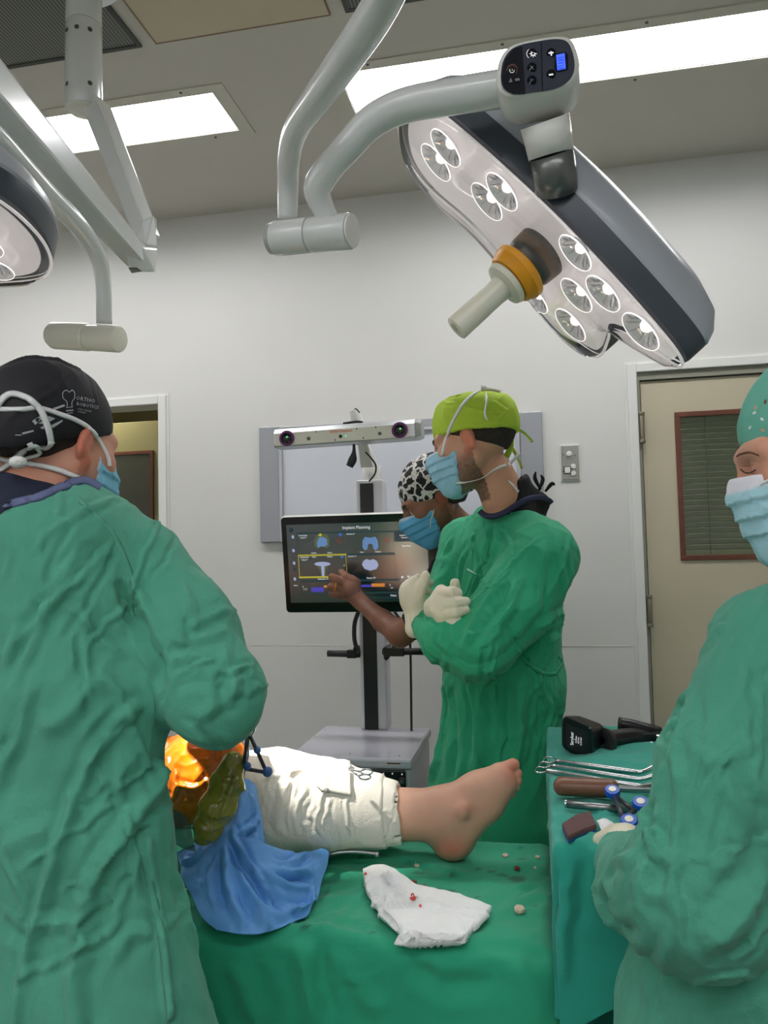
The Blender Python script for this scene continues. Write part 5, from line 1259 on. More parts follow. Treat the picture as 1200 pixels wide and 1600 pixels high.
    capo, capb = cap_mesh(MH, 'surgical_cap', 'cap_green', P, cs, strokes=[([(683, 622), (710, 630), (745, 636), (780, 640), (800, 645)], .0035, .003), ([(692, 618), (705, 611), (720, 608)], .003, .003), ([(790, 640), (780, 655), (795, 672)], .003, .003), ([(770, 620), (785, 630), (800, 640)], .004, .003), ([(765, 650), (775, 660), (770, 675)], .003, .002)], noise=.0022, extent=.19)
    hs = S(); hs.add(ell((0, -.014, .04), (.0785, .102, .09))); hs.cut(plane((0, 0, .008), (0, .42, -1))); hs.cut(plane((0, .042, 0), (0, 1, 0))); hs.cut(plane((0, 0, .04), (0, 0, 1)))
    hs.sub(ell((-.08, -.005, -.002), (.02, .022, .035)), .004); hs.sub(ell((-.08, .018, -.02), (.025, .012, .03)), .004)
    cap_mesh(MH, 'hair', 'hair_dark', P, hs, noise=.0006)
    ties('cap_tie', [(796, 676, 1.99), (806, 672, 2.0), (818, 676, 2.0), (832, 691, 2.0)], None, .010, 'cap_green', P, twist=2); ties('cap_tie', [(794, 680, 1.985), (800, 690, 1.98), (797, 705, 1.98), (789, 722, 1.98)], None, .010, 'cap_green', P); ties('cap_tie', [(792, 682, 1.98), (794, 700, 1.97), (788, 715, 1.97), (787, 726, 1.975)], None, .007, 'cap_green', P); ties('cap_tie', [(800, 700, 2.0), (808, 715, 2.01), (815, 732, 2.02)], None, .009, 'cap_green', P, twist=2)
    tube('cap_knot', [c(790, 678, 1.985), c(797, 679, 1.985)], [.008, .008], 'cap_green', P, 12)
    mo, mb = mask_mesh(MH, P, .0, pale=(205, 222, 236), blue=(146, 198, 220))
    tb = [mb, capb, hb]
    ties('mask_tie', [(691, 712), (696, 688), (706, 662), (722, 634), (740, 616), (755, 608)], [capb, mb, hb], .009, 'tie_white', P, .0015)
    ties('mask_tie', [(755, 608, 1.93), (760, 625, 1.885), (757, 645, 1.88), (763, 668, 1.885)], None, .009, 'tie_white', P, twist=3); ties('mask_tie', [(755, 608, 1.93), (768, 609, 1.93), (782, 612, 1.93)], None, .01, 'tie_white', P, twist=2)
    tube('tie_knot', [c(751, 606, 1.925), c(759, 607, 1.925)], [.008, .007], 'tie_white', P, 12)
    ties('mask_tie', [(713, 755), (732, 752), (755, 745), (775, 733), (790, 727)], [mb, hb], .008, 'tie_white', P, .003, twist=3)
    ties('mask_tie', [(784, 733, 1.96), (787, 747, 1.955), (800, 757, 1.95), (810, 769, 1.94)], None, .009, 'tie_white', P, twist=2); ties('mask_tie', [(788, 727, 1.97), (800, 722, 1.975), (812, 708, 1.98)], None, .011, 'tie_white', P, twist=3); tube('tie_knot', [c(784, 728, 1.965), c(797, 726, 1.965)], [.007, .008], 'tie_white', P, 10)
    # brow and eyelashes of the seen side
    R3 = MH.to_3x3()
    for k in (-1, 1):
        tube('eyebrow', [MH @ Vector(p) for p in ((.016*k, .1, .026), (.03*k, .095, .031), (.047*k, .081, .03))], [.003, .0038, .002], 'hair_dark', P, 8)
        sphere('eyeball', MH @ Vector((.031*k, .0785, .0065)), .0118, 'plastic_white', P)
        sphere('iris', MH @ Vector((.031*k, .0862, .0065)), .0055, 'lash', P, )
        tube('eyelashes', [MH @ Vector(p) for p in ((.02*k, .0895, .009), (.031*k, .092, .0115), (.043*k, .0855, .0085))], [.0008, .0012, .0008], 'lash', P, 6)
    # gloved hands
    def h(x, y, d, r): return (x, y, d, r)
    def fingers(s_, L, k=.003):
        for ch in L:
            for a_, b_ in zip(ch[:-1], ch[1:]): s_.add(cone(c(*a_[:3]), c(*b_[:3]), pxr(a_[3], a_[2]), pxr(b_[3], b_[2])), k if a_ is not ch[0] else .004)
    sB = S(); sB.add(ell(tuple(c(690, 940, 1.79)), (.022, .022, .040))); sB.add(ell(tuple(c(692, 958, 1.79)), (.022, .02, .03)), .015); sB.add(cone(c(678, 950, 1.83), c(688, 945, 1.80), .026, .03), .015)
    fingers(sB, [[(690, 927, 1.785, 9.5), (706, 925, 1.768, 9), (715, 926.5, 1.772, 7.5)], [(692, 943, 1.78, 10), (712, 941, 1.762, 9.2), (728, 940, 1.768, 7.5)], [(694, 959, 1.78, 10), (712, 956, 1.762, 9), (727, 953, 1.766, 7.3)], [(700, 972, 1.785, 8.5), (710, 972, 1.77, 8), (717, 969, 1.768, 6.5)], [(700, 930, 1.83, 9), (711, 920, 1.82, 8.5), (711, 911, 1.815, 7.5)]], .0015)
    lo, hi = bounds([c(670, 900, 1.79), c(740, 985, 1.79), c(700, 940, 1.74), c(700, 940, 1.85)], .02); V, Q = build(sB, lo, hi, .0042, 1); V = V+norms(V, Q)*(.0006*ridge(V*70, 2))[:, None]; o = mk('glove', V, Q, 'latex', P); o['label'] = 'cream latex glove with fingers laid over the forearm'
    sA = S(); sA.add(cone(c(652, 966, 1.895), c(645, 940, 1.90), pxr(17, 1.9), pxr(18, 1.9))); sA.add(ell(tuple(c(645, 928, 1.90)), (.031, .028, .036)), .02); sA.add(cone(c(640, 922, 1.9), c(648, 910, 1.9), pxr(14, 1.9), pxr(10, 1.9)), .015); sA.add(cone(c(648, 982, 1.885), c(650, 966, 1.89), pxr(15, 1.9), pxr(16, 1.9)), .01)
    fingers(sA, [[(652, 930, 1.885, 11), (660, 912, 1.875, 8.5), (665, 899, 1.87, 7)], [(645, 912, 1.90, 9), (652, 904, 1.92, 7), (662, 905, 1.94, 6)], [(650, 915, 1.91, 9), (664, 908, 1.93, 7.5), (672, 911, 1.935, 6)], [(652, 926, 1.91, 9), (665, 922, 1.925, 7), (670, 925, 1.93, 6)]], .002)
    lo, hi = bounds([c(620, 885, 1.9), c(690, 990, 1.9), c(650, 940, 1.84), c(650, 940, 1.97)], .02); V, Q = build(sA, lo, hi, .0045, 1); V = V+norms(V, Q)*(.0006*ridge(V*60, 2))[:, None]; o = mk('glove', V, Q, 'latex', P); o['label'] = 'cream latex glove with raised thumb and stretched cuff'
    shoes(P, feet, fd)
person_middle()

# ---------------------------------------------------------------- man leaning to the screen, printed cap
def person_back():
    MH = frame_head(682, 782, 2.3, -1, .0, 27, -4)
    H_ = head_local()
    base_ = c(745, 1000, 2.44); base_.z = 0; fd = cdir(-1, 0, 0); fd.z = 0; fd.normalize(); sd = cdir(0, 0, -1); sd.z = 0; sd.normalize()
    feet = [base_+sd*.11+fd*.02, base_-sd*.11]
    s = S(); s.add(xform(H_, MH), 0)
    s.add(cone(c(702, 812, 2.33), c(738, 850, 2.4), .052, .06), .022)
    s.add(ecap(c(755, 900, 2.43), c(775, 1080, 2.45), (.13, .085), (.12, .085), tuple(sd)), .05)
    s.add(cone(c(705, 888, 2.26), c(658, 972, 2.24), .042, .037), .03)                       # reaching arm
    s.add(cone(c(652, 975, 2.24), c(625, 990, 2.24), .036, .037), .02)
    s.add(cone(c(625, 990, 2.24), c(598, 970, 2.31), .037, .032), .02); s.add(cone(c(598, 970, 2.31), c(564, 941, 2.40), .031, .0235), .015)
    s.add(cone(c(770, 890, 2.52), c(775, 1000, 2.52), .04, .034), .03); s.add(cone(c(775, 1000, 2.52), c(755, 1080, 2.5), .033, .025), .02)
    hipc = c(778, 1130, 2.46); legs_feet(s, hipc+sd*.08, hipc-sd*.08, feet, fd)
    # hand on the screen
    def seg(L, k=.004):
        for a_, b_ in zip(L[:-1], L[1:]): s.add(cone(c(*a_[:3]), c(*b_[:3]), pxr(a_[3], a_[2]), pxr(b_[3], b_[2])), k)
    s.add(cone(c(564, 941, 2.40), c(548, 925, 2.415), .0235, .029), .012); s.add(ell(tuple(c(546, 920, 2.42)), (.036, .02, .034)), .012)
    seg([(552, 910, 2.425, 9.5), (541, 902, 2.43, 7.2), (533, 894, 2.447, 5.4)], .003)
    seg([(540, 914, 2.425, 9), (526, 906, 2.42, 7.4), (519, 902, 2.425, 6.4), (521, 910, 2.44, 5.6)], .003)
    seg([(538, 921, 2.425, 9), (524, 917, 2.42, 7.2), (517, 917, 2.425, 6.2), (520, 921, 2.44, 5.4)], .003)
    seg([(538, 929, 2.425, 8.5), (526, 929, 2.422, 6.8), (519, 928, 2.43, 5.8)], .003)
    seg([(556, 912, 2.43, 9), (549, 905, 2.443, 7), (543, 905, 2.448, 5.6)], .003)
    lo, hi = bounds([c(510, 890, 2.45), c(790, 900, 2.36), c(680, 720, 2.27), c(700, 900, 2.16), c(700, 900, 2.56), *feet], .07); lo[2] = 0
    hc_ = np.array(MH.translation); hh = np.array(c(545, 918, 2.42))
    V, Q = build(s, lo, hi, .02, 1, ([(hh[0]-.09, hh[0]+.1, .005), (hc_[0]-.15, hc_[0]+.13, .0075)], [(hc_[1]-.11, hc_[1]+.15, .0075)], [(hh[2]-.08, hh[2]+.07, .005), (hc_[2]-.13, hc_[2]+.15, .0075)]))
    P = mk('person', V, Q, 'skin', None, col=skin_cols(V, MH, (140, 92, 70), stubble=.6), origin=base_)
    tag(P, 'person in black and white printed cap leaning in and touching the monitor', 'person'); hb = bvh(V, Q)
    g = S(); g.add(ecap(c(752, 885, 2.43), c(775, 1060, 2.45), (.15, .105), (.14, .11), tuple(sd))); g.add(cone(c(745, 865, 2.42), c(705, 892, 2.28), .05, .056), .03)
    g.add(cone(c(704, 892, 2.28), c(652, 974, 2.24), .055, .045), .02); g.add(cone(c(745, 865, 2.42), c(772, 900, 2.52), .05, .055), .03); g.add(cone(c(772, 900, 2.52), c(776, 980, 2.52), .053, .05), .02)
    g.cut(plane(c(645, 978, 2.24), (c(645, 978, 2.24)-c(690, 920, 2.25)).normalized()) if False else plane((0, 0, .75), (0, 0, -1)))
    g.sub(cone(c(690, 800, 2.31), c(734, 845, 2.39), .05, .064), .006)
    lo, hi = bounds([c(640, 900, 2.2), c(810, 900, 2.5), c(700, 830, 2.2), c(700, 900, 2.6)], .08); lo[2] = .72
    V, Q = build(g, lo, hi, .014, 1); V = wrinkle(V, Q, .005, .0015, (7, 7, 4), 7); mk('scrub_top', V, Q, 'scrub_black', P)
    t = S(); t.add(ecap(c(775, 1060, 2.45), c(778, 1180, 2.46), (.145, .115), (.15, .12), tuple(sd)))
    for k, ft in ((1, feet[0]), (-1, feet[1])): t.add(cone(hipc+sd*.085*k, Vector(ft)+Vector((0, 0, .12)), .105, .075), .03)
    t.cut(plane((0, 0, .06), (0, 0, -1))); lo, hi = bounds([c(775, 1060, 2.45), *feet], .25); lo[2] = .03; hi[2] = .98
    V, Q = build(t, lo, hi, .02, 1); V = wrinkle(V, Q, .006, .0015, (6, 6, 2.5), 9); mk('scrub_trousers', V, Q, 'scrub_black', P)
    cs = S(); cs.add(ell((0, -.014, .045), (.086, .108, .096))); cs.add(ell((0, -.06, .02), (.07, .06, .07)), .04); cs.cut(plane((0, .06, .026), (0, .3, -1)))
    cap_mesh(MH, 'surgical_cap', 'cap_print', P, cs, noise=.002)
    hs = S(); hs.add(ell((0, -.014, .03), (.078, .1, .09))); hs.cut(plane((0, 0, -.02), (0, .3, -1))); hs.cut(plane((0, .0, 0), (0, 1, 0))); hs.cut(plane((0, 0, .03), (0, 0, 1))); cap_mesh(MH, 'hair', 'hair_dark', P, hs, noise=.0006)
    mo, mb = mask_mesh(MH, P, -.004, blue=(92, 170, 214), pale=(180, 206, 226))
    ties('ear_loop', [(672, 826), (674, 812), (678, 796)], [hb, mb], .0035, 'tie_white', P, .002)
    for k in (-1, 1):
        tube('eyebrow', [MH @ Vector(p) for p in ((.016*k, .1, .026), (.03*k, .095, .031), (.047*k, .081, .03))], [.0032, .004, .002], 'hair_dark', P, 8)
        sphere('eyeball', MH @ Vector((.031*k, .0785, .0065)), .0118, 'plastic_white', P); sphere('iris', MH @ Vector((.031*k, .0862, .0055)), .0055, 'lash', P)
        tube('eyelashes', [MH @ Vector(p) for p in ((.02*k, .0895, .009), (.031*k, .092, .0115), (.043*k, .0855, .0085))], [.0008, .0012, .0008], 'lash', P, 6)
    r_ = c(523.5, 916.5, 2.415); d_ = (c(538, 920, 2.425)-c(520, 917, 2.42)).normalized(); lathe('finger_ring', r_, d_, [(-.0015, pxr(7.6, 2.4)), (.0015, pxr(7.6, 2.4)), (.0015, pxr(6.6, 2.4)), (-.0015, pxr(6.6, 2.4)), (-.0015, pxr(7.6, 2.4))], 'yellow_plastic', P, 20)
    shoes(P, feet, fd)
person_back()

# ---------------------------------------------------------------- woman at the right edge
def person_right():
    MH = frame_head(1292, 724, .97, -.93, .33, 9, 0)
    H_ = head_local(closed=True, fem=True)
    base_ = c(1190, 1300, .93); base_.z = 0; base_ += Vector((0, 0, 0)); fd = cdir(-.75, 0, .66); fd.z = 0; fd.normalize(); sd = Vector((fd.y, -fd.x, 0))
    base_ = c(1240, 1000, .93); base_.z = 0
    feet = [base_+sd*.1, base_-sd*.1]
    s = S(); s.add(xform(H_, MH), 0)
    s.add(cone(c(1300, 800, .98), c(1320, 900, .97), .05, .056), .022)
    s.add(ecap(c(1310, 1000, .96), c(1280, 1350, .95), (.13, .08), (.12, .08), tuple(sd)), .05)
    s.add(cone(c(1200, 985, .92), c(1420, 985, 1.02), .04, .04), .03)
    hipc = c(1280, 1500, .95); legs_feet(s, hipc+sd*.08, hipc-sd*.08, feet, fd)
    s.add(cone(c(1215, 1010, .90), c(1105, 1410, .84), .036, .034), .02); s.add(cone(c(1105, 1410, .84), c(985, 1345, 1.02), .032, .024), .02)
    lo, hi = bounds([c(960, 1340, 1.06), c(1450, 900, .97), c(1276, 600, .97), c(1276, 900, .8), *feet], .1); lo[2] = 0; hc_ = np.array(MH.translation)
    V, Q = build(s, lo, hi, .02, 1, tuple([(hc_[k]-.14, hc_[k]+.14, .0062)] for k in range(3)))
    P = mk('person', V, Q, 'skin', None, col=skin_cols(V, MH, (206, 150, 126)), origin=base_); hb = bvh(V, Q)
    tag(P, 'person at the right edge in pale teal cap, looking down at the instruments', 'person')
    g = S(); g.add(ecap(c(1300, 1040, .96), c(1250, 1330, .95), (.16, .12), (.165, .13), tuple(sd)))
    g.add(cone(c(1305, 955, .96), c(1215, 1005, .90), .05, .058), .04); g.add(cone(c(1305, 955, .96), c(1420, 1000, 1.03), .05, .058), .04)
    g.add(ecap(c(1250, 1330, .95), c(1190, 1620, .94), (.165, .13), (.185, .16), tuple(sd)), .05); lc = c(1190, 1620, .94); g.add(ecap(lc, Vector((lc.x, lc.y, .3)), (.185, .16), (.2, .18), tuple(sd)), .05)
    g.add(cone(c(1205, 1020, .89), c(1135, 1200, .85), .064, .066), .03); g.add(cone(c(1135, 1200, .85), c(1085, 1400, .83), .066, .074), .03)
    g.add(cone(c(1085, 1402, .83), c(1015, 1385, .92), .076, .062), .02); g.add(cone(c(1015, 1385, .92), c(972, 1338, 1.03), .06, .032), .015)
    g.add(cone(c(1420, 1000, 1.03), c(1400, 1300, 1.12), .06, .06), .03); g.add(cone(c(1400, 1300, 1.12), c(1180, 1330, 1.16), .055, .035), .02)
    g.sub(cone(c(1295, 800, .98), c(1318, 920, .97), .055, .062), .008); g.cut(plane((0, 0, .3), (0, 0, -1)))
    lo, hi = bounds([c(930, 1380, .95), c(1450, 1000, 1.0), c(1200, 1400, .76), c(1200, 1300, 1.2), c(1190, 1600, 1.1), c(1000, 1600, .95)], .08); lo[2] = .26; hi[2] = c(1200, 900, .9).z+.12
    V, Q = build(g, lo, hi, .014, 2); V = wrinkle(V, Q, .0055, .0016, (5, 5, 3), 11.7)
    sx = lambda L: [(800+x/3, 1090+y/3) for x, y in L]
    st = [(sx([(780, 120), (745, 230), (760, 380), (775, 560), (768, 700), (770, 860)]), .006, .006), (sx([(600, 620), (660, 680), (720, 760), (765, 780)]), .007, .008), (sx([(720, 800), (745, 920), (770, 1050), (780, 1180)]), .006, .005), (sx([(1195, 780), (1080, 1000), (980, 1100), (900, 1150)]), .012, .012), (sx([(1150, 600), (1130, 800), (1020, 950)]), .01, -.006), (sx([(640, 480), (620, 560), (600, 640)]), .008, -.007),
          (sx([(430, 880), (420, 960), (460, 1050), (520, 1090), (580, 1090)]), .007, -.007), (sx([(380, 850), (370, 950), (400, 1050), (440, 1120)]), .007, .006), (sx([(560, 730), (470, 770), (430, 860), (450, 960)]), .007, .006), (sx([(590, 900), (690, 930), (740, 950)]), .007, .004), (sx([(900, 1120), (880, 1100), (860, 1040)]), .007, .004), (sx([(920, 790), (1000, 760), (1060, 770)]), .008, .004), (sx([(860, 200), (900, 290), (960, 270), (1000, 300)]), .008, .004), (sx([(1000, 300), (1080, 420), (1150, 500), (1190, 560)]), .007, -.005), (sx([(720, 110), (745, 60), (790, 20)]), .008, -.007), (sx([(690, 1290), (700, 1380), (710, 1450)]), .007, .005), (sx([(600, 1260), (640, 1400), (620, 1520)]), .01, .006), (sx([(900, 1430), (1000, 1470), (1100, 1440), (1190, 1380)]), .014, .008), (sx([(1040, 300), (1060, 230), (1130, 200)]), .008, .004), (sx([(690, 300), (670, 400), (650, 470)]), .006, .004), (sx([(860, 960), (900, 1010), (950, 1000)]), .006, .004)]
    V = creases(V, Q, st); V = auto_creases(V, Q, 20, 12, (950, 960, 1200, 1560), 72, 28, (80, 220), .004, .0042); mk('gown', V, Q, 'cloth_c', P)
    cs = S(); cs.add(ell((0, -.02, .05), (.086, .112, .1))); cs.add(ell((0, -.05, .075), (.088, .095, .085)), .03); cs.cut(plane((0, .085, .042), (0, .55, -1))); 
    co_, capb = cap_mesh(MH, 'surgical_cap', 'cap_teal', P, cs, noise=.002)
    for i, (x, y, mt) in enumerate(((1181, 637, 'print_coral'), (1192, 672, 'print_coral'), (1172, 668, 'tie_white'), (1196, 628, 'wood_brown'), (1191, 655, 'tie_white'), (1179, 645, 'tie_white'))):
        p, n = surf([capb], x, y, .0004)
        if p: 
            q = n.to_track_quat('Z', 'Y').to_matrix().to_4x4(); bm = bmesh.new(); bmesh.ops.create_circle(bm, cap_ends=True, segments=9, radius=.0018, matrix=Matrix.Translation(p) @ q @ Matrix.Rotation(i, 4, 'Z') @ Matrix.Diagonal((1, 1.7, 1, 1))); from_bm('cap_print', bm, mt, P)
    mo, mb = mask_mesh(MH, P, .0, white_band=True, pro=.012, blue=(164, 210, 222), pale=(230, 230, 240))
    ties('ear_loop', [(1189, 758), (1197, 753), (1208, 748)], [hb, mb], .004, 'tie_white', P, .002)
    for k in (-1, 1):
        if k > 0: tube('eyebrow', [MH @ Vector(p) for p in ((.016*k, .1, .026), (.03*k, .095, .031), (.047*k, .081, .03))], [.0012, .0018, .0008], 'brow_brown', P, 8); continue
        ties('eyebrow', [(1151, 713), (1159, 709), (1171, 707), (1186, 712)], [hb], .0034, 'brow_brown', P, .0004, face=0); ties('eyelashes', [(1157, 733), (1163, 738), (1171, 739), (1181, 734)], [hb], .0018, 'lash', P, .0006, face=0); ties('eyelid_fold', [(1160, 728), (1168, 728), (1178, 726)], [hb], .0008, 'brow_brown', P, .0002, face=0); continue
        tube('eyelashes', [MH @ Vector(p) for p in ((.018*k, .0885, .003), (.031*k, .0918, -.0005), (.047*k, .0825, .003))], [.0008, .0013, .001], 'lash', P, 6)
        for j in range(7):
            t = -.011+.022*j/6; a_ = MH @ Vector(((.031+t)*k, .0905-abs(t)*.25, .001+abs(t)*.25)); tube('eyelashes', [a_, a_+MH.to_3x3() @ Vector((t*.3*k, .005, -.0035))], [.0005, .0002], 'lash', P, 5)
    hs = S(); hs.add(ell((0, -.014, .03), (.079, .102, .092))); hs.cut(plane((0, 0, -.02), (0, .3, -1))); hs.cut(plane((0, .02, 0), (0, 1, 0))); hs.cut(plane((0, 0, .05), (0, 0, 1))); cap_mesh(MH, 'hair', 'hair_dark', P, hs, noise=.0006)
    # gloved hand near the instrument table
    s5 = S(); w0 = c(985, 1338, 1.02); s5.add(cone(w0, c(978, 1322, 1.05), .026, .030)); s5.add(ell(tuple(c(975, 1314, 1.08)), (.034, .036, .022)), .015)
    hd = (c(985, 1298, 1.14)-c(975, 1316, 1.07)).normalized(); side = Vector((hd.y, -hd.x, 0)).normalized()
    for i in range(4):
        b0 = c(978, 1310, 1.095)+side*(-.026+.0175*i); b1 = b0+hd*.038; b2 = b1+hd*.018-Vector((0, 0, .016)); s5.add(cone(b0, b1, .0092, .0088), .004); s5.add(cone(b1, b2, .0088, .0076), .002)
    t0 = c(968, 1322, 1.07); t1 = t0-side*.03+hd*.02; s5.add(cone(t0, t1, .012, .0095), .01); s5.add(cone(t1, t1+hd*.022, .0095, .008), .003)
    lo, hi = bounds([w0, c(980, 1300, 1.16)], .06); V, Q = build(s5, lo, hi, .005, 1); mk('glove', V, Q, 'latex', P)
    shoes(P, feet, fd)
person_right()
# ================================================================== DRAPED TABLES
def drape(name, X0, X1, Y0, Y1, Z, hang, fold, mt, parent, step=.008, topn=.0015, r=.02, seed=0, cut=None, blobs=None, wav=26, margin=.6, lump=None, tight=0):
    xs = axis(X0-margin, X1+margin, step, ()); ys = axis(Y0-margin, Y1+margin, step, ())
    XX, YY = np.meshgrid(xs, ys, indexing='ij'); x = XX.ravel(); y = YY.ravel()
    qx = np.clip(x, X0, X1); qy = np.clip(y, Y0, Y1); dx, dy = x-qx, y-qy; s = np.hypot(dx, dy); nx_ = np.where(s > 1e-6, dx/(s+1e-9), 0); ny_ = np.where(s > 1e-6, dy/(s+1e-9), 0)
    Hh = hang(qx, qy, nx_, ny_); inside = s <= Hh+step*1.45; s = np.minimum(s, Hh)
    a = np.clip(s/r, 0, math.pi/2); ox = r*np.sin(a); dz = r*(1-np.cos(a))+np.maximum(s-r*math.pi/2, 0)
    per = (qx*1.0+qy*1.0)+np.arctan2(ny_, nx_)*.16; P3 = np.stack([per*wav/6.28, s*1.2+seed, np.full_like(s, seed)], 1)
    f = (pn(P3)*1.6+.5*pn(P3*2.3+5)); amp = fold*np.clip((s-r)/.16, 0, 1)*(1-tight*(nx_ < -.15))
    out = ox*(1-.5*tight*(nx_ < -.15))+amp*(f+.55)+ s*.05*np.clip(s/.2, 0, 1)*(1-tight*(nx_ < -.15))
    V = np.stack([qx+nx_*out, qy+ny_*out, Z-dz], 1)
    top = np.clip(1-s/.02, 0, 1); V[:, 2] += top*(topn*3*(ridge(warp(V+seed, 4, .1)*np.array([7, 7, 1]), 3))+topn*.8*ridge(V*np.array([22, 22, 1])+seed, 2))
    if lump is not None: V[:, 2] += lump(V)*np.clip(1-s/.05, 0, 1)
    idx = np.arange(len(x)).reshape(XX.shape); Q = np.stack([idx[:-1, :-1].ravel(), idx[1:, :-1].ravel(), idx[1:, 1:].ravel(), idx[:-1, 1:].ravel()], 1)
    Q = Q[inside[Q].all(1)]; u = np.unique(Q); mp = np.full(len(x), -1); mp[u] = np.arange(len(u)); Q = mp[Q]; V = V[u]
    N = norms(V, Q); V = V+N*(.0012*ridge(warp(V, 6, .05)*14+seed, 2)*np.clip(s[u]/.05, 0, 1))[:, None]
    return V, Q
TZ = .83; TX0, TX1, TY0, TY1 = -1.75, -.012, 1.20, 1.60
tb_ = thing('operating_table', (-.9, 1.4, 0), 'operating table on a steel pedestal, under the green drape', 'table')
box('table_top', (TX0+.02, TY0+.02, TZ-.07), (TX1-.02, TY1-.02, TZ-.006), 'black_matt', tb_, .01)
cylinder('pedestal', (-1.0, 1.4, .06), (-1.0, 1.4, TZ-.072), .11, 'alu', tb_); box('foot_plate', (-1.35, 1.24, 0), (-.65, 1.56, .06), 'alu', tb_, .01)
def lump(V):
    # the cloth is pushed up under the calf and rucked around the heel
    def g(cx, cy, rx, ry, h_): return h_*np.exp(-((V[:, 0]-cx)/rx)**2-((V[:, 1]-cy)/ry)**2)
    a_ = onz(580, 1335, TZ); b_ = onz(540, 1345, TZ)
    return g(a_.x, a_.y, .07, .035, .016)+g(b_.x-.06, b_.y, .08, .02, .01)-.0*V[:, 0]
V, Q = drape('drape', TX0, TX1, TY0, TY1, TZ, lambda qx, qy, nx, ny: np.where(ny < -.1, .56, np.where(nx > .5, .10, .42)), .028, 'drape_table', None, .0075, .002, .03, 2.2, lump=lump)
strokes = [([(330, 1450), (420, 1440), (520, 1450), (620, 1490)], .012, .006), ([(510, 1450), (560, 1400), (600, 1375)], .007, .004), ([(700, 1560), (660, 1480), (640, 1478)], .012, .006), ([(745, 1475), (790, 1480), (870, 1492)], .009, -.006), ([(560, 1340), (600, 1350), (640, 1380)], .006, .004), ([(455, 1470), (480, 1530), (485, 1600)], .014, .010), ([(540, 1490), (560, 1540), (600, 1580)], .012, .008), ([(640, 1500), (700, 1540), (780, 1530)], .014, -.010), ([(620, 1330), (680, 1350), (730, 1360)], .008, .004), ([(355, 1500), (380, 1540), (400, 1600)], .014, .008), ([(800, 1500), (830, 1550), (850, 1600)], .014, .009), ([(770, 1430), (820, 1400), (880, 1390)], .01, .004), ([(510, 1470), (500, 1520), (520, 1590)], .012, -.008)]
V = creases(V, Q, strokes)
X_, Y_, D_ = topx(V); colr = np.tile(np.array(lin(30, 152, 116)), (len(V), 1)); dk = np.array(lin(12, 66, 54)); W2 = warp(V, 60, .004); XY = V[:, :2]+(W2[:, :2]-V[:, :2])
al = np.zeros(len(V))
for x, y, rx, ry in ((505, 1400, 4, 12), (655, 1367, 9, 3), (707, 1352, 4, 2.5), (748, 1361, 3, 3), (767, 1367, 6, 4), (786, 1372, 7, 3), (808, 1377, 12, 6), (704, 1397, 7, 6), (690, 1392, 4, 3), (708, 1372, 4, 5), (743, 1406, 2, 3), (477, 1453, 5, 3), (816, 1345, 7, 2), (815, 1330, 3, 3), (540, 1352, 2.5, 4), (365, 1518, 2.5, 2.5), (566, 1345, 4, 2), (838, 1420, 2, 2), (855, 1421, 1.5, 2), (600, 1345, 9, 2), (640, 1352, 5, 2), (580, 1462, 3, 2)):
    p = onz(x, y, TZ); ex = rx*1.25/1000; ey = ry*2.3/1000; d = ((XY[:, 0]-p.x)/ex)**2+((XY[:, 1]-p.y)/ey)**2; al = np.maximum(al, 1/(1+np.exp((d-1)*4)))
colr = colr*(1-.8*al[:, None])+dk*.8*al[:, None]
V = auto_creases(V, Q, 12, 15, (340, 1340, 870, 1590), 20, 60, (60, 180), .006, .0035)
dr = mk('drape', V, Q, 'drape_table', None, col=colr, origin=(-.9, 1.2, TZ)); tag(dr, 'wide green drape stained with dark spots, covering the operating table under the foot', 'drape')
opb = bvh(V, Q)
# instrument table
IZ = 1.0; IX0, IX1, IY0, IY1 = .012, .95, 1.15, 1.90
it = thing('instrument_table', (.45, 1.5, 0), 'steel instrument table mostly hidden under the teal cloth', 'table')
box('table_top', (IX0+.02, IY0+.02, IZ-.03), (IX1-.02, IY1-.02, IZ-.005), 'steel_dull', it, .004)
for x in (IX0+.3, IX1-.1):
    for y in (IY0+.12, IY1-.08): cylinder('leg', (x, y, 0), (x, y, IZ-.032), .014, 'steel_dull', it, .002, 16)
def ihang(qx, qy, nx, ny): return np.where(ny < -.3, .245-.075*np.clip((qx-.02)/.12, 0, 1), np.where(nx < -.3, np.where(qy > 1.63, .46, .155+.0*qy), .95))  # unseen far and right sides hang long to darken the space beneath
V, Q = drape('instrument_drape', IX0, IX1, IY0, IY1, IZ, ihang, .022, 'drape_teal', None, .0075, .0022, .014, 7.7, margin=.98, tight=.9)
V = creases(V, Q, [([(850, 1150), (852, 1220), (846, 1285)], .006, .005), ([(885, 1205), (930, 1215), (1000, 1215)], .007, .004), ([(890, 1250), (930, 1262), (990, 1270)], .006, .004), ([(893, 1345), (885, 1400), (880, 1460), (884, 1540)], .008, .009), ([(915, 1330), (905, 1390), (912, 1450)], .008, -.007), ([(890, 1320), (920, 1305), (935, 1300)], .006, .006), ([(865, 1300), (850, 1290), (843, 1275)], .005, .004)])
dr2 = mk('drape', V, Q, 'drape_teal', None, origin=(.4, 1.15, IZ)); tag(dr2, 'bluish green cloth over the instrument table, hanging at its left corner', 'drape')

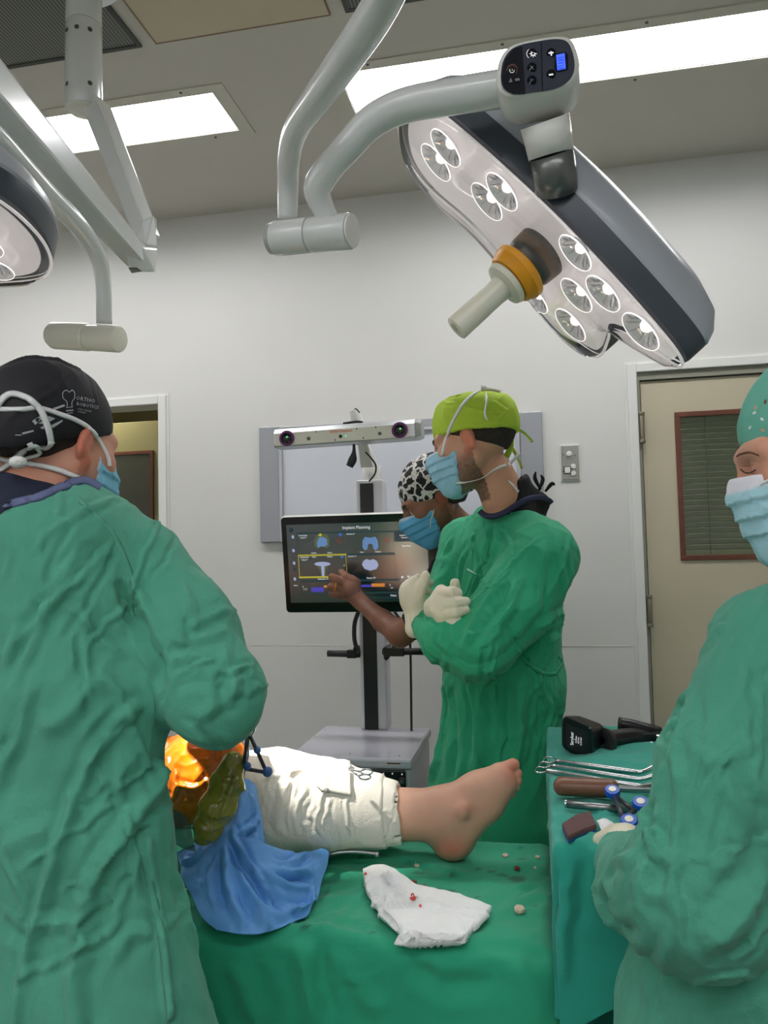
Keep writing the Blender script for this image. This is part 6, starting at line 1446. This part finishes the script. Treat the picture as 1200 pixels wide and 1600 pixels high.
# ================================================================== PATIENT LEG
LD = 1200
def q3(x, y, Y): return ony(x, y, Y)
R_ = lambda r, d=1.5: r*d/1200
s = S()
KN = q3(318, 1222, 1.43)
s.add(cone(q3(318, 1228, 1.43), q3(430, 1258, 1.46), .066, .056)); s.add(cone(q3(430, 1258, 1.46), q3(600, 1272, 1.49), .056, .042), .02)
s.add(cone(q3(600, 1272, 1.49), q3(690, 1273, 1.50), R_(40), R_(38)), .02)
s.add(cone(q3(686, 1278, 1.50), q3(704, 1308, 1.50), R_(36), R_(31)), .015); s.add(ell(tuple(q3(706, 1314, 1.5)), (.036, .030, .032)), .012)
s.add(ell(tuple(q3(722, 1268, 1.46)), (.010, .008, .012)), .014)
s.add(cone(q3(700, 1268, 1.505), q3(748, 1240, 1.51), R_(36), R_(31)), .025); s.add(cone(q3(748, 1240, 1.51), q3(782, 1217, 1.52), R_(30), R_(24)), .02)
s.add(cone(q3(712, 1306, 1.5), q3(762, 1258, 1.505), R_(27), R_(22)), .02); s.add(cone(q3(762, 1258, 1.505), q3(787, 1226, 1.515), R_(22), R_(19)), .015)
for (a, b, r1, r2, k) in (((782, 1206), (802, 1195), 14, 10.5, .008), ((788, 1216), (806, 1209), 10, 7, .004), ((789, 1225), (806, 1220), 9, 6.6, .003), ((787, 1233), (803, 1230), 8.5, 6.2, .003), ((782, 1241), (797, 1240), 8, 6, .003)):
    Yt = 1.522-.002*(a[1]-1206)/9; s.add(cone(q3(*a, Yt), q3(b[0]+(3 if k < .008 else 0), b[1], Yt), R_(r1)*.92, R_(r2)*.95), k*.6)
    if k < .008: s.add(ell(tuple(q3(b[0]+3.5, b[1], Yt)), (R_(r2)*.9, R_(r2)*.9, R_(r2)*1.05)), .002)
hip = Vector((-1.25, 1.40, .95)); s.add(cone(q3(318, 1228, 1.43), hip, .07, .095), .04)
s.add(ecap(hip, (-1.55, 1.4, .95), (.16, .1), (.17, .105), (0, 1, 0)), .06)
V, Q = build(s, np.array([-1.8, 1.15, .78]), np.array([0.05, 1.66, 1.2]), .016, 1, ([(-.36, .02, .0055), (q3(780, 1200, 1.52).x, q3(816, 1200, 1.52).x, .003)], [(1.40, 1.58, .0055), (1.485, 1.55, .004)], [(.80, 1.08, .0052), (q3(800, 1250, 1.52).z, q3(800, 1180, 1.52).z, .003)]))
qf = q3(706, 1325, 1.47); red = np.array(lin(196, 104, 84)); col0 = np.tile(np.array(lin(206, 158, 134)), (len(V), 1))
fr_ = np.exp(-(((V[:, 0]-qf.x)/.035)**2+((V[:, 2]-qf.z)/.022)**2)); bt = q3(806, 1200, 1.5); fr2 = np.exp(-(((V[:, 0]-bt.x)/.03)**2+((V[:, 2]-bt.z)/.03)**2)); an = q3(725, 1262, 1.46); fr3 = np.exp(-(((V[:, 0]-an.x)/.02)**2+((V[:, 2]-an.z)/.02)**2))
mxr = np.clip(.75*fr_+.6*fr2+.15*fr3, 0, .85)[:, None]; col0 = col0*(1-mxr)+red*mxr
pat = mk('person', V, Q, 'skin', None, col=col0, origin=(-.9, 1.4, .84)); tag(pat, 'person lying on the table, bandaged leg with bare ankle and foot pointing right', 'person')
# bandage
b = S(); b.add(cone(q3(372, 1252, 1.45), q3(430, 1253, 1.46), R_(72), R_(76))); b.add(cone(q3(430, 1253, 1.46), q3(505, 1258, 1.475), R_(76), R_(68)), .03); b.add(cone(q3(505, 1258, 1.475), q3(596, 1268, 1.49), R_(67), R_(54)), .02)
b.cut(plane(q3(604, 1260, 1.49), (1, .1, .06)), .004)
V, Q = build(b, np.array(q3(300, 1400, 1.3)), np.array(q3(640, 1110, 1.62)), .009, 2)
st = []
for i, x in enumerate((412, 425, 440, 452, 468, 482, 500)): st.append(([(x+14, 1200), (x+4, 1240), (x-2, 1275), (x+2, 1312)], .0035+.001*(i % 3), .004*(1 if i % 2 == 0 else -.9)))
st += [([(405, 1212), (440, 1205), (480, 1195), (505, 1190)], .004, .003), ([(430, 1225), (470, 1205), (515, 1205)], .004, -.003), ([(542, 1235), (546, 1270), (552, 1312)], .003, .003), ([(520, 1240), (512, 1270), (508, 1300)], .004, .003), ([(450, 1190), (495, 1183), (520, 1190)], .004, .003)]
V = V+norms(V, Q)*(.0014*ridge(warp(V, 8, .04)*np.array([34, 10, 10]), 2))[:, None]
V = creases(V, Q, st); bnd = mk('bandage', V, Q, 'bandage', pat); bb = bvh(V, Q)
b = S(); b.add(cone(q3(545, 1262, 1.482), q3(628, 1273, 1.495), R_(59), R_(47))); b.cut(plane(q3(628, 1270, 1.49), (1, .1, .13))); b.cut(plane(q3(543, 1260, 1.48), (-1, -.1, .12)))
inn = cone(q3(600, 1271, 1.49), q3(700, 1277, 1.5), R_(41), R_(37)); b.sub(inn, .002)
V, Q = build(b, np.array(q3(520, 1345, 1.38)), np.array(q3(655, 1190, 1.6)), .0075, 1)
V = creases(V, Q, [([(621, 1235), (617, 1265), (608, 1312)], .002, -.003, 1), ([(545, 1255), (590, 1262), (622, 1262)], .003, .002)]); mk('bandage_cuff', V, Q, 'bandage', pat)
# folded gauze square tucked on the shin
def surf_patch(name, quad, nx_, ny_, bvs, off, th, mt, parent, noise=.001, origin=None):
    V = []; (a, b_, c_, d_) = quad
    for j in range(ny_+1):
        for i in range(nx_+1):
            u, v = i/nx_, j/ny_; x = (a[0]*(1-u)+b_[0]*u)*(1-v)+(d_[0]*(1-u)+c_[0]*u)*v; y = (a[1]*(1-u)+b_[1]*u)*(1-v)+(d_[1]*(1-u)+c_[1]*u)*v
            p, n = surf(bvs, x, y, off); 
            if p is None: p = Vector(V[-1]) if V else c(x, y, 1.45)
            V.append(tuple(p))
    V = A(V); k = nx_+1; Q = np.array([(j*k+i, j*k+i+1, (j+1)*k+i+1, (j+1)*k+i) for j in range(ny_) for i in range(nx_)])
    N = norms(V, Q); 
    if (N.mean(0) @ (CN-V.mean(0))) < 0: Q = Q[:, ::-1]; N = -N
    V = V+N*(noise*ridge(V*60, 2))[:, None]; V2, Q2 = solid(V, Q, th, (ny_+1, nx_+1)); return mk(name, V2, Q2, mt, parent, origin=origin)
surf_patch('bandage_flap', [(478, 1196), (545, 1190), (548, 1244), (500, 1236)], 14, 12, [bb], .006, .004, 'bandage', pat, .002)
# orange incise film on the knee, olive rolled film, clear film
k_ = S(); k_.add(ell(tuple(q3(322, 1212, 1.42)), (.078, .078, .082))); k_.add(cone(q3(318, 1210, 1.42), q3(215, 1240, 1.42), .08, .09), .03); k_.add(cone(q3(345, 1200, 1.43), q3(362, 1212, 1.45), .052, .045), .02)
lo, hi = bounds([q3(320, 1205, 1.42), q3(215, 1275, 1.42), q3(385, 1200, 1.45)], .11); V, Q = build(k_, lo, hi, .009, 2)
V = V+norms(V, Q)*(.004*ridge(warp(V, 10, .05)*16, 3)+.0015*ridge(V*50, 2))[:, None]; V = creases(V, Q, [([(270, 1225), (300, 1230), (335, 1218)], .004, .006), ([(275, 1195), (272, 1225), (266, 1255)], .004, .005), ([(320, 1190), (325, 1215), (322, 1250)], .006, -.004), ([(345, 1165), (352, 1190), (345, 1215)], .005, .005)])
mk('incise_film', V, Q, 'film_orange', pat)['label'] = 'glossy orange plastic film over the knee'
f_ = S(); ch = [(366, 1184, 1.315, 15), (356, 1225, 1.30, 24), (340, 1262, 1.29, 25), (324, 1296, 1.29, 19), (316, 1312, 1.29, 12)]
for i, (a, b2) in enumerate(zip(ch[:-1], ch[1:])):
    A0, B0 = c(*a[:3]), c(*b2[:3]); f_.add(ecap(A0, B0, (pxr(a[3], a[2]), .012), (pxr(b2[3], b2[2]), .012), tuple(cdir(1, .3, .25))), .02 if i else 0)
lo, hi = bounds([c(*p[:3]) for p in ch], .06); V, Q = build(f_, lo, hi, .007, 2); V = V+norms(V, Q)*(.003*ridge(warp(V, 12, .04)*24, 3)+.0012*ridge(V*70, 2))[:, None]
V = creases(V, Q, [([(345, 1212), (365, 1215), (378, 1213)], .003, .004), ([(372, 1185), (366, 1230), (345, 1280), (325, 1320)], .003, .003), ([(318, 1245), (340, 1245), (360, 1250)], .003, .003)])
mk('rolled_film', V, Q, 'film_olive', pat)['label'] = 'olive yellow roll of film edge'
rows = [[(262, 1262, 1.30), (285, 1270, 1.29), (300, 1290, 1.285)], [(264, 1290, 1.28), (285, 1300, 1.272), (302, 1312, 1.27)], [(270, 1318, 1.27), (290, 1328, 1.262), (306, 1330, 1.26)]]
V, Q, sh = patch_mesh([[c(*p) for p in r_] for r_ in rows], 8, 8); N = norms(V, Q); V = V+N*(.005*ridge(V*22, 2))[:, None]; V, Q = solid(V, Q, .0012, sh); mk('clear_film', V, Q, 'film_clear', pat)
# ---- blue drape hanging off the knee
rows = [[(366, 1232, 1.37), (378, 1218, 1.372), (390, 1219, 1.378), (401, 1230, 1.39)],
        [(358, 1262, 1.345), (376, 1255, 1.335), (394, 1258, 1.345), (409, 1280, 1.36)],
        [(335, 1300, 1.325), (362, 1298, 1.30), (390, 1302, 1.31), (426, 1345, 1.33)],
        [(290, 1335, 1.31), (345, 1338, 1.275), (410, 1345, 1.29), (470, 1338, 1.36), (506, 1326, 1.42)],
        [(283, 1365, 1.28), (345, 1372, 1.25), (420, 1362, 1.265), (470, 1362, 1.31), (512, 1348, 1.385)],
        [(300, 1400, 1.25), (350, 1405, 1.225), (420, 1395, 1.245), (465, 1392, 1.28), (503, 1375, 1.34)],
        [(315, 1432, 1.215), (360, 1436, 1.20), (420, 1432, 1.215), (462, 1425, 1.25), (495, 1408, 1.29)],
        [(338, 1453, 1.195), (372, 1459, 1.185), (405, 1459, 1.19), (440, 1449, 1.215), (478, 1430, 1.25)]]
RR = [cr(A([tuple(c(*p)) for p in r_]), 6) for r_ in rows]
RR = [np.stack([np.interp(np.linspace(0, 1, 9), np.linspace(0, 1, len(r_)), r_[:, k]) for k in range(3)], 1) for r_ in RR]
V, Q, sh = patch_mesh(RR, 14, 14); N = norms(V, Q)
if (N.mean(0) @ (CN-V.mean(0))) < 0: Q = Q[:, ::-1]
sx = lambda L: [(220+x/3, 1080+y/3) for x, y in L]
st = [(sx([(440, 650), (480, 740), (540, 850), (600, 940), (640, 1000)]), 0.0056, 0.0176), (sx([(480, 770), (540, 870), (610, 960), (700, 1000)]), 0.0084, -0.0132), (sx([(450, 650), (520, 640), (570, 600)]), 0.0042, 0.0099), (sx([(440, 600), (490, 660), (560, 650)]), 0.0042, -0.0066), (sx([(390, 700), (400, 820), (440, 980), (500, 1100)]), 0.0070, 0.0110), (sx([(360, 720), (350, 850), (380, 1000)]), 0.0070, -0.0088), (sx([(630, 790), (700, 800), (790, 740)]), 0.0056, 0.0110), (sx([(620, 810), (720, 860), (820, 880)]), 0.0070, -0.0154), (sx([(700, 1010), (770, 1010), (825, 980)]), 0.0049, 0.0110), (sx([(500, 880), (560, 1000), (610, 1110)]), 0.0084, 0.0077), (sx([(810, 900), (820, 960), (800, 1000)]), 0.0042, 0.0066), (sx([(180, 770), (230, 780), (300, 720)]), 0.0042, 0.0088), (sx([(250, 870), (300, 820), (340, 730)]), 0.0070, -0.0077), (sx([(500, 440), (470, 520), (440, 600)]), 0.0042, 0.0055), (sx([(540, 480), (545, 560), (560, 620)]), 0.0042, 0.0055)]
V = creases(V, Q, st); V = V+norms(V, Q)*(.0012*ridge(warp(V, 9, .04)*26, 2))[:, None]
V, Q = solid(V, Q, .0016, sh); bd = mk('drape', V, Q, 'drape_blue', None, origin=tuple(c(400, 1400, 1.3))); tag(bd, 'crumpled sky blue drape hanging from the knee onto the table', 'drape')
# second, lower fold lying behind it at the left
rows = [[(277, 1332, 1.33), (300, 1322, 1.34), (335, 1312, 1.35)], [(282, 1352, 1.31), (305, 1352, 1.315), (335, 1345, 1.33)], [(296, 1372, 1.30), (318, 1375, 1.30), (340, 1372, 1.31)]]
V, Q, sh = patch_mesh([[c(*p) for p in r_] for r_ in rows], 8, 8); V = V+norms(V, Q)*(.004*ridge(V*30, 2))[:, None]; V, Q = solid(V, Q, .0016, sh); mk('lower_fold', V, Q, 'drape_blue', bd)
# ---- white gauze on the table
rows = [[(567, 1364), (588, 1359), (612, 1362), (652, 1388), (712, 1402), (768, 1421)], [(569, 1378), (596, 1376), (628, 1384), (662, 1398), (715, 1413), (762, 1430)], [(573, 1396), (598, 1396), (632, 1404), (668, 1416), (712, 1430), (750, 1441)],
        [(583, 1415), (604, 1418), (636, 1424), (668, 1434), (706, 1446), (741, 1450)], [(597, 1436), (616, 1440), (640, 1444), (668, 1452), (702, 1460), (735, 1460)], [(622, 1458), (632, 1462), (650, 1466), (676, 1469), (704, 1470), (730, 1466)], [(622, 1472), (632, 1474), (652, 1474), (678, 1476), (704, 1476), (725, 1473)]]
rw = [[onz(x, y-6, TZ+.016) for x, y in r_] for r_ in rows]; V, Q, sh = patch_mesh(rw, 9, 9)
if norms(V, Q)[:, 2].mean() < 0: Q = Q[:, ::-1]
gx = lambda L: [(500+x/3, 1110+y/3) for x, y in L]
V = creases(V, Q, [(gx([(210, 800), (300, 790), (360, 800)]), 0.0040, 0.0085), (gx([(215, 850), (300, 850), (420, 860)]), 0.0048, 0.0136), (gx([(240, 905), (340, 905), (440, 890), (450, 870)]), 0.0048, 0.0136), (gx([(220, 875), (300, 880), (400, 885)]), 0.0024, -0.0102), (gx([(270, 760), (330, 790), (400, 840)]), 0.0048, 0.0119), (gx([(250, 940), (330, 990), (420, 1020)]), 0.0056, 0.0102), (gx([(350, 1050), (430, 1060), (560, 1055), (700, 1050)]), 0.0048, 0.0085), (gx([(330, 1020), (420, 1045), (600, 1040)]), 0.0032, -0.0085), (gx([(450, 870), (560, 890), (700, 930)]), 0.0048, 0.0068), (gx([(700, 1000), (760, 960), (800, 935)]), 0.0032, 0.0051)])
V[:, 2] += .003*ridge(warp(V, 9, .04)*24, 2)
V, Q = solid(V, Q, .012, sh); V[:, 2] = np.maximum(V[:, 2], TZ+.004)
gz = mk('gauze_pad', V, Q, 'gauze', None, origin=tuple(onz(660, 1420, TZ+.005))); tag(gz, 'crumpled white gauze with small red spots on the green drape', 'gauze')
gzb = bvh(V, Q)
mat('blood', (214, 84, 74), .6)
for x, y, a_, b_ in ((645, 1402, 4, 6), (571, 1366, 2.5, 2.5), (657, 1416, 2, 3)):
    n_ = 14; VV = [surf([gzb], x+q_*a_*math.cos(t)*(1+.2*math.sin(3*t)), y+q_*b_*math.sin(t), .0012)[0] for q_ in (1, .55) for t in [2*math.pi*k/n_ for k in range(n_)]]+[surf([gzb], x, y, .0012)[0]]
    if all(v is not None for v in VV): mk('blood_spot', [tuple(v) for v in VV], [(k, (k+1) % n_, n_+(k+1) % n_, n_+k) for k in range(n_)]+[(n_+k, n_+(k+1) % n_, 2*n_) for k in range(n_)], 'blood', gz)
# ---- bone chips and tissue on the drape
def chip(x, y, r, h_, mt, label, cat, seed, grp=None):
    p, n = surf([opb], x, y, 0); 
    if p is None: p = onz(x, y, TZ)
    rr = np.random.RandomState(seed); sc = r*1.25/1000; pts = [p+Vector((math.cos(t)*sc*rr.uniform(.7, 1.1), math.sin(t)*sc*rr.uniform(.7, 1.1)*1.2, zz*h_)) for zz in (.05, .6, 1) for t in np.linspace(0, 6.28, 7)[:-1]+rr.uniform(0, 1)]
    o = hull('bone_chip' if cat == 'bone chip' else 'tissue_scrap', pts, mt, None, sc*.12, origin=tuple(p), smooth=True); return tag(o, label, cat, grp)
chip(812, 1425, 8, .008, 'bone', 'largest pale bone chip, alone near the right of the drape', 'bone chip', 1)
chip(790, 1338, 6, .004, 'bone', 'pale flat bone chip right of the heel', 'bone chip', 2)
chip(840, 1341, 4, .004, 'bone', 'small pale bone chip farthest right, near the table corner', 'bone chip', 3)
chip(808, 1359, 5, .005, 'tissue', 'reddish scrap right of the heel, above the large dark stain', 'tissue', 4)
chip(651, 1354, 4, .004, 'bone', 'tiny bone chip left of the heel, behind the gauze', 'bone chip', 5)
chip(646, 1382, 5, .006, 'tissue', 'reddish bone scrap touching the gauze top edge, left one', 'tissue', 6)
chip(661, 1388, 5, .005, 'tissue', 'reddish bone scrap touching the gauze top edge, right one', 'tissue', 7)
chip(836, 1357, 2.5, .003, 'bone', 'tiny glinting chip near the right end of the drape', 'bone chip', 8)
# ---- probe on the drape, and wire under the blue drape
pr = thing('suction_probe', tuple(onz(550, 1338, TZ+.02)), 'thin curved steel probe sticking out from under the blue drape', 'instrument')
tube('shaft', [c(500, 1340, 1.44), c(525, 1333, 1.44), (c(550, 1331, 1.44)), c(570, 1332, 1.44), c(588, 1334, 1.44)], [pxr(4, 1.44), pxr(3.6, 1.44), pxr(3.3, 1.44), pxr(3, 1.44), pxr(3, 1.44)], 'steel_dull', pr, 16)
cylinder('tip_ring', c(586, 1334, 1.44), c(592, 1335, 1.44), pxr(5, 1.44), 'steel_dull', pr, .001, 20)
pw = tag(tube('guide_wire', [c(284, 1392, 1.29), c(300, 1387, 1.28), c(314, 1384, 1.27)], .0016, 'steel', None, 8, origin=tuple(c(300, 1387, 1.28))), 'thin bright steel wire at the left of the blue drape', 'wire')
# ---- towel clamp on the bandage
cp = thing('towel_clamp', tuple(c(565, 1212, 1.42)), 'small steel ring-handled clamp gripping the bandage top', 'clamp')
for (x, y, rx, ry, d) in ((573, 1206, 9, 4.2, 1.405), (570, 1214, 9, 4, 1.40)):
    tube('finger_ring', [c(x+rx*math.cos(t), y+ry*math.sin(t), d+.006*math.sin(t)) for t in [2*math.pi*k/16 for k in range(17)]], .0017, 'steel', cp, 8, 2)
tube('shank', [c(545, 1201, 1.425), c(556, 1204, 1.41), c(564, 1206, 1.405)], .0022, 'steel', cp, 8); tube('shank', [c(545, 1204, 1.425), c(554, 1208, 1.405), c(562, 1213, 1.40)], .0022, 'steel', cp, 8)
# ---- navigation arrays
ta = thing('tracker_array', tuple(c(398, 1190, 1.30)), 'black triangular tracker frame with blue balls, standing at the knee', 'tracker')
for a, b2 in (((387, 1150), (381, 1196)), ((390, 1148), (415, 1203)), ((382, 1201), (417, 1207))): tube('strut', [c(*a, 1.30), c(*b2, 1.30)], pxr(3, 1.3), 'carbon', ta, 10, smooth=False)
for x, y, r in ((386, 1197, 6.5), (418, 1206, 8), (402, 1172, 6)): sphere('marker_ball', c(x, y, 1.298), pxr(r, 1.3), 'ball_blue', ta)
tube('pin', [c(388, 1150, 1.30), c(388, 1180, 1.34), c(380, 1215, 1.39)], pxr(2, 1.3), 'steel', ta, 8, smooth=False)
tube('spring', [c(400+3.2*math.cos(t), 1108+t*.75, 1.28+.004*math.sin(t)) for t in np.linspace(0, 20, 60)], .0007, 'steel', ta, 6, 1, False)
tube('post', [c(400, 1107, 1.28), c(398, 1140, 1.29), c(389, 1152, 1.30)], .0016, 'steel', ta, 8)
TBL = lambda x, y, h_=0: onz(x, y, IZ+.006+h_)
# power drill lying on the cloth
dl = thing('power_drill', tuple(TBL(915, 1185)), 'black battery power drill lying on the teal cloth', 'drill')
F_ = [(882, 1121), (877, 1130), (877, 1168), (884, 1176), (918, 1191), (926, 1188), (927, 1146), (922, 1139)]
f0 = c(900, 1190, 1.585)
hull('battery', [c(x, y, 1.58) for x, y in F_]+[c(x+20, y-4, 1.66) for x, y in ((882, 1127), (880, 1140), (884, 1172), (910, 1186), (925, 1184), (926, 1145), (920, 1138))]+[c(905, 1121, 1.62)], 'black_plastic', dl, .004)
hull('battery_face', [c(x, y, d) for d in (1.577, 1.582) for x, y in ((884, 1132), (883, 1165), (888, 1172), (916, 1184), (919, 1183), (919, 1150), (916, 1146))], 'black_matt', dl, .001)
Mx = frameM(c(895, 1156, 1.5745), c(895, 1150, 1.5745)-c(895, 1162, 1.5745)+(c(1, 0, 1)-c(0, 0, 1))*0, -(c(910, 1156, 1.5745)-c(895, 1152, 1.5745)))
for k, (s_, sz) in enumerate((('Stryker', .0092), ('SYSTEM 6', .0034), ('REF 6212', .0034), ('C E 9.6V', .0046))):
    p = c(894+(0, 6.5, 10, 14)[k], 1157+k*1.5, 1.574); text('lettering', s_, frameM(p, c(896, 1150, 1.574)-c(896, 1162, 1.574), c(890, 1156, 1.574)-c(900, 1159, 1.574)), sz, 'ink_white', dl, .0001, .0001)
lathe('collar', c(938, 1162, 1.63), c(960, 1163, 1.68)-c(938, 1162, 1.63), [(0, .01), (.001, .030), (.018, .030), (.021, .026), (.028, .024), (.028, .01)], 'black_plastic', dl, 32)
d_dir = (c(1000, 1158, 1.76)-c(948, 1160, 1.66)).normalized()
tube('barrel', [c(950, 1160, 1.655), c(970, 1157, 1.67), c(992, 1157, 1.685), c(1012, 1160, 1.70)], [.0215, .021, .0225, .021], 'black_plastic', dl, 28)
tube('motor', [c(968, 1133, 1.72), c(985, 1137, 1.715), c(1010, 1145, 1.71), c(1030, 1150, 1.71)], [.0125, .015, .017, .017], 'black_plastic', dl, 24)
cylinder('motor_cap', c(966, 1133, 1.722), c(972, 1134, 1.72), .0145, 'rubber', dl, .002, 24)
hull('head', [c(x, y, d) for d in (1.67, 1.72) for x, y in ((1003, 1150), (1003, 1172), (1030, 1176), (1036, 1160), (1034, 1146))], 'black_plastic', dl, .004)
for q in ((1007, 1173), (1018, 1164)): cylinder('screw', c(*q, 1.668), c(*q, 1.66), .0035, 'steel', dl, .001, 14)
lathe('chuck', c(1024, 1160, 1.665), cdir(1, -.05, -.2), [(0, .004), (.001, .014), (.012, .016), (.02, .012), (.02, .004)], 'steel', dl, 24)
dl.location.z += .004
# three steel retractors with ringed ends
for i, (x0, y0, x1, y1, xe, ye, lb) in enumerate(((858, 1187.5, 985, 1205, 1022, 1198, 'upper of the three steel ring-ended retractors, nearest the drill'), (851, 1195, 985, 1216, 1022, 1212, 'middle steel ring-ended retractor'), (845, 1203, 900, 1212, 1020, 1232, 'lower steel ring-ended retractor, partly under the wooden handle'))):
    rt = thing('retractor', tuple(TBL(x0, y0)), lb, 'retractor', 'steel retractors on the instrument table')
    tube('ring_end', [TBL(x0+9*math.cos(t), y0+4.6*math.sin(t), .004) for t in [2*math.pi*k/18 for k in range(19)]], .0019, 'steel', rt, 8, 2)
    pts = [TBL(x0+9, y0+1, .004), TBL((x0+x1)/2, (y0+y1)/2, .005), TBL(x1, y1, .006), TBL((x1+xe)/2, y1+1 if i < 2 else (y1+ye)/2, .008), TBL(xe, ye, .014 if i < 2 else .006)]
    nn = [Vector((0, 0, 1))]*5; tube('blade', pts, [.0042, .005, .0048, .004, .005], 'steel', rt, 12)
# wooden handled instrument
ch_ = thing('osteotome', tuple(TBL(915, 1232)), 'instrument with thick brown wooden handle and flat steel shaft', 'instrument')
a, b2 = TBL(866, 1228, .016), TBL(966, 1232, .016)
w_ = S(); w_.add(ecap(a+(b2-a)*.1, b2-(b2-a)*.1, (.0185, .0155), (.0185, .0155), (0, 1, 0))); V, Q = build(w_, *bounds([a, b2], .03), .0055, 1); mk('handle', V, Q, 'wood_brown', ch_)
hull('shaft', [b2+Vector((x, y, z)) for x in (-.006, .09) for y in (-.009, .009) for z in (-.004, .004)], 'steel_dull', ch_, .002)
hull('blade', [b2+Vector((x, y, z)) for x, y, z in ((.03, -.004, .006), (.03, .004, .006), (.09, -.004, .018), (.09, .006, .018), (.06, 0, .004), (.09, 0, .010))], 'steel', ch_, .001)
rd = thing('steel_rod', tuple(TBL(935, 1258)), 'plain steel rod lying below the wooden handle', 'instrument')
tube('shaft', [TBL(884, 1256, .005), TBL(985, 1266, .005)], .0062, 'steel_dull', rd, 20, smooth=False); cylinder('end_cap', TBL(882.5, 1255.9, .005), TBL(886, 1256.2, .005), .0068, 'steel', rd, .001, 20)
# second tracker with blue discs
t2 = thing('tracker_array', tuple(TBL(970, 1262)), 'black tracker frame with blue and white discs, on the instrument table', 'tracker')
hub = c(962, 1246, 1.36)
for a, b2 in (((960, 1244), (974, 1280)), ((964, 1245), (992, 1268)), ((974, 1280), (992, 1266))): tube('strut', [TBL(*a, .02), TBL(*b2, .02)], pxr(3.2, 1.35), 'carbon', t2, 12, smooth=False)
for x, y, r, d in ((957, 1236, 10.5, 1.352), (1001, 1255, 11, 1.35), (983, 1283, 11, 1.32)):
    p = TBL(x, y, .026); nd = (CAM-p).normalized()*.55+Vector((0, 0, 1)); nd.normalize()
    l = lathe('marker_disc', p-nd*.006, nd, [(0, .002), (0, pxr(r, d)*.98), (.002, pxr(r, d)), (.008, pxr(r, d)), (.010, pxr(r, d)*.9), (.010, .002)], 'disc_blue', t2, 28); lathe('disc_face', p+nd*.0035, nd, [(0, pxr(r*.52, d)), (.0015, pxr(r*.5, d)), (.0015, 0)], 'plastic_cream', l, 24)
# sponge pad and white cloth at the near corner
pd = thing('scrub_pad', tuple(TBL(905, 1290)), 'brown and blue sponge pad at the cloth corner', 'pad')
P4 = [(878, 1288), (898, 1275), (922, 1268), (932, 1290), (910, 1298), (888, 1308)]
lo_ = [TBL(x, y-2, .012) for x, y in P4]; mi_ = [p-Vector((0, 0, .007)) for p in lo_]; bo_ = [p-Vector((0, 0, .012)) for p in lo_]
def prism(name, A1, B1, mt, parent): n = len(A1); V = [tuple(p) for p in A1+B1]; F = [tuple(range(n)), tuple(range(n, 2*n))[::-1]]+[(k, n+k, n+(k+1) % n, (k+1) % n) for k in range(n)]; o = mk(name, V, F, mt, parent, False); bm = bmesh.new(); bm.from_mesh(o.data); bmesh.ops.recalc_face_normals(bm, faces=bm.faces); bmesh.ops.bevel(bm, geom=list(bm.edges), offset=.001, segments=2, affect='EDGES'); bm.to_mesh(o.data); bm.free(); return o
prism('sponge', lo_, [p-Vector((0, 0, .0068)) for p in lo_], 'pad_brown', pd); prism('backing', mi_, bo_, 'pad_blue', pd)
rows = [[(932, 1284), (945, 1281), (960, 1290), (975, 1296)], [(938, 1296), (950, 1295), (965, 1300), (980, 1302)], [(946, 1310), (955, 1310), (968, 1312), (985, 1312)], [(948, 1330), (958, 1328), (970, 1326), (985, 1325)]]
V, Q, sh = patch_mesh([[TBL(x, y, .012+.004*math.sin(x*.3)) for x, y in r_] for r_ in rows], 8, 8)
if norms(V, Q)[:, 2].mean() < 0: Q = Q[:, ::-1]
V[:, 2] += .004*ridge(V*34, 2); V, Q = solid(V, Q, .008, sh); wc = mk('gauze_pad', V, Q, 'gauze', None, origin=tuple(TBL(960, 1300))); tag(wc, 'folded white cloth beside the sponge pad, at the gloved hand', 'gauze')
